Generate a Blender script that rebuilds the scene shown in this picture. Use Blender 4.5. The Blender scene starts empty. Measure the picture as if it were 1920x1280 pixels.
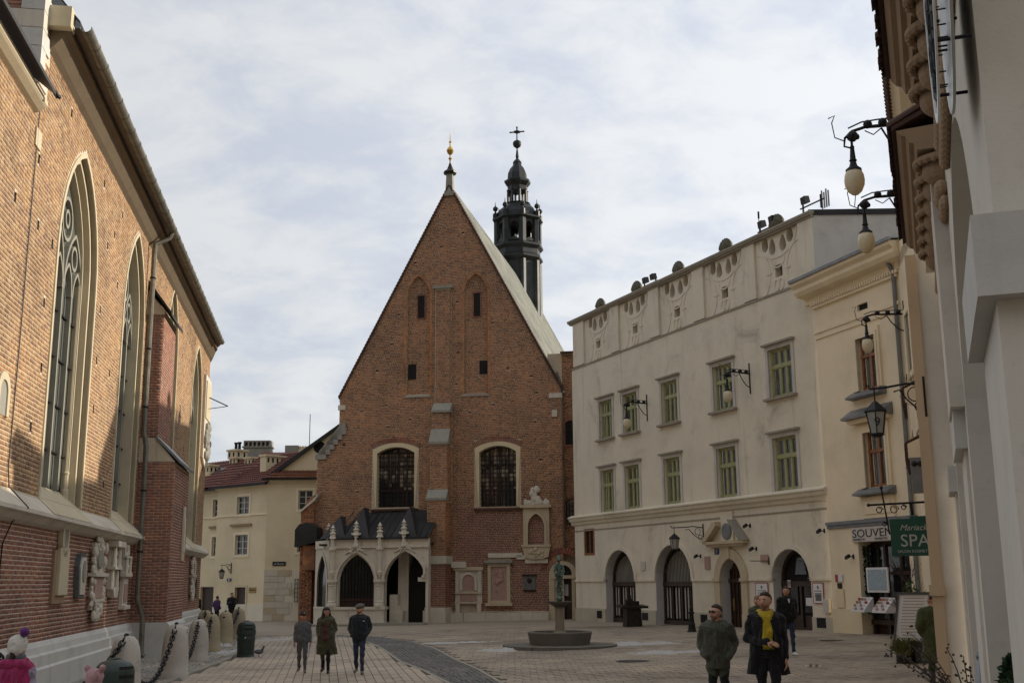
import bpy, bmesh, math, random
import numpy as np
from mathutils import Vector, Matrix
from mathutils.geometry import tessellate_polygon
random.seed(7); np.random.seed(7)
S = bpy.context.scene; COL = S.collection; R = math.radians; PI = math.pi
# ------------------------------------------------------------------ camera
cam = bpy.data.objects.new('camera', bpy.data.cameras.new('camera')); COL.objects.link(cam)
cam.data.sensor_width = 36; cam.data.lens = 40.0; cam.data.clip_start = 0.1; cam.data.clip_end = 2000
PITCH = math.atan(448/2133); ROLL = -R(0.45)
CAMROT = Matrix.Rotation(PI/2+PITCH, 4, 'X') @ Matrix.Rotation(ROLL, 4, 'Z')
cam.matrix_world = Matrix.Translation((0, 0, 2.2)) @ CAMROT
S.camera = cam
S.view_settings.view_transform = 'Standard'; S.view_settings.look = 'None'
S.view_settings.exposure = EXPOSURE = 0.64; S.view_settings.gamma = 1.0
S.view_settings.use_curve_mapping = False
S.cycles.max_bounces = 6; S.cycles.use_denoising = True
# ------------------------------------------------------------------ sky and sun
SUN_AZ, SUN_EL = R(70), R(19)          # azimuth from +Y towards +X
W = bpy.data.worlds.new('World'); S.world = W; W.use_nodes = True
nt = W.node_tree; nt.nodes.clear(); N = nt.nodes; LK = nt.links
out = N.new('ShaderNodeOutputWorld'); bg = N.new('ShaderNodeBackground'); LK.new(bg.outputs[0], out.inputs[0])
bg.inputs['Strength'].default_value = 0.1
sky = N.new('ShaderNodeTexSky'); sky.sky_type = 'NISHITA'; sky.sun_disc = False
sky.sun_elevation = SUN_EL; sky.sun_rotation = SUN_AZ; sky.air_density = 1.0; sky.dust_density = 1.5; sky.ozone_density = 1.0
tc = N.new('ShaderNodeTexCoord'); sp = N.new('ShaderNodeSeparateXYZ'); LK.new(tc.outputs['Generated'], sp.inputs[0])
def wm(op, a, b=None, c=None):
    n = N.new('ShaderNodeMath'); n.operation = op
    for i, v in enumerate((a, b, c)):
        if v is None: continue
        if isinstance(v, (int, float)): n.inputs[i].default_value = v
        else: LK.new(v, n.inputs[i])
    return n.outputs[0]
zc = wm('ADD', wm('MAXIMUM', sp.outputs[2], 0.0), 0.42)
cx = N.new('ShaderNodeCombineXYZ'); LK.new(wm('DIVIDE', sp.outputs[0], zc), cx.inputs[0]); LK.new(wm('DIVIDE', sp.outputs[1], zc), cx.inputs[1])
def wnoise(scale, detail, rough, dist, rot=0.0, sc=(1, 1, 1)):
    mp = N.new('ShaderNodeMapping'); mp.inputs['Rotation'].default_value = (0, 0, rot); mp.inputs['Scale'].default_value = sc
    LK.new(cx.outputs[0], mp.inputs[0])
    n = N.new('ShaderNodeTexNoise'); n.inputs['Scale'].default_value = scale; n.inputs['Detail'].default_value = detail
    n.inputs['Roughness'].default_value = rough; n.inputs['Distortion'].default_value = dist
    LK.new(mp.outputs[0], n.inputs['Vector']); return n.outputs['Fac']
big = wnoise(2.0, 5, 0.55, 0.3, R(35), (1, 1.2, 1))
rip = wnoise(8.0, 8, 0.58, 0.3, R(-40), (1, 1.35, 1))
f = wm('ADD', wm('MULTIPLY', big, 0.52), wm('MULTIPLY', rip, 0.60))
rmp = N.new('ShaderNodeMapRange'); rmp.interpolation_type = 'SMOOTHSTEP'
rmp.inputs['From Min'].default_value = 0.43; rmp.inputs['From Max'].default_value = 0.67
LK.new(f, rmp.inputs['Value'])
mixc = N.new('ShaderNodeMix'); mixc.data_type = 'RGBA'
LK.new(rmp.outputs[0], mixc.inputs['Factor'])
mixc.inputs['A'].default_value = (4.05, 4.3, 4.85, 1); mixc.inputs['B'].default_value = (5.35, 5.4, 5.45, 1)
mx2 = N.new('ShaderNodeMix'); mx2.data_type = 'RGBA'; mx2.inputs['Factor'].default_value = 0.88
sdv = N.new('ShaderNodeVectorMath'); sdv.operation = 'DOT_PRODUCT'; LK.new(tc.outputs['Generated'], sdv.inputs[0])
sdv.inputs[1].default_value = (math.sin(SUN_AZ)*math.cos(SUN_EL), math.cos(SUN_AZ)*math.cos(SUN_EL), math.sin(SUN_EL))
fw = N.new('ShaderNodeMapRange'); fw.inputs['From Min'].default_value = 0.0; fw.inputs['From Max'].default_value = 0.95; fw.inputs['To Min'].default_value = 0.90; fw.inputs['To Max'].default_value = 1.32
LK.new(sdv.outputs['Value'], fw.inputs['Value'])           # thin cloud glows towards the sun
cl = N.new('ShaderNodeVectorMath'); cl.operation = 'SCALE'; LK.new(mixc.outputs['Result'], cl.inputs[0]); LK.new(fw.outputs[0], cl.inputs['Scale'])
LK.new(sky.outputs[0], mx2.inputs['A']); LK.new(cl.outputs[0], mx2.inputs['B'])
LK.new(mx2.outputs['Result'], bg.inputs['Color'])
sun = bpy.data.objects.new('sun', bpy.data.lights.new('sun', 'SUN')); COL.objects.link(sun)
sun.data.energy = 3.1; sun.data.angle = R(0.6); sun.data.color = (1.0, 0.89, 0.74)
sdir = Vector((math.sin(SUN_AZ)*math.cos(SUN_EL), math.cos(SUN_AZ)*math.cos(SUN_EL), math.sin(SUN_EL)))
sun.rotation_euler = sdir.to_track_quat('Z', 'Y').to_euler(); sun.location = (30, 20, 60)

# ------------------------------------------------------------------ helpers: objects
def g(x, y=40.0):
    """height of the square's gently tilted ground"""
    return 0.02*max(-10, min(13, x)) + 0.55*(max(0.0, 26-y)/26)**2
def proj(P):
    v = CAMROT.to_3x3().transposed() @ (Vector(P)-Vector((0, 0, 2.2)))
    return (960+2133*v.x/-v.z, 640-2133*v.y/-v.z)
def tag(o, label=None, cat=None, group=None, kind=None):
    for k, v in (('label', label), ('category', cat), ('group', group), ('kind', kind)):
        if v: o[k] = v
    return o
def thing(name, label, cat, loc=(0, 0, 0), rotz=0.0, group=None):
    o = bpy.data.objects.new(name, None); COL.objects.link(o); o.location = loc; o.rotation_euler = (0, 0, rotz)
    o.empty_display_size = 0.2
    return tag(o, label, cat, group)
def link(name, me, parent=None, loc=None, rot=None, scale=None):
    o = bpy.data.objects.new(name, me); COL.objects.link(o)
    if parent is not None: o.parent = parent
    if loc is not None: o.location = loc
    if rot is not None: o.rotation_euler = rot
    if scale is not None: o.scale = scale
    return o
def kids(o): return [c for c in COL.objects if c.parent == o]
def resize(o, k):
    """bring a thing's parts to their surveyed size: widths from the origin, heights from the datum at 2.2"""
    done = set()
    for c in kids(o)+[d for c in kids(o) for d in kids(c)]:
        if c.type == 'MESH' and c.data.name not in done:
            done.add(c.data.name)
            own = c.location.length > 1e-6
            for v in c.data.vertices: v.co = tuple(v.co*k) if own else (v.co.x*k, v.co.y*k, 2.2+(v.co.z-2.2)*k)
            if own: c.location = (c.location.x*k, c.location.y*k, 2.2+(c.location.z-2.2)*k)
def copy_tree(o, children, parent=None):
    c = o.copy(); COL.objects.link(c)
    if parent is not None: c.parent = parent
    for ch in children.get(o.name, []): copy_tree(ch, children, c)
    return c
def child_map():
    m = {}
    for o in COL.objects:
        if o.parent is not None: m.setdefault(o.parent.name, []).append(o)
    return m

class Frame:
    """a facade: origin on the ground, x along the wall, y into the wall, z up"""
    def __init__(s, ox, oy, ux, uy, k=1.0):
        l = math.hypot(ux, uy); s.ox, s.oy, s.ux, s.uy = ox, oy, ux/l, uy/l; s.rot = math.atan2(uy, ux)
        s.px, s.py = -s.uy, s.ux           # into the wall
        s.k = k                            # scale about the camera of sizes first read off image pixels
    def w(s, u, outw, z): u *= s.k; return (s.ox+s.ux*u-s.px*outw, s.oy+s.uy*u-s.py*outw, z if z == 0 else 2.2+(z-2.2)*s.k)
APART = {'pipe_clamp', 'cornice', 'socle', 'side_jamb', 'parapet', 'door_panel', 'leg', 'lens', 'cornice_stone', 'step', 'roof_deck', 'door_surround', 'band_stone', 'buttress_footing', 'kneeler_stone', 'mullion', 'saddle_bar', 'crumpled_paper', 'apron_panel', 'print_block'}
class MB:
    def __init__(s): s.v = []; s.f = []; s.m = []
    def add(s, vs, fs, mi=0):
        b = len(s.v); s.v += [tuple(p) for p in vs]
        for q in fs: s.f.append(tuple(b+i for i in q)); s.m.append(mi)
        return s
    def box(s, x0, x1, y0, y1, z0, z1, mi=0):
        s.add([(x0,y0,z0),(x1,y0,z0),(x1,y1,z0),(x0,y1,z0),(x0,y0,z1),(x1,y0,z1),(x1,y1,z1),(x0,y1,z1)],
              [(0,3,2,1),(4,5,6,7),(0,1,5,4),(1,2,6,5),(2,3,7,6),(3,0,4,7)], mi); return s
    def hexa(s, p, mi=0):
        s.add(p, [(0,3,2,1),(4,5,6,7),(0,1,5,4),(1,2,6,5),(2,3,7,6),(3,0,4,7)], mi); return s
    def prism(s, poly, y0, y1, mi=0):
        """(x,z) outline extruded along y"""
        n = len(poly); s.add([(x,y0,z) for x,z in poly]+[(x,y1,z) for x,z in poly],
            [tuple(range(n)), tuple(range(2*n-1,n-1,-1))]+[(i,(i+1)%n,n+(i+1)%n,n+i) for i in range(n)], mi); return s
    def prism_x(s, poly, x0, x1, mi=0):
        """(y,z) outline extruded along x"""
        n = len(poly); s.add([(x0,y,z) for y,z in poly]+[(x1,y,z) for y,z in poly],
            [tuple(range(n)), tuple(range(2*n-1,n-1,-1))]+[(i,(i+1)%n,n+(i+1)%n,n+i) for i in range(n)], mi); return s
    def prism_z(s, poly, z0, z1, mi=0, top=None):
        n = len(poly); t = top or poly
        s.add([(x,y,z0) for x,y in poly]+[(x,y,z1) for x,y in t],
            [tuple(range(n)), tuple(range(2*n-1,n-1,-1))]+[(i,(i+1)%n,n+(i+1)%n,n+i) for i in range(n)], mi); return s
    def lathe(s, prof, n=16, c=(0,0,0), a0=0.0, mi=0, sx=1.0, sy=1.0):
        vs = []; k = len(prof)
        for r, z in prof:
            for i in range(n):
                a = a0+2*PI*i/n; vs.append((c[0]+r*sx*math.cos(a), c[1]+r*sy*math.sin(a), c[2]+z))
        fs = [tuple(range(n-1,-1,-1)), tuple((k-1)*n+i for i in range(n))]
        for j in range(k-1):
            for i in range(n): fs.append((j*n+i, j*n+(i+1)%n, (j+1)*n+(i+1)%n, (j+1)*n+i))
        s.add(vs, fs, mi); return s
    def tube(s, pts, r, n=6, mi=0):
        pts = [Vector(p) for p in pts]; k = len(pts)
        rs = r if isinstance(r, (list, tuple)) else [r]*k
        vs = []; up = None
        for i, p in enumerate(pts):
            t = (pts[min(i+1,k-1)]-pts[max(i-1,0)]).normalized()
            if up is None: up = Vector((0,0,1)) if abs(t.z) < .9 else Vector((1,0,0))
            a = t.cross(up).normalized(); b = a.cross(t).normalized(); up = b
            for j in range(n):
                w = 2*PI*j/n; vs.append(p+(a*math.cos(w)+b*math.sin(w))*rs[i])
        fs = [tuple(range(n)), tuple((k-1)*n+i for i in range(n-1,-1,-1))]
        for i in range(k-1):
            for j in range(n): fs.append((i*n+j, (i+1)*n+j, (i+1)*n+(j+1)%n, i*n+(j+1)%n))
        s.add(vs, fs, mi); return s
    def ball(s, c, r, nu=12, nv=8, mi=0):
        rx, ry, rz = r if isinstance(r, (list, tuple)) else (r, r, r)
        vs = [(c[0], c[1], c[2]-rz)]
        for j in range(1, nv):
            a = -PI/2+PI*j/nv
            for i in range(nu):
                b = 2*PI*i/nu; vs.append((c[0]+rx*math.cos(a)*math.cos(b), c[1]+ry*math.cos(a)*math.sin(b), c[2]+rz*math.sin(a)))
        vs.append((c[0], c[1], c[2]+rz)); fs = []
        for i in range(nu): fs.append((0, 1+(i+1)%nu, 1+i)); fs.append((len(vs)-1, 1+(nv-2)*nu+i, 1+(nv-2)*nu+(i+1)%nu))
        for j in range(nv-2):
            for i in range(nu): fs.append((1+j*nu+i, 1+j*nu+(i+1)%nu, 1+(j+1)*nu+(i+1)%nu, 1+(j+1)*nu+i))
        s.add(vs, fs, mi); return s
    def band(s, inner, outer, y0, y1, mi=0, closed=False):
        """a strip between two (x,z) paths, front at y0, back at y1"""
        n = len(inner); vs = [(x,y0,z) for x,z in inner]+[(x,y0,z) for x,z in outer]+[(x,y1,z) for x,z in inner]+[(x,y1,z) for x,z in outer]
        fs = []; rng = range(n if closed else n-1)
        for i in rng:
            j = (i+1)%n; fs += [(i,j,n+j,n+i),(2*n+i,3*n+i,3*n+j,2*n+j),(n+i,n+j,3*n+j,3*n+i),(i,2*n+i,2*n+j,j)]
        if not closed: fs += [(0,n,3*n,2*n),(n-1,3*n-1,4*n-1,2*n-1)]
        s.add(vs, fs, mi); return s
    def wall(s, outer, holes=(), y=0.0, depth=0.3, mi=0, mr=None, flip=False, depths=None):
        """a flat wall in the plane y with openings; each opening gets its reveal"""
        loops = [outer]+list(holes); flat = [p for l in loops for p in l]
        tris = tessellate_polygon([[Vector((x, z, 0)) for x, z in l] for l in loops])
        s.add([(x,y,z) for x,z in flat], tris, mi)
        for k, l in enumerate(holes):
            n = len(l); d = depths[k] if depths else depth
            s.add([(x,y,z) for x,z in l]+[(x,y+d,z) for x,z in l], [(i,(i+1)%n,n+(i+1)%n,n+i) for i in range(n)], mi if mr is None else mr)
        return s
    def mesh(s, name, mats, smooth=False):
        me = bpy.data.meshes.new(name); me.from_pydata(s.v, [], s.f)
        for m in (mats if isinstance(mats, (list, tuple)) else [mats]): me.materials.append(m)
        if any(s.m): me.polygons.foreach_set('material_index', s.m)
        if smooth: me.polygons.foreach_set('use_smooth', [True]*len(s.f))
        me.update(); return me
    def islands(s):
        up = list(range(len(s.v)))
        def find(a):
            while up[a] != a: up[a] = up[up[a]]; a = up[a]
            return a
        for q in s.f:
            r = find(q[0])
            for i in q[1:]: up[find(i)] = r
        d = {}
        for q, mi in zip(s.f, s.m): d.setdefault(find(q[0]), []).append((q, mi))
        out_ = []
        for fs in d.values():
            m = MB(); ids = sorted({i for q, _ in fs for i in q}); new = {i: k for k, i in enumerate(ids)}
            m.v = [s.v[i] for i in ids]; m.f = [tuple(new[i] for i in q) for q, _ in fs]; m.m = [mi for _, mi in fs]; out_.append(m)
        return out_
    def build(s, name, mats, parent=None, label=None, kind=None, smooth=False, loc=None, rot=None):
        if name in APART:                     # pieces one could pick apart become parts of their own
            for m in s.islands()[:-1]: MB.build_one(m, name, mats, parent, label, kind, smooth, loc, rot)
            return MB.build_one(s.islands()[-1], name, mats, parent, label, kind, smooth, loc, rot)
        return s.build_one(name, mats, parent, label, kind, smooth, loc, rot)
    def build_one(s, name, mats, parent=None, label=None, kind=None, smooth=False, loc=None, rot=None):
        o = link(name, s.mesh(name, mats, smooth), parent, loc, rot)
        if smooth and smooth != 'all':
            o.data.set_sharp_from_angle(angle=R(40))
        return tag(o, label, kind=kind)
def arc(cx, cz, r, a0, a1, n, rz=None):
    rz = rz or r
    return [(cx+r*math.cos(a0+(a1-a0)*i/n), cz+rz*math.sin(a0+(a1-a0)*i/n)) for i in range(n+1)]
def round_arch(u0, u1, z0, zs, n=14, rise=None):
    c, r = (u0+u1)/2, (u1-u0)/2
    return [(u0, z0)]+arc(c, zs, r, PI, 0, n, rise)+[(u1, z0)]
def pointed_arch(u0, u1, z0, zs, zt, n=7):
    """two arcs meeting at the apex (c, zt)"""
    w = (u1-u0)/2; h = zt-zs; c = (u0+u1)/2
    rr = (w*w+h*h)/(2*w); a = math.asin(min(1, h/rr)) if h < rr else PI/2+math.acos(min(1,rr/h))*0
    left = [(u0+rr-rr*math.cos(a*i/n), zs+rr*math.sin(a*i/n)) for i in range(n+1)]
    left[-1] = (c, zt)
    return [(u0, z0)]+left+[(2*c-x, z) for x, z in reversed(left[:-1])]+[(u1, z0)]
def seg_arch(u0, u1, z0, zs, rise, n=8):
    w = (u1-u0)/2; rr = (w*w+rise*rise)/(2*rise); c = (u0+u1)/2; a = math.asin(w/rr)
    return [(u0, z0)]+[(c+rr*math.sin(-a+2*a*i/n), zs+rise-rr+rr*math.cos(-a+2*a*i/n)) for i in range(n+1)]+[(u1, z0)]
def rect(u0, u1, z0, z1): return [(u0,z0),(u0,z1),(u1,z1),(u1,z0)]
def offset_path(p, d):
    """push an open (x,z) path outwards (left-hand side of travel from bottom-left over the top)"""
    o = []
    for i in range(len(p)):
        a = Vector(p[max(i-1,0)]); b = Vector(p[min(i+1,len(p)-1)]); t = (b-a).normalized(); n = Vector((-t.y, t.x))
        o.append((p[i][0]+n.x*d, p[i][1]+n.y*d))
    return o
def spans_of(poly, z):
    xs = []
    n = len(poly)
    for i in range(n):
        (x0,z0),(x1,z1) = poly[i], poly[(i+1)%n]
        if (z0 <= z) != (z1 <= z): xs.append(x0+(z-z0)/(z1-z0)*(x1-x0))
    xs.sort(); return [(xs[i], xs[i+1]) for i in range(0, len(xs)-1, 2)]
def minus(spans, cut):
    for c0, c1 in cut:
        r = []
        for a, b in spans:
            if c1 <= a or c0 >= b: r.append((a, b)); continue
            if c0 > a: r.append((a, c0))
            if c1 < b: r.append((c1, b))
        spans = r
    return spans
def text_mb(txt, size, depth=0.004, align='CENTER', shear=0.0, sx=1.0):
    c = bpy.data.curves.new('lettering', 'FONT'); c.body = txt; c.size = size; c.extrude = depth; c.align_x = align; c.shear = shear
    c.resolution_u = 3
    o = bpy.data.objects.new('lettering', c); COL.objects.link(o)
    me = bpy.data.meshes.new_from_object(o.evaluated_get(bpy.context.evaluated_depsgraph_get()))
    COL.objects.unlink(o); bpy.data.objects.remove(o); bpy.data.curves.remove(c)
    me.transform(Matrix.Scale(sx, 4, (1,0,0))); me.transform(Matrix.Rotation(PI/2, 4, 'X'))   # letters stand in the xz plane facing -y
    return me
def lettering(parent, txt, size, loc, mat, rot=(0,0,0), **k):
    me = text_mb(txt, size, **k); me.materials.clear(); me.materials.append(mat)
    return link('lettering', me, parent, loc, rot)

# ------------------------------------------------------------------ helpers: materials
MATS = {}
def new_mat(name):
    m = bpy.data.materials.new(name); m.use_nodes = True
    t = m.node_tree; b = t.nodes['Principled BSDF']; MATS[name] = m; return m, t, b
def nmath(t, op, a, b=None):
    n = t.nodes.new('ShaderNodeMath'); n.operation = op
    for i, v in enumerate((a, b)):
        if v is None: continue
        if isinstance(v, (int, float)): n.inputs[i].default_value = v
        else: t.links.new(v, n.inputs[i])
    return n.outputs[0]
def tnoise(t, scale, detail=4, rough=.6, sc=None, dist=0.0, coord='world'):
    n = t.nodes.new('ShaderNodeTexNoise'); n.inputs['Scale'].default_value = scale; n.inputs['Detail'].default_value = detail
    n.inputs['Roughness'].default_value = rough; n.inputs['Distortion'].default_value = dist
    if coord == 'world': src = t.nodes.new('ShaderNodeNewGeometry').outputs['Position']
    else: src = t.nodes.new('ShaderNodeTexCoord').outputs['Object']
    if sc:
        mp = t.nodes.new('ShaderNodeMapping'); mp.inputs['Scale'].default_value = sc; t.links.new(src, mp.inputs[0]); src = mp.outputs[0]
    t.links.new(src, n.inputs['Vector']); return n.outputs['Fac']
def tramp(t, fac, stops):
    n = t.nodes.new('ShaderNodeValToRGB'); e = n.color_ramp.elements
    while len(e) < len(stops): e.new(0.5)
    for el, (p, c) in zip(e, stops): el.position = p; el.color = (*c, 1)
    t.links.new(fac, n.inputs[0]); return n.outputs[0]
def tmix(t, fac, a, b, mode='MIX'):
    n = t.nodes.new('ShaderNodeMix'); n.data_type = 'RGBA'; n.blend_type = mode
    for k, v in (('Factor', fac), ('A', a), ('B', b)):
        if isinstance(v, (int, float)): n.inputs[k].default_value = v
        elif isinstance(v, tuple): n.inputs[k].default_value = (*v[:3], 1)
        else: t.links.new(v, n.inputs[k])
    return n.outputs['Result']
def smooth(t, x, lo, hi):
    n = t.nodes.new('ShaderNodeMapRange'); n.interpolation_type = 'SMOOTHSTEP'
    n.inputs['From Min'].default_value = lo; n.inputs['From Max'].default_value = hi; t.links.new(x, n.inputs['Value']); return n.outputs[0]
def tbump(t, b, h, strength=.3, dist=.02):
    n = t.nodes.new('ShaderNodeBump'); n.inputs['Strength'].default_value = strength; n.inputs['Distance'].default_value = dist
    t.links.new(h, n.inputs['Height']); t.links.new(n.outputs[0], b.inputs['Normal'])
def plain(name, col, rough=.7, metal=0.0, var=.25, scale=3.0, bump=.1, spec=.4):
    m, t, b = new_mat(name); n = tnoise(t, scale, 5)
    a = tuple(c*(1-var) for c in col); c2 = tuple(min(1, c*(1+var)) for c in col)
    t.links.new(tramp(t, n, [(.3, a), (.7, c2)]), b.inputs['Base Color'])
    b.inputs['Roughness'].default_value = rough; b.inputs['Metallic'].default_value = metal
    b.inputs['Specular IOR Level'].default_value = spec
    if bump: tbump(t, b, tnoise(t, scale*12, 3), bump, .01)
    return m
def masonry(name, col, dirt=(.10,.09,.07), amount=.5, scale=.7, streak=True, rough=.85, bump=.25):
    """plaster or stone with blotches, vertical streaks and grain"""
    m, t, b = new_mat(name)
    base = tramp(t, tnoise(t, scale*1.3, 6, .65), [(.28, tuple(c*.86 for c in col)), (.5, col), (.75, tuple(min(1,c*1.07) for c in col))])
    f1 = smooth(t, tnoise(t, scale, 7, .7, dist=.6), .55, .78)
    c = tmix(t, nmath(t, 'MULTIPLY', f1, amount*.55), base, dirt)
    if streak:
        f2 = smooth(t, tnoise(t, 1.0, 5, .65, sc=(2.2, 2.2, .16)), .56, .80)
        c = tmix(t, nmath(t, 'MULTIPLY', f2, amount*.5), c, dirt)
    f3 = smooth(t, tnoise(t, 14, 3, .6), .60, .72)
    c = tmix(t, nmath(t, 'MULTIPLY', f3, amount*.22), c, dirt)
    t.links.new(c, b.inputs['Base Color']); b.inputs['Roughness'].default_value = rough; b.inputs['Specular IOR Level'].default_value = .2
    tbump(t, b, nmath(t, 'ADD', tnoise(t, 9, 5), nmath(t, 'MULTIPLY', tnoise(t, 60, 2), .35)), bump, .012)
    return m
def piecewise(name, cols, big=(.0, .0), bigcol=(.08,.06,.05), rough=.85, grain=40, bump=.3, bigscale=.5):
    """bricks and slabs: each piece its own tone, from the object or the loose piece"""
    m, t, b = new_mat(name)
    ge = t.nodes.new('ShaderNodeNewGeometry'); oi = t.nodes.new('ShaderNodeObjectInfo')
    r = nmath(t, 'FRACT', nmath(t, 'ADD', ge.outputs['Random Per Island'], nmath(t, 'MULTIPLY', oi.outputs['Random'], 7.13)))
    n = len(cols); patch = smooth(t, tnoise(t, 1.1, 5, .7, sc=(1,1,2.2)), .30, .70)      # kilns and repairs: like bricks keep together
    r = nmath(t, 'ADD', nmath(t, 'MULTIPLY', r, .62), nmath(t, 'MULTIPLY', patch, .38))
    c = tramp(t, r, [(i/(n-1), x) for i, x in enumerate(cols)])
    c = tmix(t, nmath(t, 'MULTIPLY', tnoise(t, grain, 4), .35), c, tuple(.45*x for x in cols[0]), 'MIX')
    c = tmix(t, .8, c, tramp(t, tnoise(t, bigscale*.9, 6, .65, sc=(1,1,1.3)), [(.30,(.50,.48,.48)),(.45,(.9,.9,.9)),(.55,(1.05,1.03,1)),(.70,(1.30,1.22,1.10))]), 'MULTIPLY')
    if big[1]:
        f = smooth(t, tnoise(t, bigscale, 7, .7, dist=.5), big[0], big[0]+.2)
        c = tmix(t, nmath(t, 'MULTIPLY', f, big[1]), c, bigcol)
    t.links.new(c, b.inputs['Base Color']); b.inputs['Roughness'].default_value = rough; b.inputs['Specular IOR Level'].default_value = .25
    tbump(t, b, tnoise(t, grain*1.5, 3), bump, .01)
    return m
def glass(name, tint=(.05,.055,.06), clear=.0, rough=.04):
    m, t, b = new_mat(name)
    b.inputs['Base Color'].default_value = (*tint, 1); b.inputs['Roughness'].default_value = rough; b.inputs['Specular IOR Level'].default_value = .6
    tbump(t, b, tnoise(t, 2.5, 2), .08, .02)
    if clear:
        tr = t.nodes.new('ShaderNodeBsdfTransparent'); mx = t.nodes.new('ShaderNodeMixShader'); mx.inputs[0].default_value = clear
        o = t.nodes['Material Output']; t.links.new(b.outputs[0], mx.inputs[1]); t.links.new(tr.outputs[0], mx.inputs[2]); t.links.new(mx.outputs[0], o.inputs[0])
    return m
def cloth(name, col, var=.2, scale=25, rough=.85):
    m, t, b = new_mat(name); n = tnoise(t, scale, 5)
    t.links.new(tramp(t, n, [(.3, tuple(c*(1-var) for c in col)), (.7, tuple(c*(1+var) for c in col))]), b.inputs['Base Color'])
    b.inputs['Roughness'].default_value = rough; b.inputs['Specular IOR Level'].default_value = .2; b.inputs['Sheen Weight'].default_value = .15
    fold = nmath(t, 'ADD', tnoise(t, 6.5, 3, .55, sc=(1.3,1.3,.75), dist=1.2), nmath(t, 'MULTIPLY', tnoise(t, 120, 2), .08))
    tbump(t, b, fold, .85, .07)
    return m

MB1 = piecewise('church_brick', [(0.422,0.198,0.103),(0.343,0.156,0.0898),(0.528,0.264,0.125),(0.132,0.0726,0.0554),(0.462,0.218,0.106),(0.37,0.172,0.0924),(0.211,0.106,0.0726),(0.488,0.251,0.132)], (.56,.55), (.10,.065,.05))
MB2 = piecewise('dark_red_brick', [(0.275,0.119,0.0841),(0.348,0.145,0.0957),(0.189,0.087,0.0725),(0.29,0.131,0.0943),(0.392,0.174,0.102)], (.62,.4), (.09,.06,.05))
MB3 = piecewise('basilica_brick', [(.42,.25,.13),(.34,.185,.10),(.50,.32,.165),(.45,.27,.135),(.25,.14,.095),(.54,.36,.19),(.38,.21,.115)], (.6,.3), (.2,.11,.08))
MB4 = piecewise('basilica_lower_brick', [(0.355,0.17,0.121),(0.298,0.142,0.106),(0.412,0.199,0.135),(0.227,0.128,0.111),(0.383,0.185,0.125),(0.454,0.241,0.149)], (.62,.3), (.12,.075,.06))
MORT = masonry('mortar', (0.5,0.413,0.306), (.14,.11,.09), .7, 1.2)
MORT2 = masonry('pale_mortar', (.62,.54,.41), (.22,.17,.13), .5, 1.2)
PORCHST = masonry('sooty_porch_limestone', (0.63,0.574,0.476), (.09,.08,.07), .95, 1.1)
LIME = masonry('limestone', (0.598,0.552,0.46), (.12,.11,.09), .75, .9)
TRACERY = masonry('shade_grey_tracery_stone', (.27,.26,.215), (.10,.09,.08), .6, 1.0)  # stone coloured darker, shade inside the windows put into the tone
FOUNT = masonry('dark_fountain_stone', (.15,.14,.12), (.05,.05,.045), .7, 1.6)
LIME2 = masonry('warm_sandstone', (.55,.48,.34), (.20,.16,.10), .5, .9)  # warm stone of window surrounds, sills and tablets
SAND = masonry('yellow_sandstone', (0.528,0.444,0.312), (.13,.11,.08), .6, 1.2)
GREYST = masonry('grey_plinth_stone', (0.588,0.574,0.532), (.17,.16,.15), .5, .8)
COPING = masonry('mossy_brown_coping', (.33,.295,.235), (.09,.08,.06), .9, 1.4)
MOSS = masonry('moss_dark_stone', (.13,.125,.095), (.05,.05,.04), .8, 2.5)
DARKST = masonry('weathered_grey_stone', (0.3,0.288,0.246), (.07,.07,.06), .7, 1.4)
PINK = masonry('red_marble', (0.414,0.276,0.23), (.16,.11,.09), .5, 2.5)
STUC = masonry('grey_cream_stucco', (0.72,0.66,0.534), (.19,.16,.13), .95, .5)
STUC2 = masonry('cream_reveal_plaster', (0.672,0.571,0.381), (.2,.17,.12), .4, .8)
REVEAL = masonry('blue_grey_reveal', (.50,.49,.47), (.2,.19,.18), .4, .8)
YEL = masonry('yellow_stucco', (.84,.72,.52), (.33,.27,.19), .4, .4)
YEL2 = masonry('pale_yellow_stucco', (0.725,0.62,0.421), (.30,.25,.17), .35, .35)
PEACH = masonry('peach_stucco', (0.54,0.39,0.25), (.25,.16,.10), .4, .7)
WHITE = masonry('off_white_stucco', (.62,.575,.50), (.27,.24,.20), .7, .8)
WHITEG = masonry('grey_white_stucco', (.55,.525,.48), (.28,.25,.22), .65, .8)
BROWN = masonry('brown_terracotta', (.33,.23,.145), (.12,.07,.04), .6, 2.0)
COPPER = plain('dark_patina_metal', (.030,.034,.034), .5, .5, .35, 1.5, .15)
COPPER_LIT = plain('grey_sheet_metal', (.16,.17,.17), .45, .6, .25, 1.2, .1)
LEAD = plain('grey_roof_sheet', (0.57,0.57,0.513), .5, .35, .25, .6, .15)
BLACKR = plain('black_roof_sheet', (.030,.030,.031), .6, .2, .3, 1.0, .15)
IRON = plain('black_iron', (.02,.02,.022), .5, .6, .3, 9, .1)
ZINC = plain('grey_zinc', (.21,.22,.23), .5, .5, .2, 2, .1)
GUTTER = plain('weathered_gutter_metal', (.17,.16,.13), .55, .5, .3, 3, .15)
GREENP = plain('green_painted_metal', (.030,.045,.038), .45, .1, .25, 6, .1)
BRONZE = plain('green_bronze', (.10,.15,.125), .55, .5, .4, 7, .3)
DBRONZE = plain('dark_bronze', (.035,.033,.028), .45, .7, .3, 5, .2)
GOLD = plain('gilded_metal', (.60,.38,.09), .3, .9, .2, 6, .05)
GREENW = plain('olive_green_window_paint', (.33,.335,.165), .5, 0, .15, 4, .1)
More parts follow.
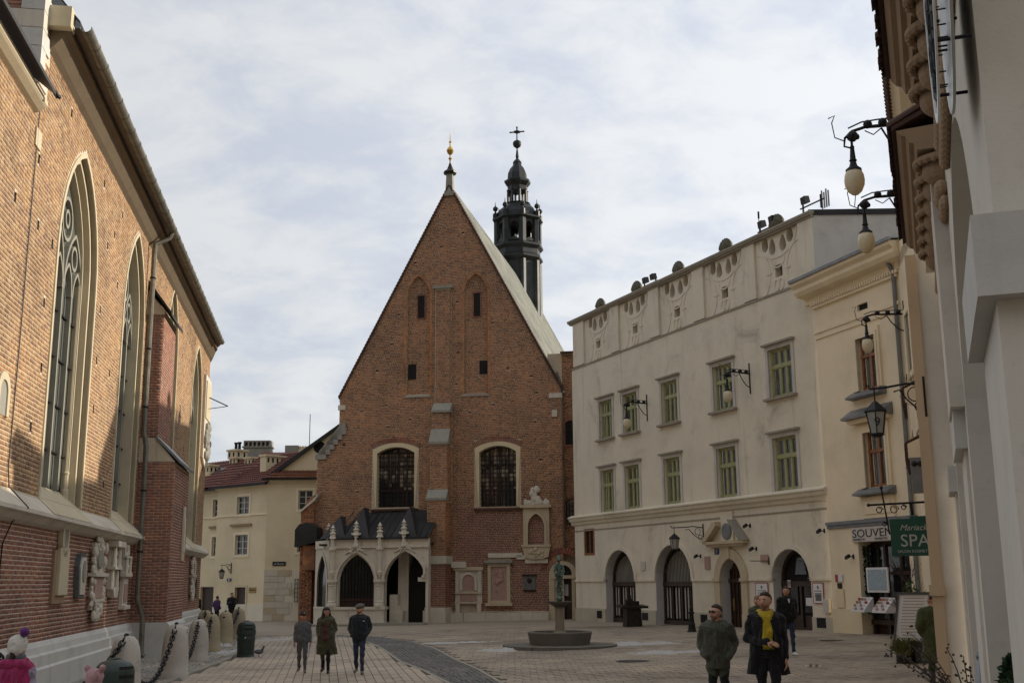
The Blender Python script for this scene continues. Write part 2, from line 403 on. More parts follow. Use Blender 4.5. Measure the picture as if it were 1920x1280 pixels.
BROWNW = plain('brown_window_wood', (.26,.11,.045), .5, 0, .25, 6, .15)
DARKW = plain('dark_brown_wood', (.045,.026,.018), .5, 0, .35, 5, .2)
WHITEW = plain('white_window_paint', (.52,.49,.42), .5, 0, .1, 4, .05)
TILE = piecewise('red_roof_tile', [(.17,.06,.045),(.22,.085,.06),(.13,.05,.045)], (.6,.4), (.08,.045,.04), .45)
TILEO = piecewise('orange_roof_tile', [(.21,.075,.045),(.26,.10,.055),(.17,.065,.045)], (.6,.3), (.1,.05,.04), .6)
TILEB = piecewise('brown_roof_tile', [(.075,.038,.028),(.10,.05,.034),(.055,.03,.025)], (.6,.3), (.03,.02,.02), .7)
PANE = glass('window_pane', (.10,.105,.105), .55)
PANED = glass('dark_pane', (.018,.02,.022), 0)
PANEL = glass('leaded_pane', (.12,.13,.115), 0, .22)
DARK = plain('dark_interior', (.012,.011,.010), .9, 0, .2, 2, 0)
CURT = cloth('pale_curtain', (.45,.42,.37), .1, 4)
GLOBE = plain('cream_glass_globe', (.62,.55,.38), .25, 0, .08, 5, 0)
LAMPG = plain('milky_lantern_glass', (.32,.31,.27), .25, 0, .15, 6, 0)
SNOW = masonry('old_snow', (.44,.435,.42), (.18,.165,.145), 1.0, 5.0, False)
WHITEP = plain('white_panel', (.70,.70,.70), .5, 0, .05, 3, 0)
REDP = plain('red_paint', (.35,.03,.03), .5, 0, .1, 5, 0)
BLUEP = plain('blue_enamel', (.02,.035,.11), .4, 0, .1, 5, 0)
GREENS = plain('dark_green_sign', (.012,.075,.05), .5, 0, .1, 3, 0)
INK = plain('black_ink', (.015,.014,.014), .6, 0, .1, 3, 0)
SILVER = plain('silver_lettering', (.45,.47,.44), .4, .2, .05, 3, 0)
BRASS = plain('brass_plate', (.30,.20,.07), .45, .4, .2, 5, .05)
GREYP = plain('grey_metal_plaque', (.14,.15,.16), .5, .4, .2, 4, .1)
SKIN = plain('skin', (.44,.24,.16), .55, 0, .12, 30, .05)
# ------------------------------------------------------------------ helpers: bricks
def pieces(parent, single, mass, xs, mats, loc_fn, n_single=300, nominal=None, size_key=None):
    """xs: rows of x0,x1,y0,y1,z0,z1 in the parent's space; full-size pieces nearest the camera become objects, the rest one stuff mesh"""
    A = np.array(xs, float)
    P = (A[:, 0::2]+A[:, 1::2])/2
    Wd = np.array([loc_fn(*p) for p in P])
    Rm = np.array(CAMROT.to_3x3()); V = (Wd-np.array([0, 0, 2.2]))@Rm
    px = 960+2133*V[:, 0]/-V[:, 2]; py = 640-2133*V[:, 1]/-V[:, 2]
    ok = (px > 3) & (px < 1917) & (py > 3) & (py < 1277) & (V[:, 2] < 0)
    if nominal is not None: ok &= (np.abs(A[:, 1]-A[:, 0]-nominal) < 1e-4)
    order = np.argsort(np.where(ok, -V[:, 2], 1e9)); k = int(min(n_single, ok.sum())); pick = order[:k]
    rest = np.ones(len(A), bool); rest[pick] = False
    if k:
        d = A[pick[0]]; hx, hy, hz = (d[1]-d[0])/2, (d[3]-d[2])/2, (d[5]-d[4])/2
        mb = MB().box(-hx, hx, -hy, hy, -hz, hz); me = mb.mesh(single, mats)
        for i in pick: link(single, me, parent, tuple(P[i]))
    B = A[rest]; n = len(B)
    idx = np.array([[0,2,4],[1,2,4],[1,3,4],[0,3,4],[0,2,5],[1,2,5],[1,3,5],[0,3,5]])
    v = B[:, idx].reshape(-1, 3)
    q = np.array([[4,5,6,7],[0,1,5,4],[1,2,6,5],[3,0,4,7],[0,3,2,1]])
    fc = (np.arange(n)[:, None, None]*8+q[None]).reshape(-1, 4)
    me = bpy.data.meshes.new(mass); me.vertices.add(len(v)); me.vertices.foreach_set('co', v.ravel())
    me.loops.add(fc.size); me.loops.foreach_set('vertex_index', fc.ravel())
    me.polygons.add(len(fc)); me.polygons.foreach_set('loop_start', np.arange(0, fc.size, 4)); me.polygons.foreach_set('loop_total', np.full(len(fc), 4))
    me.materials.append(mats); me.update(); me.validate()
    o = link(mass, me, parent); o['kind'] = 'stuff'; return o
def brick_rows(spans, z0, z1, course, L, gap, y, proud, seed=1, yb=None):
    """running courses of stretchers and headers inside spans(z) -> [(u0,u1)]"""
    rnd = random.Random(seed); out = []; k = 0; z = z0; full = L-gap
    while z+course <= z1+1e-6:
        zm = z+course/2; off = (k % 2)*L*.75 + (k % 4)*.03
        for a, b in spans(zm):
            a += gap/2; b -= gap/2
            if b-a < .03: continue
            x = math.floor((a-off)/(1.5*L))*1.5*L+off
            while x < b:
                for w in (L, L/2):
                    x0, x1 = x, x+w-gap
                    if x1 > a+.02 and x0 < b-.02:
                        x0c, x1c = max(x0, a), min(x1, b)
                        if x1c-x0c > .03:
                            p = proud*(.35+rnd.random()*.9)
                            out.append((x0c, x1c, y-p, y+.03, z+gap/2, z+course-gap/2))
                    x += w
        z += course; k += 1
    return out, full
# ================================================================== facades' frames
FCH = Frame(0.027, 65.754, 0.98173, -0.19030)
FHO = Frame(3.312, 62.216, 0.40434, -0.91461)
FYE = Frame(11.653, 42.887, 0.31898, -0.94776, .962)
FMA = Frame(-6.268, -1.017, -0.16011, 0.98710)
FRI = Frame(0, 0, -0.34210, -0.93966)        # x = -distance along the street, y = metres right of the camera's line
FBL = Frame(-17.76, 75.81, 0.76679, -0.64190)
FBG = Frame(-14.32, 74.1, 0.9998, -0.02, .946)
# ================================================================== ground
def heightmesh(name, xs, ys, dz, mat):
    v = [(x, y, g(x, y)+dz) for y in ys for x in xs]; n = len(xs)
    f = [(j*n+i, j*n+i+1, (j+1)*n+i+1, (j+1)*n+i) for j in range(len(ys)-1) for i in range(n-1)]
    me = bpy.data.meshes.new(name); me.from_pydata(v, [], f); me.materials.append(mat)
    return link(name, me)
GROUND = masonry('trodden_joint_sand', (.15,.13,.105), (.07,.06,.05), .6, .8, False)
gx = [-900, -300, -100, -60, -40] + [x for x in np.arange(-30, 26, 1.0)] + [30, 40, 60, 100, 300, 900]
gy = [-600, -200, -60, -20] + [y for y in np.arange(-8, 92, 1.0)] + [100, 140, 220, 400, 1500]
ground = heightmesh('ground', gx, gy, 0.0, GROUND); ground['kind'] = 'structure'

SLAB = piecewise('pale_paving_slab', [(0.469,0.407,0.331),(0.4,0.352,0.29),(0.511,0.442,0.359),(0.435,0.38,0.317),(0.483,0.421,0.338)], (.50,.45), (.13,.11,.09), .8, 14, .25, .35)
SLAB2 = piecewise('worn_brown_slab', [(0.389,0.33,0.26),(0.342,0.295,0.236),(0.425,0.36,0.283),(0.372,0.319,0.254)], (.46,.60), (.12,.10,.08), .75, 10, .25, .22)
COB = piecewise('dark_basalt_sett', [(0.174,0.171,0.167),(0.217,0.21,0.203),(0.145,0.142,0.139),(0.261,0.249,0.232)], (.5,.3), (.05,.05,.05), .7, 30, .3)
FIELD = piecewise('pale_field_stone', [(0.351,0.325,0.286),(0.26,0.247,0.221),(0.429,0.403,0.351),(0.208,0.195,0.176)], (.55,.4), (.1,.095,.085), .75, 20, .4)
# curved dark sett band that parts the walkway from the square: centre line and half width
BAND = [(-9.0, 53.2, .35), (-6.4, 50.3, .5), (-4.7, 45.0, .75), (-3.6, 40.2, .8), (-2.5, 34.0, .75), (-1.6, 30.0, .62), (-.9, 26.2, .5), (0.1, 20, .5), (1.5, 12, .5), (2.6, 6, .5)]
def band_at(y):
    for (x0,y0,w0),(x1,y1,w1) in zip(BAND, BAND[1:]):
        if y1 <= y <= y0:
            t = (y0-y)/(y0-y1); return x0+(x1-x0)*t, w0+(w1-w0)*t
    return None
def left_edge(y):        # kerb line of the walkway, under the row of bollards
    return -7.9-(y-22)*.075 if y < 38 else -9.1-(y-38)*.215
def slab_field(name, mat, rows, single, nsingle=300, h=.05):
    """rows: list of (quad corner xy) slabs -> objects for the nearest, one mesh for the rest"""
    par = tag(bpy.data.objects.new(name, None), kind='structure'); COL.objects.link(par)
    rows.sort(key=lambda q: (q[0][0]+q[2][0])**2/4+(q[0][1]+q[2][1])**2/4)
    vis = []; rest = []
    for q in rows:
        c = (sum(p[0] for p in q)/4, sum(p[1] for p in q)/4); x, y = proj((c[0], c[1], g(*c))) if c[1] > 5 else (-1, -1)
        (vis if (5 < x < 1915 and 5 < y < 1275 and len(vis) < nsingle) else rest).append((q, c))
    base = None
    for q, c in vis:
        w = Vector(q[1])-Vector(q[0]); d = Vector(q[3])-Vector(q[0])
        if base is None:
            base = MB().box(-.5, .5, -.5, .5, -h, 0).mesh(single, mat)
        o = link(single, base, par, (c[0], c[1], g(*c)+h*.6+random.uniform(-.003, .003)), (0, -math.atan(.02)*0, math.atan2(w.y, w.x)), (w.length, d.length, 1))
    v = []; f = []
    for q, c in rest:
        b = len(v); dz = random.uniform(-.003, .003)
        v += [(p[0], p[1], g(*p)+h*.6-h) for p in q]+[(p[0], p[1], g(*p)+h*.6+dz) for p in q]
        f += [(b+4,b+5,b+6,b+7),(b,b+1,b+5,b+4),(b+1,b+2,b+6,b+5),(b+2,b+3,b+7,b+6),(b+3,b,b+4,b+7)]
    me = bpy.data.meshes.new(single+'_field'); me.from_pydata(v, [], f); me.materials.append(mat)
    o = link('paved_surface', me, par); o['kind'] = 'stuff'
    return par
ud = Vector((-0.16011, 0.98710)); un = Vector((0.98710, 0.16011))
rows = []
sw, sl = .21, .46
for i in range(-10, 75):                    # strips of slabs running along the basilica
    o = random.random()*sl
    for j in range(20, 165):
        a = un*(-7.2+i*sw)+ud*(j*sl+o)
        c = a+un*sw/2+ud*sl/2
        if c.y < 9 or c.y > 53.5: continue
        b = band_at(c.y)
        if c.x < left_edge(c.y)+.16 or (b and c.x > b[0]-b[1]-.12) or not b: continue
        gp = .008
        p0 = a+un*gp+ud*gp*.8; p1 = a+un*(sw-gp)+ud*gp*.8; p2 = a+un*(sw-gp)+ud*(sl-gp*.8); p3 = a+un*gp+ud*(sl-gp*.8)
        rows.append([tuple(p) for p in (p0,p1,p2,p3)])
slab_field('walkway', SLAB, rows, 'paving_slab')
rows = []
sw, sl = .36, .42
for j in range(20, 132):                    # rows of slabs across the open square
    o = (j % 2)*sw/2+random.uniform(-.03,.03)
    for i in range(-30, 50):
        x = i*sw+o; y = j*sl+x*.10
        b = band_at(y+.2)
        cx_ = x+sw/2
        if y < 9 or y > 56.5-.5*max(0, x) : continue
        if b and cx_ < b[0]+b[1]+.2: continue
        if b is None and y < 53: continue
        if (x*.94-y*.342) > .9 or x > 13.5: continue
        gp = .007
        rows.append([(x+gp, y+gp+gp*.1), (x+sw-gp, y+sw*.1+gp), (x+sw-gp, y+sw*.1+sl-gp), (x+gp, y+sl-gp)])
slab_field('square', SLAB2, rows, 'square_slab', 300)
# far apron of the square, worn smooth: one sheet up to the houses
APRON = masonry('far_worn_paving', (0.341,0.292,0.231), (.14,.12,.10), .7, .35, False)
heightmesh('pavement', [x for x in np.arange(-40, 20, 1.0)], [y for y in np.arange(53.9, 84, 1.0)], 0.02, APRON)['kind'] = 'structure'
def kerb(pts, w, h, name='kerb', mat=None):
    mb = MB()
    for (x0,y0),(x1,y1) in zip(pts, pts[1:]):
        d = Vector((x1-x0, y1-y0)); L = d.length; d.normalize(); n = Vector((-d.y, d.x))*w/2; k = max(1, int(L/1.0))
        for i in range(k):
            a = Vector((x0,y0))+d*(L*i/k+.006); b = Vector((x0,y0))+d*(L*(i+1)/k-.006)
            q = [a-n, b-n, b+n, a+n]
            mb.hexa([(p.x,p.y,g(p.x,p.y)-.1) for p in q]+[(p.x,p.y,g(p.x,p.y)+h) for p in q])
    o = mb.build(name, mat or DARKST); o['kind'] = 'structure'; return o
kerb([(left_edge(y), y) for y in range(10, 56, 3)], .2, .07)
kerb([(b[0]-b[1]-.05, b[1-0] if False else b[1]) for b in []] or [(x-w-.06, y) for x, y, w in BAND], .1, .034)
kerb([(x+w+.06, y) for x, y, w in BAND], .1, .034)
# dark setts in the band, field stones beside the basilica: uncountable
def stones(name, mat, pts, size, h, seed):
    rnd = random.Random(seed); v = []; f = []
    for x, y in pts:
        s = size*rnd.uniform(.75, 1.1)/2; a = rnd.uniform(-.25, .25); z = g(x, y)+rnd.uniform(.004, .018)
        b = len(v)
        for k, (r, dz) in enumerate(((1, -.02), (1, h*.5), (.62, h))):
            for i in range(6):
                w = a+2*PI*i/6; v.append((x+s*r*math.cos(w)*1.05, y+s*r*math.sin(w), z+dz))
        for k in range(2):
            for i in range(6): f.append((b+k*6+i, b+k*6+(i+1)%6, b+(k+1)*6+(i+1)%6, b+(k+1)*6+i))
        f.append(tuple(b+12+i for i in range(6)))
    me = bpy.data.meshes.new(name); me.from_pydata(v, [], f); me.materials.append(mat)
    o = link(name, me); o['kind'] = 'stuff'; return o
pts = []
for (x0,y0,w0),(x1,y1,w1) in zip(BAND, BAND[1:]):
    L = math.hypot(x1-x0, y1-y0); k = int(L/.115)
    for i in range(k):
        t = i/k; cxx, cyy, w = x0+(x1-x0)*t, y0+(y1-y0)*t, w0+(w1-w0)*t
        if cyy < 9: continue
        m = int(2*w/.115)
        for j in range(m): pts.append((cxx-w+(j+.5)*2*w/m+random.uniform(-.012,.012), cyy+random.uniform(-.02,.02)+.03*(j%2)))
stones('cobbles', COB, pts, .115, .02, 3)
pts = []
y = 9.0
while y < 62:
    wx = -6.268-.1622*(y+1.0)
    x = wx+.1
    while x < left_edge(y)-.1:
        pts.append((x+random.uniform(-.03,.03), y+random.uniform(-.03,.03))); x += .17
    y += .165
stones('cobblestones', FIELD, pts, .175, .035, 4)
# ================================================================== snow left on the paving
def snow(cx_, cy_, rx, ry, h, seed, label=None, rot=0.0):
    rnd = random.Random(seed); v = []; f = []; nx, ny = 44, 26
    ph = [rnd.uniform(0, 6.3) for _ in range(8)]
    for j in range(ny+1):
        for i in range(nx+1):
            a, b = -1+2*i/nx, -1+2*j/ny
            e = 1+.22*math.sin(3*math.atan2(b,a)+ph[0])+.13*math.sin(7*math.atan2(b,a)+ph[1])
            r = math.hypot(a, b)/e
            k = max(0, 1-r**2.2)
            n = .5+.25*math.sin(9*a+ph[2]+2*b)+.25*math.sin(13*b+ph[3]-4*a)+.2*math.sin(23*a+17*b+ph[4])+rnd.uniform(-.22,.22)
            X = cx_+a*rx*math.cos(rot)-b*ry*math.sin(rot); Y = cy_+a*rx*math.sin(rot)+b*ry*math.cos(rot)
            v.append((X, Y, g(X, Y)+.012+k*h*(.1+n)-.035*(1-min(1,k*3))))
    for j in range(ny):
        for i in range(nx): q = j*(nx+1)+i; f.append((q,q+1,q+nx+2,q+nx+1))
    me = bpy.data.meshes.new('snow'); me.from_pydata(v, [], f); me.materials.append(SNOW); me.polygons.foreach_set('use_smooth', [True]*len(f))
    o = link('snow', me); o['kind'] = 'stuff'
snow(-2.2, 43.2, 1.75, .75, .05, 1); snow(-.35, 37.6, .85, .7, .10, 2); snow(3.95, 38.9, 1.6, .75, .10, 3); snow(4.5, 34.3, 1.5, .7, .07, 4)
snow(-9.95, 40.8, .55, 1.2, .10, 5); snow(-10.3, 50.0, 1.3, 1.2, .06, 6); snow(-11.3, 45.5, .45, 1.3, .12, 7); snow(-12.4, 52, .6, 1.5, .10, 8)
snow(-12.0, 40.0, .35, 1.5, .12, 9); snow(2.6, 44.5, 1.2, .3, .03, 10)

# ================================================================== brick basilica on the left
EAVEST = masonry('brown_eaves_stone', (.16,.125,.085), (.07,.055,.045), .6, 1.2)
def loc_of(F): return lambda x, y, z: F.w(x, -y, z)
NEARU = -26.0
B = thing('brick_basilica', 'long tall brick church wall with pointed windows and stone ledge', 'church', (FMA.ox, FMA.oy, 0), FMA.rot)
U0, U1, ZT = 19.0, 61.4, 14.2
w1 = pointed_arch(26.85, 31.2, 4.12, 9.9, 12.9); w2 = pointed_arch(35.55, 39.35, 4.12, 10.4, 13.4)
w3 = pointed_arch(44.95, 48.2, 4.12, 11.0, 13.95); w4 = pointed_arch(53.9, 57.95, 4.12, 10.4, 13.4)
WINS = [w1, w2, w3, w4]
rnd = random.Random(5)
PUT = [(27.18,13.35),(31.5,13.1),(23.08,9.81),(24.97,9.82),(26.3,9.79),(25.98,8.34),(32.09,9.64),(34.42,13.14),(26.19,6.91),(25.69,5.52),(32.06,8.2),(33.98,8.19),(32.08,6.84),
       (34.2,5.0),(34.3,10.9),(32.5,11.6),(24.6,11.2),(22.6,7.2),(49.9,11.8),(50.1,9.6),(52.2,12.9),(51.9,8.0),(59.6,12.9),(49.3,12.9),(33.4,12.2),(58.9,10.9)]
holes = [[(u-.065,z-.1),(u-.065,z+.1),(u+.065,z+.1),(u+.065,z-.1)] for u, z in PUT]
hb_ = MB()
for h in holes: hb_.band(h, [(h[0][0]-.01,h[0][1]-.01),(h[1][0]-.01,h[1][1]+.01),(h[2][0]+.01,h[2][1]+.01),(h[3][0]+.01,h[3][1]-.01)], -.002, .1, 0, True).prism(h, .09, .1)
hb_.build('putlog_hole', [DARK], B)['kind'] = 'stuff'
outer = [(U0,-.6),(U0,12.3),(24.0,12.3),(24.0,ZT+2),(24.6,ZT+2),(24.6,ZT),(U1,ZT),(U1,-.6)]
wb = MB().wall(outer, WINS+holes, 0.0, .3, 0, 0, depths=[.5]*4+[.14]*len(holes))
wb.box(U1-.01, U1+.0, 0, 8, -.6, ZT); wb.box(24.0, 24.02, 0, 7, 12.3, ZT+2)
body = wb.build('wall', [MORT2], B)
def mitre(o, u_end=61.4):
    for v in o.data.vertices:
        if v.co.x > 57: v.co.x = min(v.co.x, u_end+.25+3.1*min(0, v.co.y))
def spM(z):
    s = [(24.0 if z > 12.3 else U0, U1)]
    cuts = []
    for w in WINS:
        ow = offset_path(w, .14)
        for dz in (-.04, .04): cuts += spans_of(ow, z+dz)
    for h in holes:
        if h[0][1]-.04 < z < h[1][1]+.04: cuts.append((h[0][0], h[2][0]))
    if 3.5 < z < 4.12: return []
    if z > 12.3: cuts.append((23.9, 24.5 if int(z/.42) % 2 else 24.85))
    if z < 11.7: cuts.append((40.0, 43.1))
    elif False: pass
    return minus(s, cuts)
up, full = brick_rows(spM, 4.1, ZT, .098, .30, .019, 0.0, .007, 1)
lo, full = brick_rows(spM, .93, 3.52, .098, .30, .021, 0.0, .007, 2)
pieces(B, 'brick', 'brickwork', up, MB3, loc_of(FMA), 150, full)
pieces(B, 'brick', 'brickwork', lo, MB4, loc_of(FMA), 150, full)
# end face of the nave above the annex, with quoins
rows_ = []
z = 12.3; k = 0
while z < ZT+1.9:
    y = .05+(k % 2)*.15
    while y < 6.5: rows_.append((23.985, 24.0, y, y+.285, z+.008, z+.09)); y += .3
    z += .098; k += 1
pieces(B, 'brick', 'brickwork', rows_, MB4, loc_of(FMA), 0)
for k in range(9):
    z = 12.7+k*.42; a, b = (.8, .34) if k % 2 else (.45, .66)
    MB().box(23.96, 24.0+b, -.035, a, z+.008, z+.412).build('quoin', [GREYST if k % 3 else LIME], B)
MB().box(24.35, 24.75, -.5, 0, 14.22, 14.7).build('corbel_stone', [LIME2], B)
# string course with sloping top, cut by the buttress
def string(u0, u1, nm='string_course'):
    mb = MB(); u = u0
    while u < u1-.01:
        e = min(u+1.05, u1)
        mb.prism_x([(0.0,4.06),(-.05,4.02),(-.36,3.72),(-.36,3.64),(-.27,3.60),(-.15,3.50),(0,3.44)], u+.004, e-.004); u = e
    return mb.build(nm, [LIME], B)
string(U0, 40.0); string(44.3, 61.7)
# plinth
def plinth(u0, u1, y=0.0):
    mb = MB().prism_x([(y,.95),(y-.03,.95),(y-.10,.84),(y-.12,.70),(y-.2,.66),(y-.2,.42),(y-.26,.38),(y-.26,-.7),(y,-.7)], u0, u1)
    return mb.build('plinth', [GREYST], B)
plinth(U0, 39.95); plinth(44.35, 61.6)
# eaves: stone cove, dark board, half-round gutter, roof
MB().prism_x([(0,13.75),(-.12,13.85),(-.34,14.12),(-.46,14.16),(-.46,14.28),(0,14.28)], 24.6, 61.7).build('eaves_cornice', [EAVEST], B)
mitre(kids(B)[-1])
MB().prism_x([(-.43,14.285),(-.66,14.285),(-.66,14.38),(-.43,14.38)], 24.75, 61.75).build('eaves_board', [DARKW], B)
mitre(kids(B)[-1])
mb = MB(); u = 24.6
cs = [(-.76+.125*math.cos(a), 14.36+.125*math.sin(a)) for a in [PI+i*PI/8 for i in range(9)]]
while u < 59.0:
    e = min(u+1.0, 59.1); n = len(cs); i_ = [(yy*1.0, zz) for yy, zz in cs]; o_ = [(-.76+(yy+.76)*1.1, 14.36+(zz-14.36)*1.1) for yy, zz in cs]
    mb.prism_x(o_+list(reversed(i_)), u, e-.02)
    mb.prism_x([(-.76+(yy+.76)*1.2, 14.36+(zz-14.36)*1.2) for yy, zz in cs]+[(-.76+.13, 14.40), (-.76-.13, 14.40)], e-.05, e+.01)
    u = e
mb.build('gutter', [GUTTER], B)
MB().add([(23.6,-.95,14.5),(61.9,-.95,14.5),(61.9,7,24),(23.6,7,24)], [(0,1,2,3)]).add([(23.6,-.95,14.44),(61.9,-.95,14.44),(61.9,7,23.9),(23.6,7,23.9)], [(0,1,2,3)]) if False else None
MB().hexa([(24.6,-.64,14.42),(61.7,-.64,14.42),(61.7,7,23.6),(24.6,7,23.6),(24.6,-.64,14.48),(61.7,-.64,14.48),(61.7,7,23.7),(24.6,7,23.7)]).build('roof', [COPPER], B)
mitre(kids(B)[-1])
# windows: stone surround, moulded inner order, leaded panes, bars, tracery
def gothic_window(w, big=False):
    fr = MB().band(w, offset_path(w, .13), -.035, .25, 0)
    o = fr.build('window', [LIME2], B)
    w_ = offset_path(w, -.16)
    MB().band(w_, offset_path(w, -.02), .12, .44, 0).build('inner_moulding', [LIME2], o)
    if big:
        for q in (-.30,):
            MB().band(offset_path(w, q-.06), offset_path(w, q), .26, .46).build('inner_moulding', [LIME2], o)
        cxx = w[-1][0]-.33
        MB().lathe([(.10,4.3),(.10,4.55),(.075,4.6),(.075,4.95),(.095,5.0),(.06,5.05),(.06,10)], 8, (cxx,.33,0)).build('shaft', [LIME2], o)
    u0, u1 = w[0][0], w[-1][0]; c = (u0+u1)/2; zt = max(z for _, z in w)
    sl = MB().hexa([(u0,-.36,3.735),(u1,-.36,3.735),(u1,.5,4.50),(u0,.5,4.50),(u0,-.35,3.76),(u1,-.35,3.76),(u1,.5,4.56),(u0,.5,4.56)])
    sl.build('sill', [LIME2], o)
    pn = offset_path(w, -.05)
    MB().prism(pn, .44, .48).build('pane', [PANEL], o)
    bars = MB()
    ww = (u1-u0-.2)/4
    z_spring = zt-3.2
    for i in range(1, 4): bars.box(u0+.1+ww*i-.055, u0+.1+ww*i+.055, .32, .44, 4.5, z_spring-(.0 if i == 2 else .2))
    bars.build('mullion', [TRACERY], o)
    hb = MB(); z = 5.4
    while z < z_spring: hb.box(u0+.05, u1-.05, .38, .43, z-.02, z+.02); z += 1.15
    hb.build('saddle_bar', [IRON], o)
    vb = MB()
    for i in range(17):
        x = u0+.15+(u1-u0-.3)*i/16
        vb.box(x-.008, x+.008, .425, .438, 4.5, z_spring)
    vb.build('lead_came', [IRON], o)
    tr = MB()
    def ringz(cu, cz, r): tr.band(arc(cu,cz,r-.09,0,2*PI,18)[:-1], arc(cu,cz,r,0,2*PI,18)[:-1], .32, .44, 0, True)
    hw = (u1-u0-.2)/4
    for i in range(4):
        a, b = u0+.1+hw*i, u0+.1+hw*(i+1); q = pointed_arch(a+.02, b-.02, z_spring-.25, z_spring-.2, z_spring+.55)
        tr.band(offset_path(q, -.09), q, .32, .44)
    for i in range(2):
        a, b = u0+.1+2*hw*i, u0+.1+2*hw*(i+1); q = pointed_arch(a+.02, b-.02, z_spring-.25, z_spring-.1, z_spring+1.45)
        tr.band(offset_path(q, -.1), q, .315, .44); ringz((a+b)/2, z_spring+.78, .34)
    ringz(c, z_spring+1.55, .58); ringz(c, z_spring+1.55, .25)
    tr.build('tracery', [TRACERY], o)
gothic_window(w1, True)
for w in (w2, w3, w4): gothic_window(w)
# buttress in two stages with sloping lead caps
b1 = MB().box(40.0, 43.0, -.6, 0, 6.2, 11.4); b1.hexa([(40,-.6,11.4),(43,-.6,11.4),(43,0,11.4),(40,0,11.4),(40,-.6,11.5),(43,-.6,11.5),(43,0,12.2),(40,0,12.2)])
bt = b1.build('buttress', [MORT2], B)
MB().box(40.0, 44.2, -1.2, 0, .9, 6.25).hexa([(40.0,-1.2,6.2),(44.2,-1.2,6.2),(44.2,-.55,6.2),(40.0,-.55,6.2),(40.0,-1.2,6.25),(44.2,-1.2,6.25),(44.2,-.55,7.0),(40.0,-.55,7.0)]).build('buttress_base', [MORT2], bt)
MB().hexa([(39.85,-.85,11.32),(43.15,-.85,11.32),(43.15,.0,12.42),(39.85,.0,12.42),(39.85,-.85,11.42),(43.15,-.85,11.42),(43.15,.0,12.56),(39.85,.0,12.56)]).build('coping', [BLACKR], bt)
MB().hexa([(39.95,-1.36,6.2),(44.35,-1.36,6.2),(44.35,-.55,7.0),(39.95,-.55,7.0),(39.95,-1.36,6.3),(44.35,-1.36,6.3),(44.35,-.55,7.12),(39.95,-.55,7.12)]).build('coping', [ZINC], bt)
MB().prism_x([(0,.95),(-1.23,.95),(-1.32,.84),(-1.34,.66),(-1.44,.6),(-1.44,-.7),(0,-.7)], 39.92, 44.4).build('plinth', [GREYST], bt)
rows_ = []
def face_x(x, y0, y1, z0, z1, k0=0):     # courses on a face that looks towards -x
    z = z0; k = k0
    while z+.098 <= z1+.001:
        y = y0-((k % 2)*.15)
        while y < y1-.02:
            a, b = max(y+.007, y0), min(y+.286, y1)
            if b-a > .03: rows_.append((x-.010-.006*random.random(), x+.02, a, b, z+.007, z+.091))
            y += .3
        z += .098; k += 1
face_x(40.0, -.6, -.005, 7.05, 11.45); face_x(40.0, -1.2, -.005, .93, 6.3)
q, _ = brick_rows(lambda z: [(40.0, 43.0)], 7.1, 11.4, .098, .30, .018, -.6, .008, 8); rows_ += q
q, _ = brick_rows(lambda z: [(40.0, 44.2)], .95, 6.2, .098, .30, .018, -1.2, .008, 9); rows_ += q
o = pieces(bt, 'brick', 'brickwork', rows_, MB4, loc_of(FMA), 0)
# annex at the near end: stone cornice and dark lean-to roof
MB().prism_x([(0,11.98),(-.10,12.02),(-.22,12.1),(-.26,12.14),(-.26,12.24),(0,12.24)], U0, 23.95).build('annex_cornice', [LIME2], B)
MB().hexa([(U0,-.5,12.25),(23.6,-.5,12.25),(23.6,.0,12.65),(U0,.0,12.65),(U0,-.5,12.34),(23.6,-.5,12.34),(23.6,.0,12.8),(U0,.0,12.8)]).build('annex_roof', [BLACKR], B)
MB().tube([(23.6,-.45,12.36),(23.65,-.52,12.25),(23.72,-.54,12.28)], .05).build('rain_spout', [IRON], B)
MB().box(24.1, 24.55, -.04, 0, 11.35, 11.75).build('quoin', [LIME2], B)
# cable, niche, downpipe
MB().tube([(24.25,-.03,12.2),(24.2,-.03,9),(24.18,-.03,7),(24.1,-.03,4.5),(24.15,-.06,4.12),(24.5,-.38,3.72),(24.6,-.06,3.45),(24.15,-.03,3.0),(24.0,-.03,1.6)], .014, 5).build('cable', [IRON], B)
q = pointed_arch(22.9, 23.75, 5.45, 5.9, 6.3)
MB().band(offset_path(q,-.16), q, -.05, .05).prism(offset_path(q,-.16), -.02, .0, 1).build('niche', [LIME2, DARKST], B)
dp = thing('downpipe', 'dark metal downpipe running down the brick church beside its buttress', 'downpipe', FMA.w(39.55, .2, 0), FMA.rot)
MB().tube([(.2,-.55,14.3),(.2,-.45,14.05),(0,-.02,13.75),(0,0,13.5),(0,0,7.2),(0,-.10,6.7),(0,-.10,1.7),(0,-.3,1.1),(0,-.32,.0),(0,-.42,-.12)], .085, 8).build('pipe', [GUTTER], dp, smooth=True)
mb = MB()
for z in (12.5, 10, 8, 5.2, 3.2): mb.lathe([(.105,0),(.105,.06)], 8, (0,0 if z > 7 else -.1,z))
mb.build('pipe_clamp', [IRON], dp)
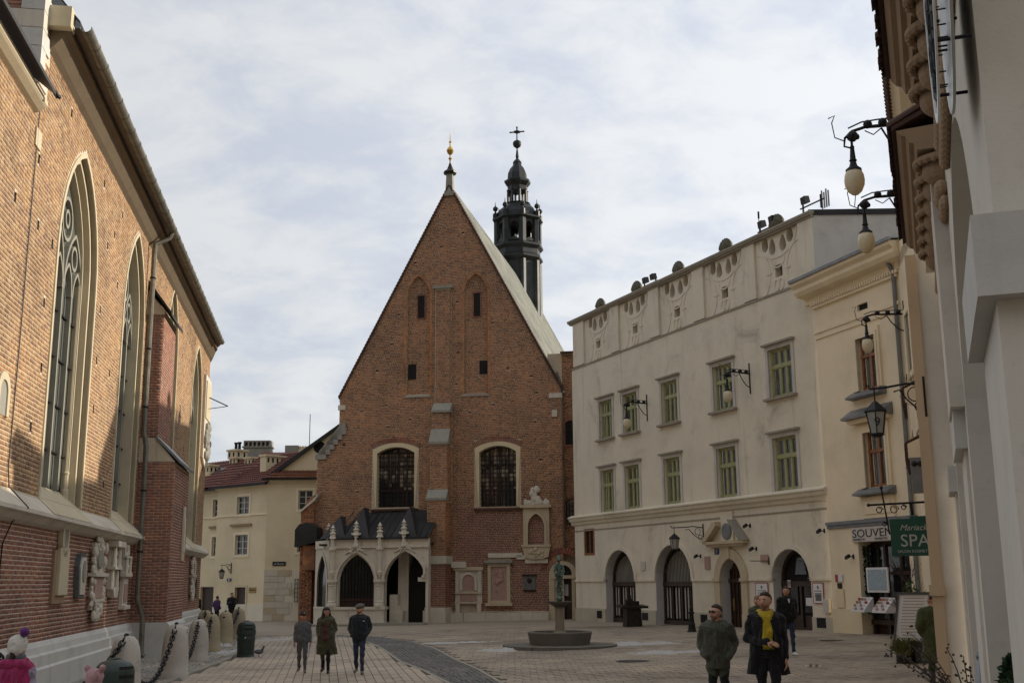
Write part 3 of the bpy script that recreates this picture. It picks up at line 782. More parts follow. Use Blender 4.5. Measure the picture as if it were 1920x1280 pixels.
# ---- memorials on the basilica wall
def memorial(name, label, u, out_, parts, F=FMA, group=None, cat='memorial'):
    t = thing(name, label, cat, F.w(u, out_, 0), F.rot, group)
    for nm, mb, mat in parts: mb.build(nm, mat, t)
    return t
def lumps(mb, u0, u1, z0, z1, y, n, r, seed, mi=0):
    rr = random.Random(seed)
    for _ in range(n):
        a = r*rr.uniform(.5, 1.1); mb.ball((rr.uniform(u0,u1), y+rr.uniform(-.02,.02), rr.uniform(z0,z1)), (a, a*.7, a*rr.uniform(.8,1.5)), 7, 5, mi)
    return mb
memorial('memorial_plaque', 'cream memorial plaque on a brown backing, with an oval portrait on top', 29.3, .01, [
    ('backing', MB().box(-.75,.55,-.06,0,1.75,3.0), [BROWN]), ('tablet', MB().box(-.5,.5,-.13,-.06,1.95,3.05), [LIME2]),
    ('medallion_frame', MB().band(arc(0,3.3,.23,0,2*PI,18,.34)[:-1], arc(0,3.3,.36,0,2*PI,18,.47)[:-1], -.13, -.01, 0, True), [LIME2]),
    ('portrait', MB().prism(arc(0,3.3,.24,0,2*PI,16,.35)[:-1], -.09, 0), [DARKST]), ('finial', MB().box(-.09,.09,-.12,0,3.72,3.86), [DARKST])])
memorial('memorial_plaque', 'coffin-shaped white plaque with a dark oval portrait, in a grey frame', 31.5, .01, [
    ('frame', MB().prism([(-.36,1.86),(-.5,2.65),(-.3,2.98),(.3,2.98),(.5,2.65),(.36,1.86)], -.12, 0), [GREYP]),
    ('tablet', MB().prism([(-.27,1.94),(-.4,2.62),(-.24,2.88),(.24,2.88),(.4,2.62),(.27,1.94)], -.15, -.11), [LIME]),
    ('portrait', MB().prism(arc(0,2.52,.19,0,2*PI,16,.28)[:-1], -.18, -.15), [DARKST])])
def baroque(u, z0, z1, w, seed, panel, label):
    h = z1-z0; a = MB()
    a.box(-w*.45, w*.45, -.1, 0, z0+h*.1, z1-h*.05); a.box(-w*.62, w*.62, -.22, 0, z0+h*.52, z0+h*.565); a.box(-w*.5, w*.5, -.2, 0, z0+h*.2, z0+h*.23)
    c = MB(); lumps(c, -w*.62, -w*.4, z0+h*.12, z1-h*.1, -.12, 26, .11, seed); lumps(c, w*.4, w*.6, z0+h*.12, z1-h*.1, -.12, 26, .11, seed+1)
    lumps(c, -w*.4, w*.4, z0, z0+h*.18, -.14, 26, .12, seed+2); lumps(c, -w*.35, w*.35, z1-h*.16, z1, -.12, 22, .1, seed+3)
    memorial('wall_epitaph', label, u, .01, [('slab', a, [LIME]), ('carving', c, [LIME]),
        ('inscription_panel', MB().box(-w*.34,w*.34,-.14,-.1,z0+h*.25,z0+h*.5), [panel]),
        ('oval_relief', MB().prism(arc(0,z0+h*.74,w*.24,0,2*PI,16,h*.12)[:-1], -.17, -.1), [DARKST])])
baroque(33.7, 1.3, 3.42, 1.5, 11, PINK, 'baroque epitaph with scrolls and a large pinkish inscription panel, under the stone ledge')
t = memorial('wall_epitaph', 'columned white epitaph reaching the ledge, tapering bracket below', 36.1, .01, [
    ('slab', MB().box(-.5,.5,-.08,0,2.05,3.4), [LIME]), ('cornice', MB().box(-.68,.68,-.3,0,3.28,3.44).box(-.6,.6,-.24,0,2.62,2.7), [LIME]),
    ('relief', lumps(MB(), -.28,.28,2.75,3.2,-.1,16,.11,31), [LIME]),
    ('bracket', MB().prism([(-.45,2.1),(-.3,1.82),(.3,1.82),(.45,2.1)], -.2, 0), [LIME])])
for s in (-.42, .42): MB().lathe([(.09,2.7),(.07,2.76),(.06,3.2),(.09,3.28)], 8, (s,-.16,0)).build('column', [LIME], t)
for s in (-.42, .42): MB().lathe([(.07,2.05),(.06,2.6)], 8, (s,-.12,0)).build('column', [LIME], t)
memorial('memorial_plaque', 'small dark plaque between two white epitaphs on the brick wall', 37.05, .01, [('tablet', MB().box(-.22,.22,-.05,0,2.3,3.1), [DBRONZE]), ('rim', MB().band(rect(-.2,.2,2.32,3.08), rect(-.26,.26,2.26,3.14), -.08, 0, 0, True), [IRON])])
t = memorial('wall_epitaph', 'narrow white epitaph with a red-brown framed panel, next to the downpipe', 38.3, .01, [
    ('slab', MB().box(-.45,.45,-.1,0,1.5,3.42), [LIME]), ('cornice', MB().box(-.6,.6,-.2,0,2.42,2.52).box(-.55,.55,-.2,0,1.42,1.54).box(-.5,.5,-.18,0,3.0,3.06), [LIME]),
    ('inscription_panel', MB().box(-.3,.3,-.13,-.1,1.65,2.2), [PINK]), ('relief', lumps(MB(), -.25,.25,2.6,3.35,-.1,22,.1,41), [LIME])])
for s in (-.36, .36): MB().lathe([(.07,2.52),(.05,2.58),(.05,2.95),(.07,3.0)], 8, (s,-.15,0)).build('column', [LIME], t)
baroque(57.0, 1.5, 3.4, 1.0, 61, LIME, 'pale carved epitaph at the far end of the brick church wall')
memorial('memorial_plaque', 'dark upright tablet at the far corner of the brick church', 58.6, .01, [('tablet', MB().box(-.3,.3,-.07,0,1.55,2.4), [DBRONZE]), ('rim', MB().band(rect(-.28,.28,1.57,2.38), rect(-.36,.36,1.5,2.46), -.1, 0, 0, True), [IRON])])
memorial('memorial_plaque', 'tall white tablet on the front of the brick buttress', 43.0, 1.22, [('tablet', MB().box(-.3,.3,-.05,0,3.0,4.9), [LIME2]), ('inscription_panel', MB().box(-.18,.18,-.08,-.05,3.3,4.5), [LIME])])
# sundial relief near the far corner
t = memorial('wall_sundial', 'carved pale stone sundial high on the far corner of the brick church', 60.0, .01, [
    ('slab', MB().prism([(-1.3,8.4),(-1.3,12.6),(1.3,12.6),(1.3,8.4),(0,7.9)], -.12, 0), [LIME]), ('carving', lumps(MB(), -1.1,1.1,8.5,10.2,-.18,50,.2,71), [DARKST]),
    ('dial', MB().box(-1.1,1.1,-.17,-.12,10.4,12.3), [LIME2])], cat='sundial')
MB().tube([(0,-.15,11.6),(.3,-1.1,11.2)], .03).tube([(0,-.15,11.0),(.3,-1.1,11.2)], .02).build('gnomon', [IRON], t)
# ================================================================== gabled brick church
C = thing('gabled_church', 'tall brick church front with a steep pointed gable and stepped middle buttress', 'church', (FCH.ox, FCH.oy, 0), FCH.rot)
APX = (-3.87, 25.95)
outl = [(-11.95,-.6),(-11.95,9.65),(-10.62,11.35),(-10.62,13.05),APX,(2.83,13.05),(2.83,-.6)]
ow_l = seg_arch(-8.22,-5.92,6.45,9.62,.36); ow_r = seg_arch(-2.02,.16,6.37,9.52,.36)
ni_l = pointed_arch(-6.5,-5.05,13.05,19.0,20.35); ni_r = pointed_arch(-2.98,-1.5,13.0,19.0,20.3)
door_h = [(2.3,-.6),(2.3,2.28),(2.45,2.28)]
rnd = random.Random(12)
PUTC = [(-9.2,12.2),(-7.7,12.5),(-9.6,9.3),(-7.6,11.2),(-6.2,11.6),(-5.4,12.4),(-2.6,11.9),(-1.2,12.3),(1.3,11.2),(-.4,11.0),(1.4,12.9),(-9.4,7.4),(-7.0,5.2+1.0),(-2.9,8.4),(-2.7,10.3),(1.6,9.0),(1.2,8.0),
        (-8.3,14.6),(-7.4,16.2),(-8.9,13.4),(-.3,14.4),(.4,15.2),(-3.4,13.6),(-3.3,15.5),(-3.3,17.0),(-3.35,18.6),(-6.0,21.2),(-2.6,21.0),(-4.4,22.1),(-5.2,23.0),(-3.0,22.9),(-1.2,17.2),(-.6,16.2),(1.1,13.9),(-7.0,18.0),(-1.0,12.9),(-10.3,10.2),(-2.2,16.3)]
ph = [rect(u-.08,u+.08,z-.05,z+.05) for u, z in PUTC if (u,z) not in ((-9.6,9.3),(-5.4,12.4),(-.4,11.0),(-2.7,10.3),(1.2,8.0),(-8.9,13.4),(.4,15.2),(-3.3,17.0),(-2.6,21.0),(-5.2,23.0),(-.6,16.2),(-1.0,12.9))]
nonniche = lambda h: not any(n0 < h[0][0] < n1 and h[0][1] > 13 and h[0][1] < 20 for n0, n1 in ((-6.75,-4.85),(-3.2,-1.3)))
ph_wall = [h for h in ph if nonniche(h)]
wb = MB().wall(outl, [ow_l, ow_r, ni_l, ni_r]+ph_wall, 0, .5, 0, 1, depths=[.6,.6,.16,.16]+[.16]*len(ph_wall))
for n in (ni_l, ni_r): wb.prism(n, .16, .2, 0)
# solid sides and back
wb.add([(-10.62,.5,-.6),(2.83,.5,-.6),(2.83,30,-.6),(-10.62,30,-.6),(-10.62,.5,13.05),(2.83,.5,13.05),(2.83,30,13.05),(-10.62,30,13.05)], [(1,2,6,5),(3,0,4,7)], 0)
wb.add([(-11.95,0,-.6),(-11.95,1.6,-.6),(-11.95,1.6,9.65),(-11.95,0,9.65),(-10.62,1.6,-.6),(-10.62,1.6,11.35),(-10.62,0,11.35)], [(0,1,2,3),(1,4,5,2),(3,2,5,6)], 0)
hb_ = MB()
for h in ph_wall: hb_.band(h, [(h[0][0]-.01,h[0][1]-.01),(h[1][0]-.01,h[1][1]+.01),(h[2][0]+.01,h[2][1]+.01),(h[3][0]+.01,h[3][1]-.01)], -.001, .14, 0, True).prism(h, .12, .13)
hb_.build('putlog_hole', [MB2], C)['kind'] = 'stuff'
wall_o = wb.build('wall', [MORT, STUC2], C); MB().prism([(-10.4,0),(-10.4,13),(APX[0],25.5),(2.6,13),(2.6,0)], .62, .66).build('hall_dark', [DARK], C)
slits = [(-5.83,-5.42,17.75,19.12),(-2.37,-1.97,17.68,19.1),(-6.42,-5.9,14.02,14.92),(-2.04,-1.48,14.15,14.98)]
EPI = [(-3.4,-1.84,.3,3.0),(-1.62,-.1,.9,3.5)]
def spC(z):
    s = spans_of(outl, z); cuts = []
    for w, d in ((ow_l,.02),(ow_r,.02),(ni_l,0),(ni_r,0)):
        for dz in (-.045,.045): cuts += spans_of(w, z+dz)
    if 6.3 < z < 10.25: cuts += [(-8.5,-5.66),(-2.3,.43)]
    for h in ph_wall:
        if h[0][1]-.04 < z < h[1][1]+.04: cuts.append((h[0][0], h[2][0]))
    for a, b, z0, z1 in EPI:
        if z0 < z < z1: cuts.append((a+.1, b-.1))
    if z < 3.95 and z > 0: cuts += spans_of(round_arch(1.98,3.6,-.5,2.4), z)
    if z < 12.35: cuts.append((-4.72,-3.66))
    elif z < 19.6: cuts.append((-4.72,-3.72))
    if z < .55: return []
    if z < 4.45: cuts.append((-11.0,-5.0))
    return minus(s, cuts)
CR, LB = .098, .29
rw, full = brick_rows(spC, .55, 25.9, CR, LB, .020, 0, .007, 21)
def spN(z):
    s = spans_of(ni_l, z)+spans_of(ni_r, z)
    return minus(s, [(a-.02, b+.02) for a, b, z0, z1 in slits if z0-.03 < z < z1+.03])
rn_, _ = brick_rows(spN, 13.05, 20.4, CR, LB, .020, .16, .007, 22)
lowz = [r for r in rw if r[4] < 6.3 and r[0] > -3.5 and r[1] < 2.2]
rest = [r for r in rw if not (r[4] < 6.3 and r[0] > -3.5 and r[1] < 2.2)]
pieces(C, 'brick', 'brickwork', rest+rn_, MB1, loc_of(FCH), 150, full)
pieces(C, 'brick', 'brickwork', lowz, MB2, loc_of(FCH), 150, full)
# slit and square openings: recessed dark boxes with thin brick edge
mb = MB()
for a, b, z0, z1 in slits: mb.box(a, b, .13, .30, z0, z1)
mb.build('slit_opening', [DARK], C)['kind'] = 'stuff'
mb = MB()
for a, b, z0, z1 in slits[:2]: mb.band(rect(a,b,z0,z1), rect(a-.07,b+.07,z0-.07,z1+.07), .10, .3, 0, True)
mb.build('slit_jamb', [MB2], C)['kind'] = 'stuff'
mb = MB()
for n in (ni_l, ni_r): mb.band(n, offset_path(n, .15), -.02, .1)
mb.build('niche_roll', [MB1], C)['kind'] = 'stuff'
for u0, u1, z in ((-6.6,-4.95,13.0),(-3.1,-1.4,12.95)): MB().hexa([(u0,-.06,z-.12),(u1,-.06,z-.12),(u1,.16,z),(u0,.16,z),(u0,-.06,z-.05),(u1,-.06,z-.05),(u1,.16,z+.1),(u0,.16,z+.1)]).build('ledge', [DARKST], C)
# buttress in the middle, stage by stage
def stage(u0, u1, d, z0, z1, mat=MORT):
    b = MB().box(u0, u1, -d, 0, z0, z1).build('buttress_stage', [mat], C)
    rows_, _ = brick_rows(lambda z: [(u0, u1)], z0, z1, CR, LB, .020, -d, .008, int(z0*7)+3)
    z = z0; k = 0
    while z+CR <= z1:
        y = -d-(k % 2)*LB/2
        while y < -.02:
            a, e = max(y+.007, -d), min(y+LB-.008, 0)
            if e-a > .03: rows_.append((u1-.02, u1+.010, a, e, z+.007, z+CR-.008))
            y += LB
        z += CR; k += 1
    pieces(b, 'brick', 'brickwork', rows_, MB1 if z0 > 2 else MB2, loc_of(FCH), 40 if z0 < 4 else 0, full)
def cap(u0, u1, d0, d1, z0, z1, mat=DARKST):
    MB().hexa([(u0-.06,-d0-.1,z0),(u1+.06,-d0-.1,z0),(u1+.06,-d1+.0,z0),(u0-.06,-d1,z0),(u0-.06,-d0-.1,z0+.14),(u1+.06,-d0-.1,z0+.14),(u1+.06,-d1,z1),(u0-.06,-d1,z1)]).build('weathering', [mat], C)
stage(-4.72,-3.66,1.55,.75,3.15); stage(-4.72,-3.66,1.5,3.6,6.7); cap(-4.72,-3.66,1.5,1.1,6.7,7.35)
stage(-4.70,-3.68,1.05,6.75,9.95); cap(-4.70,-3.68,1.05,.6,9.95,10.9,DARKST)
stage(-4.68,-3.68,.6,10.0,11.9); cap(-4.68,-3.68,.6,.1,11.85,12.5,DARKST)
stage(-4.66,-3.76,.14,12.4,19.45); MB().box(-4.8,-3.62,-.24,0,19.45,19.62).build('ledge', [DARKST], C)
MB().box(-4.86,-3.56,-1.75,0,-.5,.62).box(-4.78,-3.62,-1.66,0,.62,.78).box(-3.56,-2.9,-.5,0,-.5,.45).build('buttress_footing', [LIME], C)
MB().box(-4.80,-3.58,-1.66,0,3.16,3.6).box(-3.6,-2.75,-.35,0,2.95,3.3).build('band_stone', [LIME], C)
# stone footing with separate blocks
u = -3.3; k = 0
while u < 1.95:
    w = random.uniform(.55, 1.05); e = min(u+w, 1.98)
    MB().box(u+.006, e-.006, -.22-random.uniform(0,.02), 0, -.5, .44+.03*(k%2)).build('footing_stone', [LIME], C); u = e; k += 1
for a, b, z in ((-1.5,.5,3.62),(.15,1.0,3.5),(.65,1.95,3.28)): MB().box(a, b, -.12, 0, z-.12, z+.12).build('ledge_stone', [LIME], C)
for q in ([(2.15,12.55,.75,.28),(2.3,11.45,.3,.4),(-10.7,12.3,.45,.3)]): MB().box(q[0],q[0]+q[2],-.06,.1,q[1],q[1]+q[3]).build('kneeler_stone', [LIME], C)
# stepped stone caps on the left corner
mb = MB()
for i in range(6):
    x0 = -12.05+i*.24; z0 = 9.62+i*.29
    MB().hexa([(x0,-.1,z0-.25),(x0+.7,-.1,z0-.25),(x0+.7,1.6,z0-.25),(x0,1.6,z0-.25),(x0,-.1,z0-.03),(x0+.62,-.1,z0+.55),(x0+.62,1.6,z0+.55),(x0,1.6,z0-.03)]).build('coping_stone', [DARKST], C)
MB().prism([(-12.75,-.5),(-12.75,6.15),(-12.35,7.0),(-11.95,7.25),(-11.95,-.5)], -.3, 1.2).build('corner_buttress', [MB2], C)
q, _ = brick_rows(lambda z: [(-12.75,-11.95)] if z < 6.15 else [(-12.5,-11.95)], -.2, 6.9, CR, LB, .015, -.3, .011, 33)
pieces(C, 'brick', 'brickwork', q, MB1, loc_of(FCH), 0)
MB().hexa([(-12.8,-.42,6.2),(-11.9,-.42,6.9),(-11.9,.6,6.9),(-12.8,.6,6.2),(-12.8,-.42,6.32),(-11.6,-.42,7.35),(-11.6,.6,7.35),(-12.8,.6,6.32)]).build('weathering', [LIME], C)
# gable edge tiles and the roof
mb = MB(); L = math.hypot(6.75, 12.9); n = 72
for s in (-1, 1):
    for i in range(n):
        t0, t1 = i/n, (i+.9)/n
        a = (APX[0]+s*6.8*t0, APX[1]+.06-12.95*t0); b = (APX[0]+s*6.8*t1, APX[1]+.06-12.95*t1)
        mb.hexa([(a[0],-.1,a[1]-.10),(b[0],-.1,b[1]-.12),(b[0],.35,b[1]-.12),(a[0],.35,a[1]-.10),(a[0]+s*.05,-.1,a[1]+.02),(b[0]+s*.05,-.1,b[1]+.05),(b[0]+s*.05,.35,b[1]+.05),(a[0]+s*.05,.35,a[1]+.02)])
o = mb.build('verge_tiles', [TILEB], C); o['kind'] = 'stuff'
DR = 31.0
MB().hexa([(APX[0]-6.9,.3,12.9),(APX[0]-6.75,.3,12.9),(APX[0]-6.75,DR,12.9),(APX[0]-6.9,DR,12.9),(APX[0]-.06,.3,25.9),(APX[0],.3,25.9),(APX[0],DR,25.9),(APX[0]-.06,DR,25.9)]).hexa(
     [(APX[0]+6.75,.3,12.9),(APX[0]+6.9,.3,12.9),(APX[0]+6.9,DR,12.9),(APX[0]+6.75,DR,12.9),(APX[0],.3,25.9),(APX[0]+.08,.3,25.9),(APX[0]+.08,DR,25.9),(APX[0],DR,25.9)]).hexa(
     [(APX[0]-6.9,DR,12.9),(APX[0]+6.9,DR,12.9),(APX[0]+3.4,DR+6.5,12.9),(APX[0]-3.4,DR+6.5,12.9),(APX[0]-.05,DR-.5,25.85),(APX[0]+.05,DR-.5,25.85),(APX[0]+.05,DR,25.85),(APX[0]-.05,DR,25.85)]).build('roof', [LEAD], C)
mb = MB(); y = .6
while y < DR:
    mb.hexa([(APX[0]+6.9,y,12.9),(APX[0]+6.97,y,12.93),(APX[0]+6.97,y+.035,12.93),(APX[0]+6.9,y+.035,12.9),(APX[0]+.06,y,25.93),(APX[0]+.13,y,25.96),(APX[0]+.13,y+.035,25.96),(APX[0]+.06,y+.035,25.93)]); y += .52
o = mb.build('standing_seams', [LEAD], C); o['kind'] = 'stuff'
# windows of the ground storey hall
PALEP = plain('pale_reflection_glass', (.40,.34,.27), .12, 0, .3, 3, 0)  # pale tone that paints lit reflections onto the small panes
def hall_window(w, u0, u1, z0, z1):
    fr = MB().band(w, [(u0-.06 if i == 0 else (u1+.06 if i == len(w)-1 else x), z) for i, (x, z) in enumerate([(p[0]+(-.27 if p[0] < (u0+u1)/2 else .27)*(abs(p[0]-(u0+u1)/2)/((u1-u0)/2)), p[1]+(.24 if 0 < i2 < len(w)-1 else 0)) for i2, p in enumerate(w)])], -.03, .05)
    o = fr.build('window', [STUC2], C)
    MB().hexa([(u0-.3,-.16,z0-.2),(u1+.3,-.16,z0-.2),(u1+.3,.5,z0-.2),(u0-.3,.5,z0-.2),(u0-.3,-.16,z0-.12),(u1+.3,-.16,z0-.12),(u1,.5,z0+.05),(u0,.5,z0+.05)]).build('sill', [TILEB], o)
    MB().prism(w, .56, .6).build('pane', [PANED], o)
    ba = MB(); zt = max(z for _, z in w)
    for i in range(1, 9): x = u0+(u1-u0)*i/9; ba.box(x-.02, x+.02, .36, .40, z0, zt-.06-.25*abs(i/4.5-1)**2)
    z = z0+.22
    while z < zt-.3: ba.box(u0, u1, .34, .37, z-.02, z+.02); z += .25
    ba.build('grille', [IRON], o)
    fb = MB(); c = (u0+u1)/2
    for x in (c-.55, c, c+.55): fb.box(x-.035, x+.035, .48, .55, z0, zt-.1)
    for z in (z0+1.0, z0+2.4): fb.box(u0, u1, .46, .54, z-.06, z+.06)
    fb.build('frame', [DARKW], o)
    cb = MB(); r2 = random.Random(int(u0*10))
    for i in range(4):
        for j in range(3):
            pass
    for i in range(9):
        for j in range(10):
            x = u0+.05+i*(u1-u0-.1)/9; zz = z0+.95+j*.25
            if zz > zt-.35-.25*abs((i+.5)/4.5-1)**2: continue
            cb.box(x, x+(u1-u0-.1)/9-.03, .552, .556, zz, zz+.225, r2.choice((0,0,1,1,2) if j > 1 else (0,2,2,2)))
    cb.build('small_panes', [PALEP, plain('dim_reflection_glass_'+str(int(u0*10)), (.15,.125,.10), .15, 0, .3, 3, 0), PANED], o)['kind'] = 'stuff'  # mixed pane tones carry the reflections as colour
    ab = MB(); wc = (u0+u1)/2; hw = (u1-u0)/2+.28; rr = (hw*hw+.36*.36)/(2*.36)
    zc_ = zt+.24+.02-rr; a_ = math.asin(hw/rr); n_ = 30
    for i in range(n_):
        t0 = -a_+2*a_*i/n_+.006; t1 = -a_+2*a_*(i+1)/n_-.006
        p = [(wc+r_*math.sin(t), zc_+r_*math.cos(t)) for r_, t in ((rr,t0),(rr,t1),(rr+.3,t1),(rr+.3,t0))]
        ab.prism(p, -.025, .05)
    ab.build('brick_arch', [MB2], C)['kind'] = 'stuff'
hall_window(ow_l, -8.22,-5.92,6.45,9.98); hall_window(ow_r, -2.02,.16,6.37,9.88)
# stair annex on the right with two barred windows and a doorway
ax0, ax1 = 2.84, 3.95
e1 = seg_arch(2.98,3.75,9.85,11.1,.18); e2 = seg_arch(2.95,3.75,5.25,6.6,.16)
MB().wall([(2.0,-.6),(2.0,15.25),(9.0,15.25),(9.0,-.6)], [e1,e2], .45, .3).build('annex_wall', [MORT], C)
def spA(z):
    c = []
    for e in (e1,e2):
        for dz in (-.04,.04): c += spans_of(e, z+dz)
    return minus([(2.84, 6.0)], c)
q, _ = brick_rows(spA, 3.8, 15.2, CR, LB, .015, .45, .011, 41); pieces(C, 'brick', 'brickwork', q, MB1, loc_of(FCH), 0)
MB().box(2.8,6.5,.2,1.4,15.22,15.32).build('coping', [TILEB], C)
MB().hexa([(2.4,.45,14.1),(2.9,.45,12.9),(2.9,2,12.9),(2.4,2,14.1),(2.6,.45,14.2),(3.0,.45,12.95),(3.0,2,12.95),(2.6,2,14.2)]).build('flashing', [DARKST], C)
for e in (e1, e2):
    o = MB().band(e, offset_path(e,.1), .42, .5).build('window', [MB2], C)
    MB().prism(e, .7, .74).build('pane', [PANED], o); b = MB()
    a0, a1, z0 = e[0][0], e[-1][0], e[0][1]
    for i in range(1, 5): x = a0+(a1-a0)*i/5; b.box(x-.016,x+.016,.56,.59,z0,z0+1.35)
    for i in range(1, 5): z = z0+1.4*i/5; b.box(a0,a1,.55,.58,z-.016,z+.016)
    b.build('grille', [IRON], o)
    MB().box(a0-.08,a1+.08,.38,.7,z0-.1,z0).build('sill', [MB2], o)
MB().box(2.0,3.9,-.05,.5,-.6,3.9).build('doorway_wall', [MORT], C) if False else None
dw = MB().wall([(1.98,-.6),(1.98,2.45)]+arc(2.79,2.45,.81,PI,0,12)[1:-1]+[(3.6,2.45),(3.6,-.6)], [rect(2.3,3.28,-.6,2.28), seg_arch(2.3,3.28,2.48,2.5,.55)], -.02, .42).build('doorway', [SAND], C)
MB().box(2.3,3.28,.36,.4,-.6,2.28).build('door', [DARKW], dw)
MB().prism(seg_arch(2.3,3.28,2.46,2.5,.57), .36, .4).build('fanlight', [PANED], dw)
MB().box(2.1,3.5,-.14,.1,2.3,2.46).box(2.12,2.3,-.08,.3,-.3,2.3).box(3.28,3.46,-.08,.3,-.3,2.3).build('door_surround', [SAND], dw)
MB().box(2.62,2.78,.20,.36,2.62,2.74).build('light', [WHITEP], dw)
MB().box(2.42,3.02,.355,.36,1.35,1.98).build('notice', [WHITEP], dw)
ab = MB()
for i in range(22):
    t0 = PI*i/22+.012; t1 = PI*(i+1)/22-.012
    ab.prism([(2.79+r_*math.cos(t), 2.72+r_*math.sin(t)) for r_, t in ((.95,t0),(.95,t1),(1.28,t1),(1.28,t0))], -.03, .4)
ab.build('brick_arch', [MB2], C)['kind'] = 'stuff'
q, _ = brick_rows(lambda z: minus([(2.84,3.9)], spans_of([(1.5,-.6),(1.5,2.72)]+arc(2.79,2.72,1.29,PI,0,12)+[(4.08,-.6)], z)), 2.6, 3.85, CR, LB, .015, .3, .011, 44)
pieces(C, 'brick', 'brickwork', q, MB2, loc_of(FCH), 0)
# finial on the gable
f = MB().box(-4.16,-3.58,-.15,.45,25.3,25.55).prism_z([(-4.1,-.1),(-3.64,-.1),(-3.64,.4),(-4.1,.4)],25.55,26.75,0,[(-4.05,-.06),(-3.69,-.06),(-3.69,.36),(-4.05,.36)]).build('gable_pedestal', [DARKST], C)
MB().lathe([(.36,26.75),(.42,26.82),(.42,26.9),(.22,27.05),(.12,27.3),(.05,27.5)], 8, (-3.87,.15,0)).build('pedestal_cap', [DBRONZE], C)
MB().lathe([(.035,27.4),(.05,27.7),(.12,27.78),(.05,27.86),(.035,28.0),(.16,28.12),(.23,28.3),(.16,28.46),(.05,28.58),(.04,28.8),(.09,28.86),(.03,28.95),(.015,29.5)], 12, (-3.87,.15,0)).build('gilded_finial', [GOLD], C, smooth=True)
# ---- epitaphs on the church front
def mem(name, label, u, parts): return memorial(name, label, u, .0, parts, FCH)
mem('wall_epitaph', 'grey stone epitaph with an arched reddish niche, beside the brick buttress', -2.62, [
    ('slab', MB().box(-.78,.78,-.14,.03,.95,2.95), [LIME]), ('cornice', MB().box(-.86,.86,-.28,.02,2.8,2.98).box(-.8,.8,-.24,.02,1.5,1.6).box(-.8,.8,-.22,.02,.95,1.05), [SAND]),
    ('arch_moulding', MB().band(round_arch(-.36,.36,1.68,2.2), round_arch(-.5,.5,1.68,2.2), -.24, 0), [LIME]),
    ('relief', MB().prism(round_arch(-.36,.36,1.68,2.2), -.17, 0), [PINK]), ('inscription_panel', MB().box(-.5,.5,-.18,0,1.1,1.45), [PINK]),
    ('pilaster', MB().box(-.76,-.56,-.22,0,1.6,2.8), [LIME]), ('pilaster', MB().box(.56,.76,-.22,0,1.6,2.8), [LIME]),
    ('bracket', MB().box(-.74,-.5,-.26,0,.45,.95), [LIME]), ('bracket', MB().box(.5,.74,-.26,0,.45,.95), [LIME])])
mem('wall_epitaph', 'framed pinkish relief slab with a heavy ledge above, on the brick church', -.86, [
    ('frame', MB().band(rect(-.46,.46,1.12,3.0), rect(-.64,.64,.98,3.18), -.2, .03, 0, True), [SAND]), ('relief', MB().box(-.46,.46,-.1,.03,1.12,3.0), [PINK]),
    ('figure', lumps(lumps(MB(), -.22,.22,1.4,2.7,-.11,16,.13,91), -.12,.12,2.4,2.8,-.13,6,.12,92), [PINK]),
    ('cornice', MB().box(-.82,.82,-.34,.02,3.2,3.34).box(-.72,.72,-.26,.02,3.1,3.2), [DARKST]), ('base', MB().box(-.78,.78,-.26,.02,.82,.98), [SAND])])
mem('memorial_plaque', 'small grey metal plaque with a round portrait under a thin ledge', .88, [
    ('tablet', MB().box(-.32,.32,-.07,-.012,1.7,2.45), [GREYP]), ('ledge', MB().box(-.42,.42,-.14,-.012,2.46,2.54), [DBRONZE]), ('base', MB().box(-.36,.36,-.1,-.012,1.62,1.7), [DBRONZE]),
    ('portrait', MB().ball((0,-.08,2.2), (.13,.05,.15)), [DBRONZE])])
t = mem('wall_aedicule', 'yellow sandstone niche frame with pointed arch and carved crest, on the brick church', 1.32, [
    ('arch_frame', MB().wall(rect(-.76,.76,4.2,6.25), [pointed_arch(-.47,.47,4.2,5.2,5.92)], -.2, .3), [SAND]),
    ('arch_moulding', MB().band(pointed_arch(-.47,.47,4.2,5.2,5.92), offset_path(pointed_arch(-.47,.47,4.2,5.2,5.92), .14), -.27, 0), [SAND]),
    ('cornice', MB().box(-.9,.9,-.36,0,6.25,6.42).box(-.84,.84,-.3,0,4.06,4.2), [SAND]),
    ('console', MB().prism([(-.8,4.05),(-.68,3.5),(-.3,3.38),(.3,3.38),(.68,3.5),(.8,4.05)], -.24, .02), [SAND]),
    ('carving', lumps(MB(), -.4,.4,3.55,3.95,-.25,12,.12,95), [SAND]),
    ('crest', lumps(lumps(MB(), -.7,.7,6.45,6.7,-.18,18,.16,96), -.25,.25,6.7,7.35,-.18,14,.17,97), [LIME]),
    ('side_jamb', MB().box(-.76,-.74,-.2,0,4.2,6.25).box(.74,.76,-.2,0,4.2,6.25), [SAND])])
# ================================================================== gothic porch in front of it
PO = thing('gothic_porch', 'pale stone gothic porch with pinnacles, two pointed arches and a black sheet roof', 'porch', (FCH.ox, FCH.oy, 0), FCH.rot)
D = -3.0
pa1 = pointed_arch(-9.48,-7.24,.86,2.15,3.8); pa2 = pointed_arch(-6.72,-4.34,-.5,2.15,3.85)
MB().wall([(-9.95,-.5),(-9.95,4.05),(-4.2,4.05),(-4.2,-.5)], [pa1, pa2], D, .45).wall([(-9.95,-.5),(-9.95,4.05),(-4.2,4.05),(-4.2,-.5)], [pa1, pa2], D+.45, .01).build('arcade_wall', [PORCHST], PO)
MB().band(pa1, offset_path(pa1,.16), D-.1, D+.2).build('arch_moulding', [PORCHST], PO); MB().band(pa2, offset_path(pa2,.16), D-.1, D+.2).build('arch_moulding', [PORCHST], PO)
MB().band(offset_path(pa1,-.1), pa1, D+.08, D+.3).build('arch_moulding', [PORCHST], PO)
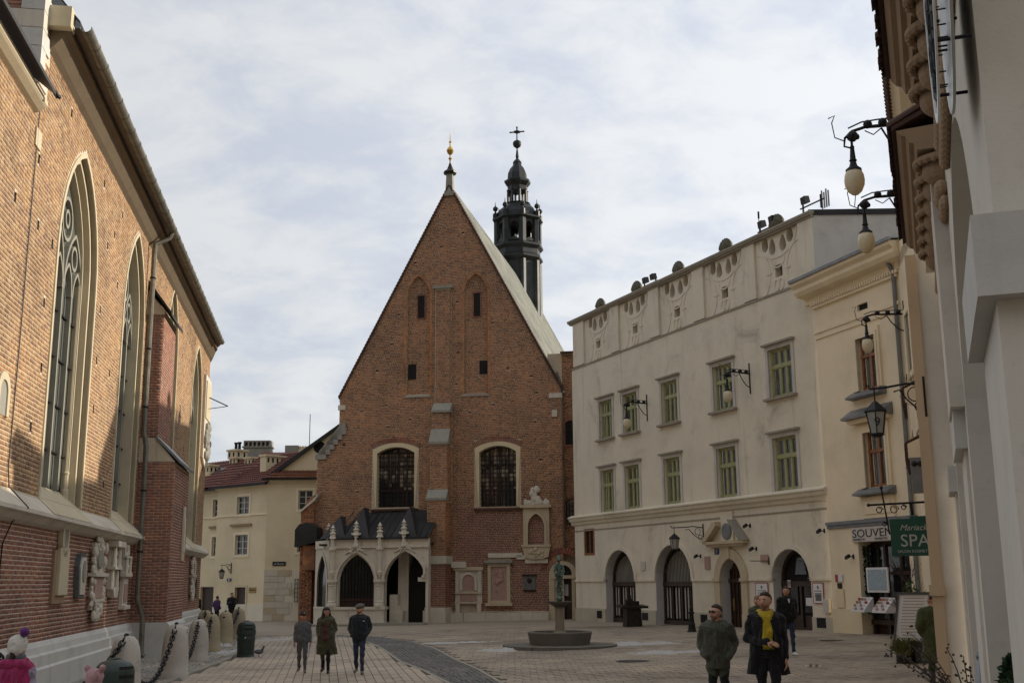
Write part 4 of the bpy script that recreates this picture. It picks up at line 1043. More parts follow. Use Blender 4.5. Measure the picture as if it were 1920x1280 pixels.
MB().box(-9.95,-4.2,D-.12,D+.3,4.05,4.13).box(-9.95,-4.2,D-.03,D+.3,4.13,4.5).box(-9.99,-4.2,D-.14,D+.3,4.46,4.55).build('cornice', [PORCHST], PO)
MB().box(-10.05,-6.68,D-.16,D+.4,-.4,.72).box(-10.1,-6.6,D-.24,D+.45,.72,.86).box(-10.1,-6.6,D-.22,D+.4,-.4,.05).build('parapet', [PORCHST], PO)
for u in (-9.72, -6.98): MB().lathe([(.30,.86),(.30,1.0),(.24,1.06),(.26,1.14),(.2,1.2),(.2,1.95),(.24,2.0),(.22,2.06),(.34,2.2),(.34,2.35)], 8, (u,D-.03,0), PI/8).build('column', [PORCHST], PO)
# canted side bay
SB = MB(); sa = pointed_arch(-.35,.35,.86,2.2,3.5)
import itertools
def cant(p, y):    # local frame of the canted bay, from (-9.95,D) back to the left
    ca, sa_ = math.cos(R(47)), math.sin(R(47)); x = p[0]-1.0
    return (-9.95+x*ca*.95-(-y)*sa_*-.0, D-x*sa_*1.0+y*.3, p[1])
m_ = MB().wall([(-1.15,-.5),(-1.15,4.05),(1.0,4.05),(1.0,-.5)], [pointed_arch(-.75,.7,.86,2.15,3.7)], 0, .9)
m_.v = [cant((x,z), y) for x, y, z in m_.v]; m_.build('side_arcade_wall', [PORCHST], PO)
m_ = MB().band(pointed_arch(-.75,.7,.86,2.15,3.7), offset_path(pointed_arch(-.75,.7,.86,2.15,3.7),.16), -.3, .2); m_.v = [cant((x,z), y) for x, y, z in m_.v]; m_.build('arch_moulding', [PORCHST], PO)
m_ = MB().prism(pointed_arch(-.75,.7,.86,2.15,3.7), .6, .7); m_.v = [cant((x,z), y) for x, y, z in m_.v]; m_.build('pane', [PANED], PO)
m_ = MB().box(-1.15,1.0,-.5,.5,.72,.86).box(-1.15,1.0,-.3,.5,-.4,.72).box(-1.15,1.0,-.3,.5,4.05,4.5); m_.v = [cant((x,z), y) for x, y, z in m_.v]; m_.build('parapet', [PORCHST], PO)
# glazed bay with bars, and the porch's deep shade put in as dark wall and door colour
MB().prism(pa1, D+.34, D+.36).build('pane', [PANED], PO)
b = MB()
for i in range(1, 12): x = -9.48+2.24*i/12; b.box(x-.012,x+.012,D+.28,D+.32,.86,2.15+1.55*(1-abs(i/6-1)**1.7))
for z in (1.15,1.75,2.2,2.75): b.box(-9.4,-7.3,D+.29,D+.32,z-.025,z+.025)
b.build('grille', [IRON], PO)
MB().box(-9.4,-7.3,D+.31,D+.335,.88,1.3).build('red_panel', [TILEB], PO)
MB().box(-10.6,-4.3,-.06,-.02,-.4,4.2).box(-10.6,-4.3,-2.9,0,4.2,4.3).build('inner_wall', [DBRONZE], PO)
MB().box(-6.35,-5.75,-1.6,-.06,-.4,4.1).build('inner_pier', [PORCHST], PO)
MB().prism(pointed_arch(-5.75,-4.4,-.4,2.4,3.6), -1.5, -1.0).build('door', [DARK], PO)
MB().prism([(-6.65,-.4),(-6.65,1.5),(-6.2,1.5),(-6.2,.9),(-5.9,.6),(-5.9,-.4)], -2.2, -1.5).build('stair_parapet', [PORCHST], PO)
MB().box(-7.2,-4.2,D-.9,D,-.4,.02).box(-11.0,-6.5,D-.6,D,-.4,-.06).build('step', [DARKST], PO)
# roof with three gablets
MB().hexa([(-11.2,-.4,4.55),(-4.2,-.0,4.55),(-4.2,0,4.56),(-11.2,0,4.55),(-10.3,-.1,6.0),(-4.2,-.1,6.1),(-4.2,0,6.1),(-10.3,0,6.0)]) if False else None
rf = MB().add([(-10.0,D-.15,4.55),(-4.2,D-.15,4.55),(-4.2,-.02,6.3),(-9.0,-.02,6.15),(-11.2,-.02,4.55)], [(0,1,2,3),(0,3,4),(0,4,1)]); rf.build('roof', [BLACKR], PO)
MB().box(-10.0,-4.2,D-.2,D-.1,4.5,4.6).build('eaves_gutter', [BLACKR], PO)
for u, h in ((-8.36,6.35),(-5.62,6.35),(-9.75,5.9)):
    MB().add([(u-.75,D-.1,4.58),(u+.75,D-.1,4.58),(u,-.9,h),(u,D+1.1,h)], [(0,1,3),(0,3,2),(1,2,3)]).build('gablet', [BLACKR], PO)
sm = MB()
for i in range(14): x = -9.6+i*.4; sm.hexa([(x,D-.15,4.57),(x+.03,D-.15,4.57),(x+.03,-.05,6.22),(x,-.05,6.22),(x,D-.15,4.61),(x+.03,D-.15,4.61),(x+.03,-.05,6.26),(x,-.05,6.26)])
sm.build('standing_seams', [BLACKR], PO)['kind'] = 'stuff'
def pinnacle(u, y, z0, z1, cross=False):
    h = z1-z0; p = MB()
    p.lathe([(.2,0),(.2,h*.08),(.12,h*.1),(.12,h*.42),(.22,h*.45),(.16,h*.5),(.13,h*.62),(.20,h*.66),(.08,h*.72),(.07,h*.84),(.13,h*.88),(.06,h*.93),(.02,h)], 8, (u,y,z0))
    for k in range(4):
        a = PI/4+k*PI/2
        for q, r in ((.48,.06),(.64,.05),(.78,.04)): p.ball((u+.14*math.cos(a), y+.14*math.sin(a), z0+h*q), r, 6, 4)
    if cross: p.box(u-.27,u+.27,y-.07,y+.07,z0+h*.47,z0+h*.54)
    p.build('pinnacle', [PORCHST], PO)
pinnacle(-8.36,D-.1,4.1,5.55,True); pinnacle(-5.6,D-.1,4.1,5.6,True); pinnacle(-6.98,D-.12,3.95,5.45); pinnacle(-9.72,D-.12,3.95,5.35); pinnacle(-10.35,D+.9,4.0,5.5,True)
for u, h in ((-8.36,3.8),(-5.55,3.85)):
    MB().prism([(u-.62,h-.1),(u-.3,h+.2),(u-.1,h+.55),(u,h+.75),(u+.1,h+.55),(u+.3,h+.2),(u+.62,h-.1),(u,h+.22)], D-.16, D).build('ogee_crest', [PORCHST], PO)
    lumps(MB(), u-.5,u+.5,h,h+.3,D-.16,12,.07,int(-u*10)).build('crocket', [PORCHST], PO)['kind'] = 'stuff'
for u in (-9.72,-6.98): MB().lathe([(.0,2.35),(.16,2.6),(.2,2.75),(.12,2.8),(.14,3.9),(.22,3.95),(.22,4.1)], 8, (u,D-.06,0)).build('shaft', [PORCHST], PO)
MB().box(-4.42,-4.3,D-.35,D-.05,2.55,2.95).ball((-4.42,D-.2,2.45),.13).box(-4.75,-4.3,D-.2,D-.1,2.2,2.42).build('carved_bracket', [PORCHST], PO)
# dark hood at the porch's left end
t = thing('chapel_hood', 'dark sheet-metal hood on a brick corbel at the left end of the church', 'hood', FCH.w(-12.0,.3,0), FCH.rot)
MB().prism([(-.75,4.35),(-.75,5.2),(-.5,5.5),(0,5.6),(.6,5.3),(.6,4.5)], -.9, .1).build('hood', [BLACKR], t); MB().prism([(-.72,4.2),(.95,4.55),(.95,4.7),(-.72,4.35)], -1.0, .1).build('hood_roof', [BLACKR], t)
MB().box(-.3,.45,-.7,.1,2.9,4.3).build('corbel', [MB1], t)

# ================================================================== bell turret on the ridge
TU = thing('bell_turret', 'dark metal bell turret with open lantern, ball and cross on the church ridge', 'turret', FCH.w(-3.85,-22.6,0), FCH.rot)
oct_ = PI/8
MB().lathe([(1.75,20),(1.75,27.3),(1.85,27.4),(1.85,27.6)], 8, (0,0,0), oct_).build('shaft', [COPPER], TU)
for k in range(8):
    a = k*PI/4+oct_
    MB().lathe([(.26,20),(.26,27.3)], 6, (1.72*math.cos(a),1.72*math.sin(a),0)).build('corner_pilaster', [COPPER], TU)
MB().lathe([(1.8,27.3),(2.05,27.5),(2.05,27.65),(1.85,27.8),(1.85,28.15),(2.1,28.35),(2.1,28.5),(1.8,28.6)], 8, (0,0,0), oct_).build('lower_cornice', [COPPER], TU)
for k in range(8):     # belfry piers and cusped arches
    a = k*PI/4+oct_; MB().lathe([(.36,28.5),(.33,28.7),(.33,31.2),(.38,31.3)], 6, (1.65*math.cos(a),1.65*math.sin(a),0), a).build('pier', [COPPER], TU)
    a2 = k*PI/4; ca, sa2 = math.cos(a2), math.sin(a2)
    q = MB().wall(rect(-.75,.75,28.5,31.3), [[(-.38,28.9),(-.38,30.2),(-.46,30.45),(-.3,30.65),(-.2,30.9),(0,31.0),(.2,30.9),(.3,30.65),(.46,30.45),(.38,30.2),(.38,28.9)]], -1.62, .2)
    q.prism([(-.6,28.7),(0,29.15),(.6,28.7)], -1.74, -1.6)
    q.v = [(-y*ca-x*sa2*1, -y*sa2+x*ca, z) for x, y, z in q.v]; q.build('belfry_arch', [COPPER], TU)
MB().lathe([(1.75,31.2),(2.1,31.45),(2.1,31.6),(1.75,31.7)], 8, (0,0,0), oct_).build('upper_cornice', [COPPER], TU)
MB().lathe([(1.8,31.65),(1.72,32.2),(1.5,32.75),(1.2,33.1),(1.05,33.35),(1.12,33.45),(.95,33.55)], 8, (0,0,0), oct_).build('cupola', [COPPER], TU)
for k in range(8):
    a = k*PI/4+oct_
    MB().lathe([(.22,31.6),(.22,32.2),(.1,32.3),(.06,32.5),(.17,32.6),(.22,32.8),(.17,33.0),(.05,33.1),(.015,33.6)], 8, (1.85*math.cos(a),1.85*math.sin(a),0)).build('ball_finial', [COPPER], TU)
for k in range(8):
    a = k*PI/4+oct_; MB().lathe([(.14,33.5),(.11,33.6),(.11,35.0),(.15,35.1)], 6, (.78*math.cos(a),.78*math.sin(a),0)).build('lantern_column', [COPPER], TU)
MB().lathe([(.85,35.0),(.95,35.2),(.95,35.4),(1.25,35.7),(1.28,35.85),(.95,36.0),(.9,36.5),(.7,36.9),(.42,37.2),(.4,37.35),(.44,37.45),(.3,37.75),(.12,38.0),(.16,38.3),(.10,39.0),(.05,39.5)], 8, (0,0,0), oct_).build('spire', [COPPER], TU)
MB().ball((0,0,39.85), .36, 14, 10).build('orb', [COPPER], TU)
cr = MB().lathe([(.07,40.1),(.05,41.0),(.05,41.9),(.02,41.95)], 8).box(-.55,.55,-.05,.05,41.15,41.27).box(-.05,.05,-.06,.06,40.9,41.9)
for x, z in ((-.55,41.21),(.55,41.21),(0,41.9)): cr.ball((x,0,z), .10, 8, 5)
cr.lathe([(.02,-.04),(.3,-.04),(.3,.04),(.02,.04)], 14, (0,0,41.21)); cr.build('cross', [COPPER], TU)
ZI = [20,27.3,28.5,31.3,33.5,35.1,35.85,37.4,39.5,39.85,41.2,41.95]; ZO = [20,27.2,28.6,30.65,32.25,33.4,34.2,35.8,37.1,37.53,38.53,38.98]
for o in kids(TU):
    for v in o.data.vertices:
        z = v.co.z
        if z > 35.2 and z < 39.6: v.co.x *= .87; v.co.y *= .87
        v.co.z = float(np.interp(z, ZI, ZO))
# sides of the turret that face the sun are plain sheet like the rest; nothing else to do
# ================================================================== grey house with the pierced attic
H = thing('townhouse', 'long grey-cream townhouse with pierced ring-pattern attic and olive green windows', 'house', (FHO.ox, FHO.oy, 0), FHO.rot)
HL = 21.12
WX = [(3.12,4.5),(5.66,7.08),(9.39,10.8),(13.78,15.25),(17.83,19.35)]
wins = [rect(a,b,z0,z1) for z0,z1 in ((9.36,11.36),(5.62,7.75)) for a,b in WX]
arch = [(3.36,6.38,2.15),(8.3,11.44,2.2),(17.35,19.72,2.15)]
ah = [round_arch(a,b,-.5,zs,14) for a,b,zs in arch]
dh = pointed_arch(13.72,15.28,-.5,2.15,3.05,7)
vents = [(2.46,2.99,.30,.67),(7.04,7.59,.33,.67),(12.1,12.62,.35,.70),(20.0,20.52,.40,.76)]
MB().wall([(0,-.6),(0,13.62),(HL,13.62),(HL,-.6)], wins+ah+[dh]+[rect(*v) for v in vents]+[rect(1.1,2.25,3.48,4.85)], 0, .3, 0, 1,
     depths=[.24]*10+[.55]*3+[.45]+[.15]*4+[.12]).add([(HL,0,-.6),(HL,6,-.6),(HL,6,13.62),(HL,0,13.62)], [(0,1,2,3)]).add([(0,0,-.6),(0,6,-.6),(0,6,13.62),(0,0,13.62)], [(0,1,2,3)]).build('wall', [STUC, STUC], H)
# attic with pilasters and five pierced panels
pil = [(.25,1.5),(4.5,5.42),(8.46,9.42),(12.42,13.34),(16.38,17.26),(20.22,HL)]
Z0, Z1 = 13.72, 16.2
ph_ = []
mold = MB()
for (a, b), (c, d) in zip(pil, pil[1:]):
    m = (b+c)/2; w = c-b; hs = [rect(m-.24,m+.24,14.30,14.82)]
    for k, ang in enumerate((-58,-21,21,58)):            # four tear-drop openings hung in a bowl
        x, z = m+math.sin(R(ang))*.98, 15.98-(math.cos(R(ang))-.5)*.62
        hs.append([(x+.29*math.sin(t)*(.72+.28*math.cos(t)) , z-.05-.36*math.cos(t)) for t in [i*2*PI/12 for i in range(12)]])
    ph_.append(hs)
    mold.band(arc(m,16.1,1.24,PI,2*PI,20,.92), arc(m,16.1,1.33,PI,2*PI,20,1.0), .06, .1)
    mold.band(arc(m,15.08,.40,PI*.95,2.05*PI,12,.34), arc(m,15.08,.46,PI*.95,2.05*PI,12,.40), .066, .1)
    for s in (-1, 1):
        mold.band([(m+s*(w/2-.10-.78*math.sin(t)), 14.55+.95*math.cos(t)) for t in [i*PI/14 for i in range(15)]], [(m+s*(w/2-.10-.85*math.sin(t)), 14.55+1.03*math.cos(t)) for t in [i*PI/14 for i in range(15)]], .06, .1)
        mold.box(m+s*.62-.16, m+s*.62+.16, .05, .1, 14.53, 14.60)
        mold.band(arc(m+s*.16,13.98,.12,0,2*PI,10,.22)[:-1], arc(m+s*.16,13.98,.17,0,2*PI,10,.27)[:-1], .05, .1, 0, True)
at = MB().wall([(.25,Z0),(.25,Z1),(HL,Z1),(HL,Z0)], [h for hs in ph_ for h in hs], .085, .3)
for a, b in pil: at.box(a, b, -.03, .5, Z0, Z1)
at.box(.2, HL+.02, .4, .42, Z0, Z1, 1) if False else None
ATT = at.build('attic_wall', [STUC], H)
mold.build('attic_moulding', [STUC], H)['kind'] = 'stuff'
MB().box(.28,HL-.05,.42,.5,Z0,Z1).build('attic_back', [DARKST], H)
MB().box(-.12,HL+.06,-.16,.75,Z1,Z1+.07).box(-.06,HL+.04,-.09,.7,Z1-.08,Z1).box(-.14,HL+.08,-.19,.8,Z1+.07,Z1+.16).build('attic_coping', [COPING], H)
MB().box(-.02,HL+.02,-.05,.3,13.58,13.66).build('attic_ledge', [COPING], H)
def ribbed(c):
    m = MB()
    for k in range(9):
        a = PI*(k+.5)/9; m.tube([(c[0]+.05*math.cos(a),c[1],c[2]-.3),(c[0]+.30*math.cos(a),c[1]-.1,c[2]-.05+.12*math.sin(a)),(c[0]+.46*math.cos(a),c[1]-.02,c[2]-.12+.42*math.sin(a))], [.07,.11,.085], 6)
    m.ball((c[0],c[1],c[2]-.05), (.36,.22,.28), 10, 7); return m
for u, z in ((3.1,0),(7.0,0),(10.95,0),(14.9,0),(18.6,0)):
    ribbed((u,.25,16.70)).box(u-.32,u+.32,.05,.45,16.34,16.5).build('shell_finial', [MOSS], H)
# end wall of the attic, turning away to the right
ew = MB(); e0 = (HL, 0); L = 6.5; ax, ay = 1.0, -.02     # world direction, into the house frame
du, dy = ax*FHO.ux+ay*FHO.uy, ax*FHO.px+ay*FHO.py
ew.add([(HL,0,12.5),(HL+du*L,dy*L,12.5),(HL+du*L,dy*L,16.2),(HL,0,16.2)], [(0,1,2,3)]).build('attic_end_wall', [WHITEG], H)
MB().hexa([(HL-.02,-.15,16.2),(HL+du*L,dy*L-.15,16.2),(HL+du*L,dy*L+.5,16.2),(HL-.02,.5,16.2),(HL-.02,-.15,16.42),(HL+du*L,dy*L-.15,16.42),(HL+du*L,dy*L+.5,16.42),(HL-.02,.5,16.42)]).build('attic_coping', [BLACKR], H)
# floor cornice and the thin band below, dado ledge, socle
MB().prism_x([(0,5.58),(-.12,5.60),(-.36,5.50),(-.36,5.45),(-.29,5.40),(-.25,5.28),(-.14,5.22),(-.10,5.10),(0,5.05)], -.15, HL+.1).build('floor_cornice', [STUC], H)
MB().box(0,HL,-.03,0,4.74,4.80).build('thin_moulding', [COPING], H)
op = [(a,b) for a,b,_ in arch]+[(13.72,15.28)]
def runs(gap=.0):
    x = 0.0; r = []
    for a, b in sorted(op): r.append((x, a-gap)); x = b+gap
    r.append((x, HL)); return r
for a, b in runs(): MB().box(a, b, -.07, 0, 2.12, 2.22).build('dado_ledge', [STUC], H)
SOC = masonry('socle_plaster', (.48,.44,.35), (.15,.13,.11), .8, .8)
for a, b in runs(): MB().box(a, b, -.06, 0, -.6, .78).build('socle', [SOC], H)
for v in vents: MB().box(v[0],v[1],-.075,-.06,v[2],v[3]).build('cellar_vent', [IRON], H)
# windows
def house_window(a, b, z0, z1, seed):
    rr = random.Random(seed)
    o = MB().band([(a,z0),(a,z1),(b,z1),(b,z0)], [(a-.17,z0-.02),(a-.17,z1+.17),(b+.17,z1+.17),(b+.17,z0-.02)], -.04, .02).build('window', [WHITEG], H)
    MB().box(a-.27,b+.27,-.18,.05,z1+.17,z1+.25).build('drip_ledge', [COPING], o)
    if z0 > 8: MB().box(a-.25,b+.25,-.2,.2,z0-.1,z0).build('sill', [COPING], o)
    fr = MB(); zt = z0+(z1-z0)*.64; y0, y1 = .14, .22
    for x in (a+.04, a+(b-a)*.365, a+(b-a)*.635, b-.04): fr.box(x-.045,x+.045,y0,y1,z0,z1)
    fr.box(a,b,y0-.03,y1,zt-.07,zt+.07).box(a,b,y0,y1,z0,z0+.09).box(a,b,y0,y1,z1-.08,z1)
    for i in range(3):
        xa, xb = (a+.09, a+(b-a)*.365-.045) if i == 0 else ((a+(b-a)*.365+.045, a+(b-a)*.635-.045) if i == 1 else (a+(b-a)*.635+.045, b-.09))
        fr.band(rect(xa+.04,xb-.04,zt+.11,z1-.12), rect(xa,xb,zt+.07,z1-.08), y0+.015, y1, 0, True).band(rect(xa+.04,xb-.04,z0+.13,zt-.11), rect(xa,xb,z0+.09,zt-.07), y0+.015, y1, 0, True)
    fr.build('frame', [GREENW], o)
    MB().box(a,b,.2,.215,z0,z1).build('pane', [PANE], o)
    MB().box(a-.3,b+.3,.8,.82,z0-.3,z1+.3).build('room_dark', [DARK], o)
    for s in range(2):
        cb = MB(); x0 = a+.03 if s == 0 else b-.03-rr.uniform(.55,.68); w = rr.uniform(.52,.68); n = 10
        for i in range(n): cb.box(x0+w*i/n, x0+w*(i+.9)/n, .30+.02*(i%2), .33+.02*(i%2), z0, z1)
        cb.build('curtain', [CURT], o)['kind'] = 'stuff'
for k, (z0, z1) in enumerate(((9.36,11.36),(5.62,7.75))):
    for i, (a, b) in enumerate(WX): house_window(a, b, z0, z1, k*9+i)
# small brown window at the left end
o = MB().band(rect(1.22,2.13,3.6,4.73), rect(1.1,2.25,3.48,4.85), -.02, .1, 0, True).box(1.65,1.7,.02,.08,3.6,4.73).build('small_window', [BROWNW], H); MB().box(1.2,2.15,.08,.1,3.55,4.8).build('pane', [PANED], o)
# arched openings with mouldings and panelled doors
for k, ((a, b, zs), h) in enumerate(zip(arch, ah)):
    mo = MB().band(round_arch(a,b,2.2,zs), offset_path(round_arch(a,b,2.2,zs), .17), -.07, .03).build('archivolt', [STUC], H)
    MB().wall(offset_path([(x,z) for x,z in h], .02), [], -.0, 0) if False else None
    MB().band(h, offset_path(h,-.004), .0, .55).build('reveal', [REVEAL], mo)
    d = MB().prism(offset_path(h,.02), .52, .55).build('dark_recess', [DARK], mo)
    zt = 2.0; c = (a+b)/2; fr = MB()
    fr.box(a,b,.38,.5,zt-.1,zt+.1).box(a,b,.38,.5,-.3,.35)
    for x in (a+.06,c,b-.06): fr.box(x-.06,x+.06,.4,.5,-.3,zt)
    fr.band(offset_path(round_arch(a,b,zt,zs),-.14), round_arch(a,b,zt,zs), .4, .5)
    if k < 2:
        for x in (a+(b-a)*.25, a+(b-a)*.75): fr.box(x-.03,x+.03,.4,.48,-.3,zt)
    fr.build('door_frame', [DARKW], mo)
    if k < 2:
        cb = MB(); n = 22
        for i in range(n):
            if i % 2 or i in (10,): continue
            x = a+.15+(b-a-.3)*i/n; cb.box(x, x+(b-a)/n*.75, .485, .49, .45, zt-.15)
        cb.build('curtain', [CURT], mo)['kind'] = 'stuff'
        cb = MB()
        for i in range(n): x = a+.2+(b-a-.4)*i/n; cb.box(x, x+(b-a)/n*.4, .49, .5, zt+.1, zs+math.sqrt(max(0,((b-a)/2)**2-(x-c)**2))-.25)
        cb.build('curtain', [DARKST], mo)['kind'] = 'stuff'
    else:
        for x0, x1, z0, z1 in ((a+.35,c-.2,.9,1.9),(c+.2,b-.35,.9,1.9)): MB().box(x0,x1,.42,.46,z0,z1).build('door_pane', [PANED], mo)
        MB().box(a+.3,c-.15,.46,.5,-.3,.8).box(c+.15,b-.3,.46,.5,-.3,.8).build('door_panel', [DARKW], mo)
        for x, z, w, hh in ((c+.5,1.32,.36,.3),(a+.5,2.0,.22,.28),(a+.5,1.35,.25,.3)): MB().box(x-w/2,x+w/2,.38,.4,z-hh/2,z+hh/2).build('notice', [WHITEP], mo)
        MB().prism([(c-.35,2.35),(c-.2,3.0),(c+.2,3.0),(c+.35,2.35)], .45, .48).build('reflected_pane', [PANE], mo)
# stone portal with broken pediment
P_ = MB().band(dh, offset_path(dh,.42), -.10, .02).build('portal', [SAND], H)
for s in (13.3, 15.28): MB().box(s,s+.42,-.13,0,-.5,.78).build('portal_jamb', [SAND], P_); MB().box(s-.04,s+.46,-.16,0,2.1,2.24).build('portal_impost', [SAND], P_)
MB().box(14.42,14.58,-.16,0,3.05,3.5).build('keystone', [SAND], P_)
MB().box(12.85,15.85,-.32,0,3.66,3.78).box(13.0,15.7,-.24,0,3.56,3.66).build('pediment_base', [SAND], P_)
MB().prism([(12.8,3.78),(13.7,4.60),(13.95,4.60),(13.95,4.42),(13.12,3.78)], -.36, 0).build('pediment_half', [SAND], P_)
MB().prism([(15.92,3.78),(15.0,4.66),(14.82,4.66),(15.62,3.78)], -.36, 0).build('pediment_half', [DARKST], P_)
MB().box(13.95,14.85,-.07,0,3.78,5.0).build('pediment_block', [STUC], P_)
MB().lathe([(.35,-.02),(.35,.03),(.30,.04)], 20, (0,0,0)).build('medallion', [ZINC], P_, loc=(14.40,-.08,4.18), rot=(PI/2,0,0))
MB().band(offset_path(dh,-.004), dh, 0, .45).build('reveal', [REVEAL], P_)
MB().prism(offset_path(dh,.02), .43, .45).build('door_leaf', [DARKW], P_)
mb = MB()
for i in range(6): x = 13.85+i*.25; mb.box(x-.02,x+.02,.37,.43,-.3,2.6)
mb.box(13.72,15.28,.35,.43,2.05,2.2).build('door_frame', [DARKW], P_)
MB().box(14.05,14.13,.32,.37,.9,1.4).build('handle', [BRASS], P_)
sgn = thing('house_number_plate', 'blue enamel plate with a white figure 7 beside the stone portal', 'sign', FHO.w(13.5,.03,3.37), FHO.rot)
MB().box(-.17,.17,0,.02,-.13,.13).build('plate', [BLUEP], sgn); lettering(sgn, '7', .2, (0,-.006,-.07), WHITEP)
def museum_sign(u, z0, z1, w, label):
    s = thing('wall_sign', label, 'sign', FHO.w(u,.02,0), FHO.rot)
    MB().box(-w/2,w/2,-.02,0,z0,z1).build('board', [WHITEP], s)
    MB().band(rect(-w/2,w/2,z0,z1), rect(-w/2-.02,w/2+.02,z0-.02,z1+.02), -.03, 0, 0, True).build('rim', [REDP], s)
    mb = MB().box(-.04,.04,-.03,-.02,z1-.2,z1-.09)
    for k in range(3): mb.box(-w*.36,w*.36,-.024,-.02,z1-.30-k*.09,z1-.27-k*.09)
    mb.build('print', [GREYP], s)['kind'] = 'stuff'
    return s
museum_sign(16.62,1.2,2.02,.8,'white museum sign with red rim between the portal and the right-hand arch')
s = museum_sign(20.15,1.3,2.02,.58,'white sign with grey block of print, right of the right-hand arch'); MB().box(-.17,.17,-.03,-.02,1.38,1.62).build('print_block', [GREYP], s)
for u, z, w, h_, lab in ((12.75,2.9,.4,.55,'faded tan plaque left of the stone portal'),(16.9,3.0,.5,.3,'faded tan plaque right of the stone portal'),(7.2,2.85,.4,.4,'pale blank plaque between the two left arches')):
    s = thing('wall_plaque', lab, 'plaque', FHO.w(u,.02,z), FHO.rot); MB().box(-w/2,w/2,-.03,0,-h_/2,h_/2).build('plate', [PINK if u > 9 else WHITEG], s)
s = thing('junction_box', 'grey box low on the grey house wall by the yellow shop', 'box', FHO.w(20.65,.02,1.2), FHO.rot); MB().box(-.17,.17,-.1,0,-.25,.25).build('box', [STUC], s); MB().box(-.14,.14,-.11,-.1,-.22,.22).build('lid', [WHITEG], s)
# wall camera, floodlight
def wall_cam(F, u, z, label, name='security_camera'):
    s = thing(name, label, 'camera', F.w(u,0,z), F.rot)
    MB().box(-.025,.025,-.2,0,-.02,.02).build('arm', [IRON], s); MB().hexa([(-.14,-.28,-.10),(.06,-.28,-.03),(.06,-.18,-.03),(-.14,-.18,-.10),(-.14,-.28,.0),(.06,-.28,.08),(.06,-.18,.08),(-.14,-.18,.0)]).build('body', [IRON], s); MB().box(-.05,.05,-.02,0,-.08,.08).build('mount', [IRON], s)
wall_cam(FHO, 16.35, 3.4, 'dark camera on the grey house just right of the pediment foot'); wall_cam(FHO, 12.2, 3.2, 'small dark camera under the hanging street lantern')
wall_cam(FHO, 16.0, 4.35, 'small dark spotlight right of the broken pediment', 'wall_spotlight')
s = thing('bracket_arm', 'thin iron bracket arm left of the right-hand arch', 'bracket', FHO.w(17.15,0,2.9), FHO.rot); MB().box(-.02,.02,-.9,0,-.015,.015).box(-.04,.04,-.02,0,-.15,.15).build('arm', [IRON], s)
# rooftop kit
def flood(u, z, label, n=2):
    s = thing('rooftop_floodlight', label, 'floodlight', FHO.w(u,-.25,z), FHO.rot)
    MB().box(-.75,.75,-.03,.03,0,.04).box(-.6,-.55,-.03,.03,-.3,.3).box(.5,.55,-.03,.03,-.3,.25).build('rail', [IRON], s)
    for k in range(n): MB().hexa([(-.5+k*.75,-.16,.1),(-.18+k*.75,-.2,.1),(-.18+k*.75,.06,.16),(-.5+k*.75,.06,.16),(-.5+k*.75,-.2,.38),(-.18+k*.75,-.24,.38),(-.18+k*.75,.0,.42),(-.5+k*.75,.0,.42)]).build('lamp_head', [IRON], s)
flood(8.3,16.55,'pair of dark floodlights on a rail behind the parapet, near the left end'); flood(18.0,16.6,'dark floodlights beside the moss-grey finial on the parapet'); flood(20.9,16.75,'floodlight and aerials on a rail at the tall right corner of the parapet',1)
s = thing('roof_aerial', 'thin upright aerial on the parapet of the grey house', 'aerial', FHO.w(17.3,-.3,16.3), FHO.rot); MB().tube([(0,0,0),(0,0,1.1)],.02).build('mast', [IRON], s); MB().tube([(0,0,.95),(0,0,1.25)],.045).build('tip', [IRON], s)
s = thing('roof_aerial', 'cluster of pale aerial rods by the corner floodlight', 'aerial', FHO.w(21.2,-.5,16.5), FHO.rot)
for k in range(4): MB().tube([(k*.13,0,0),(k*.13,0,.75-.1*(k%2))],.035).build('rod', [ZINC], s)

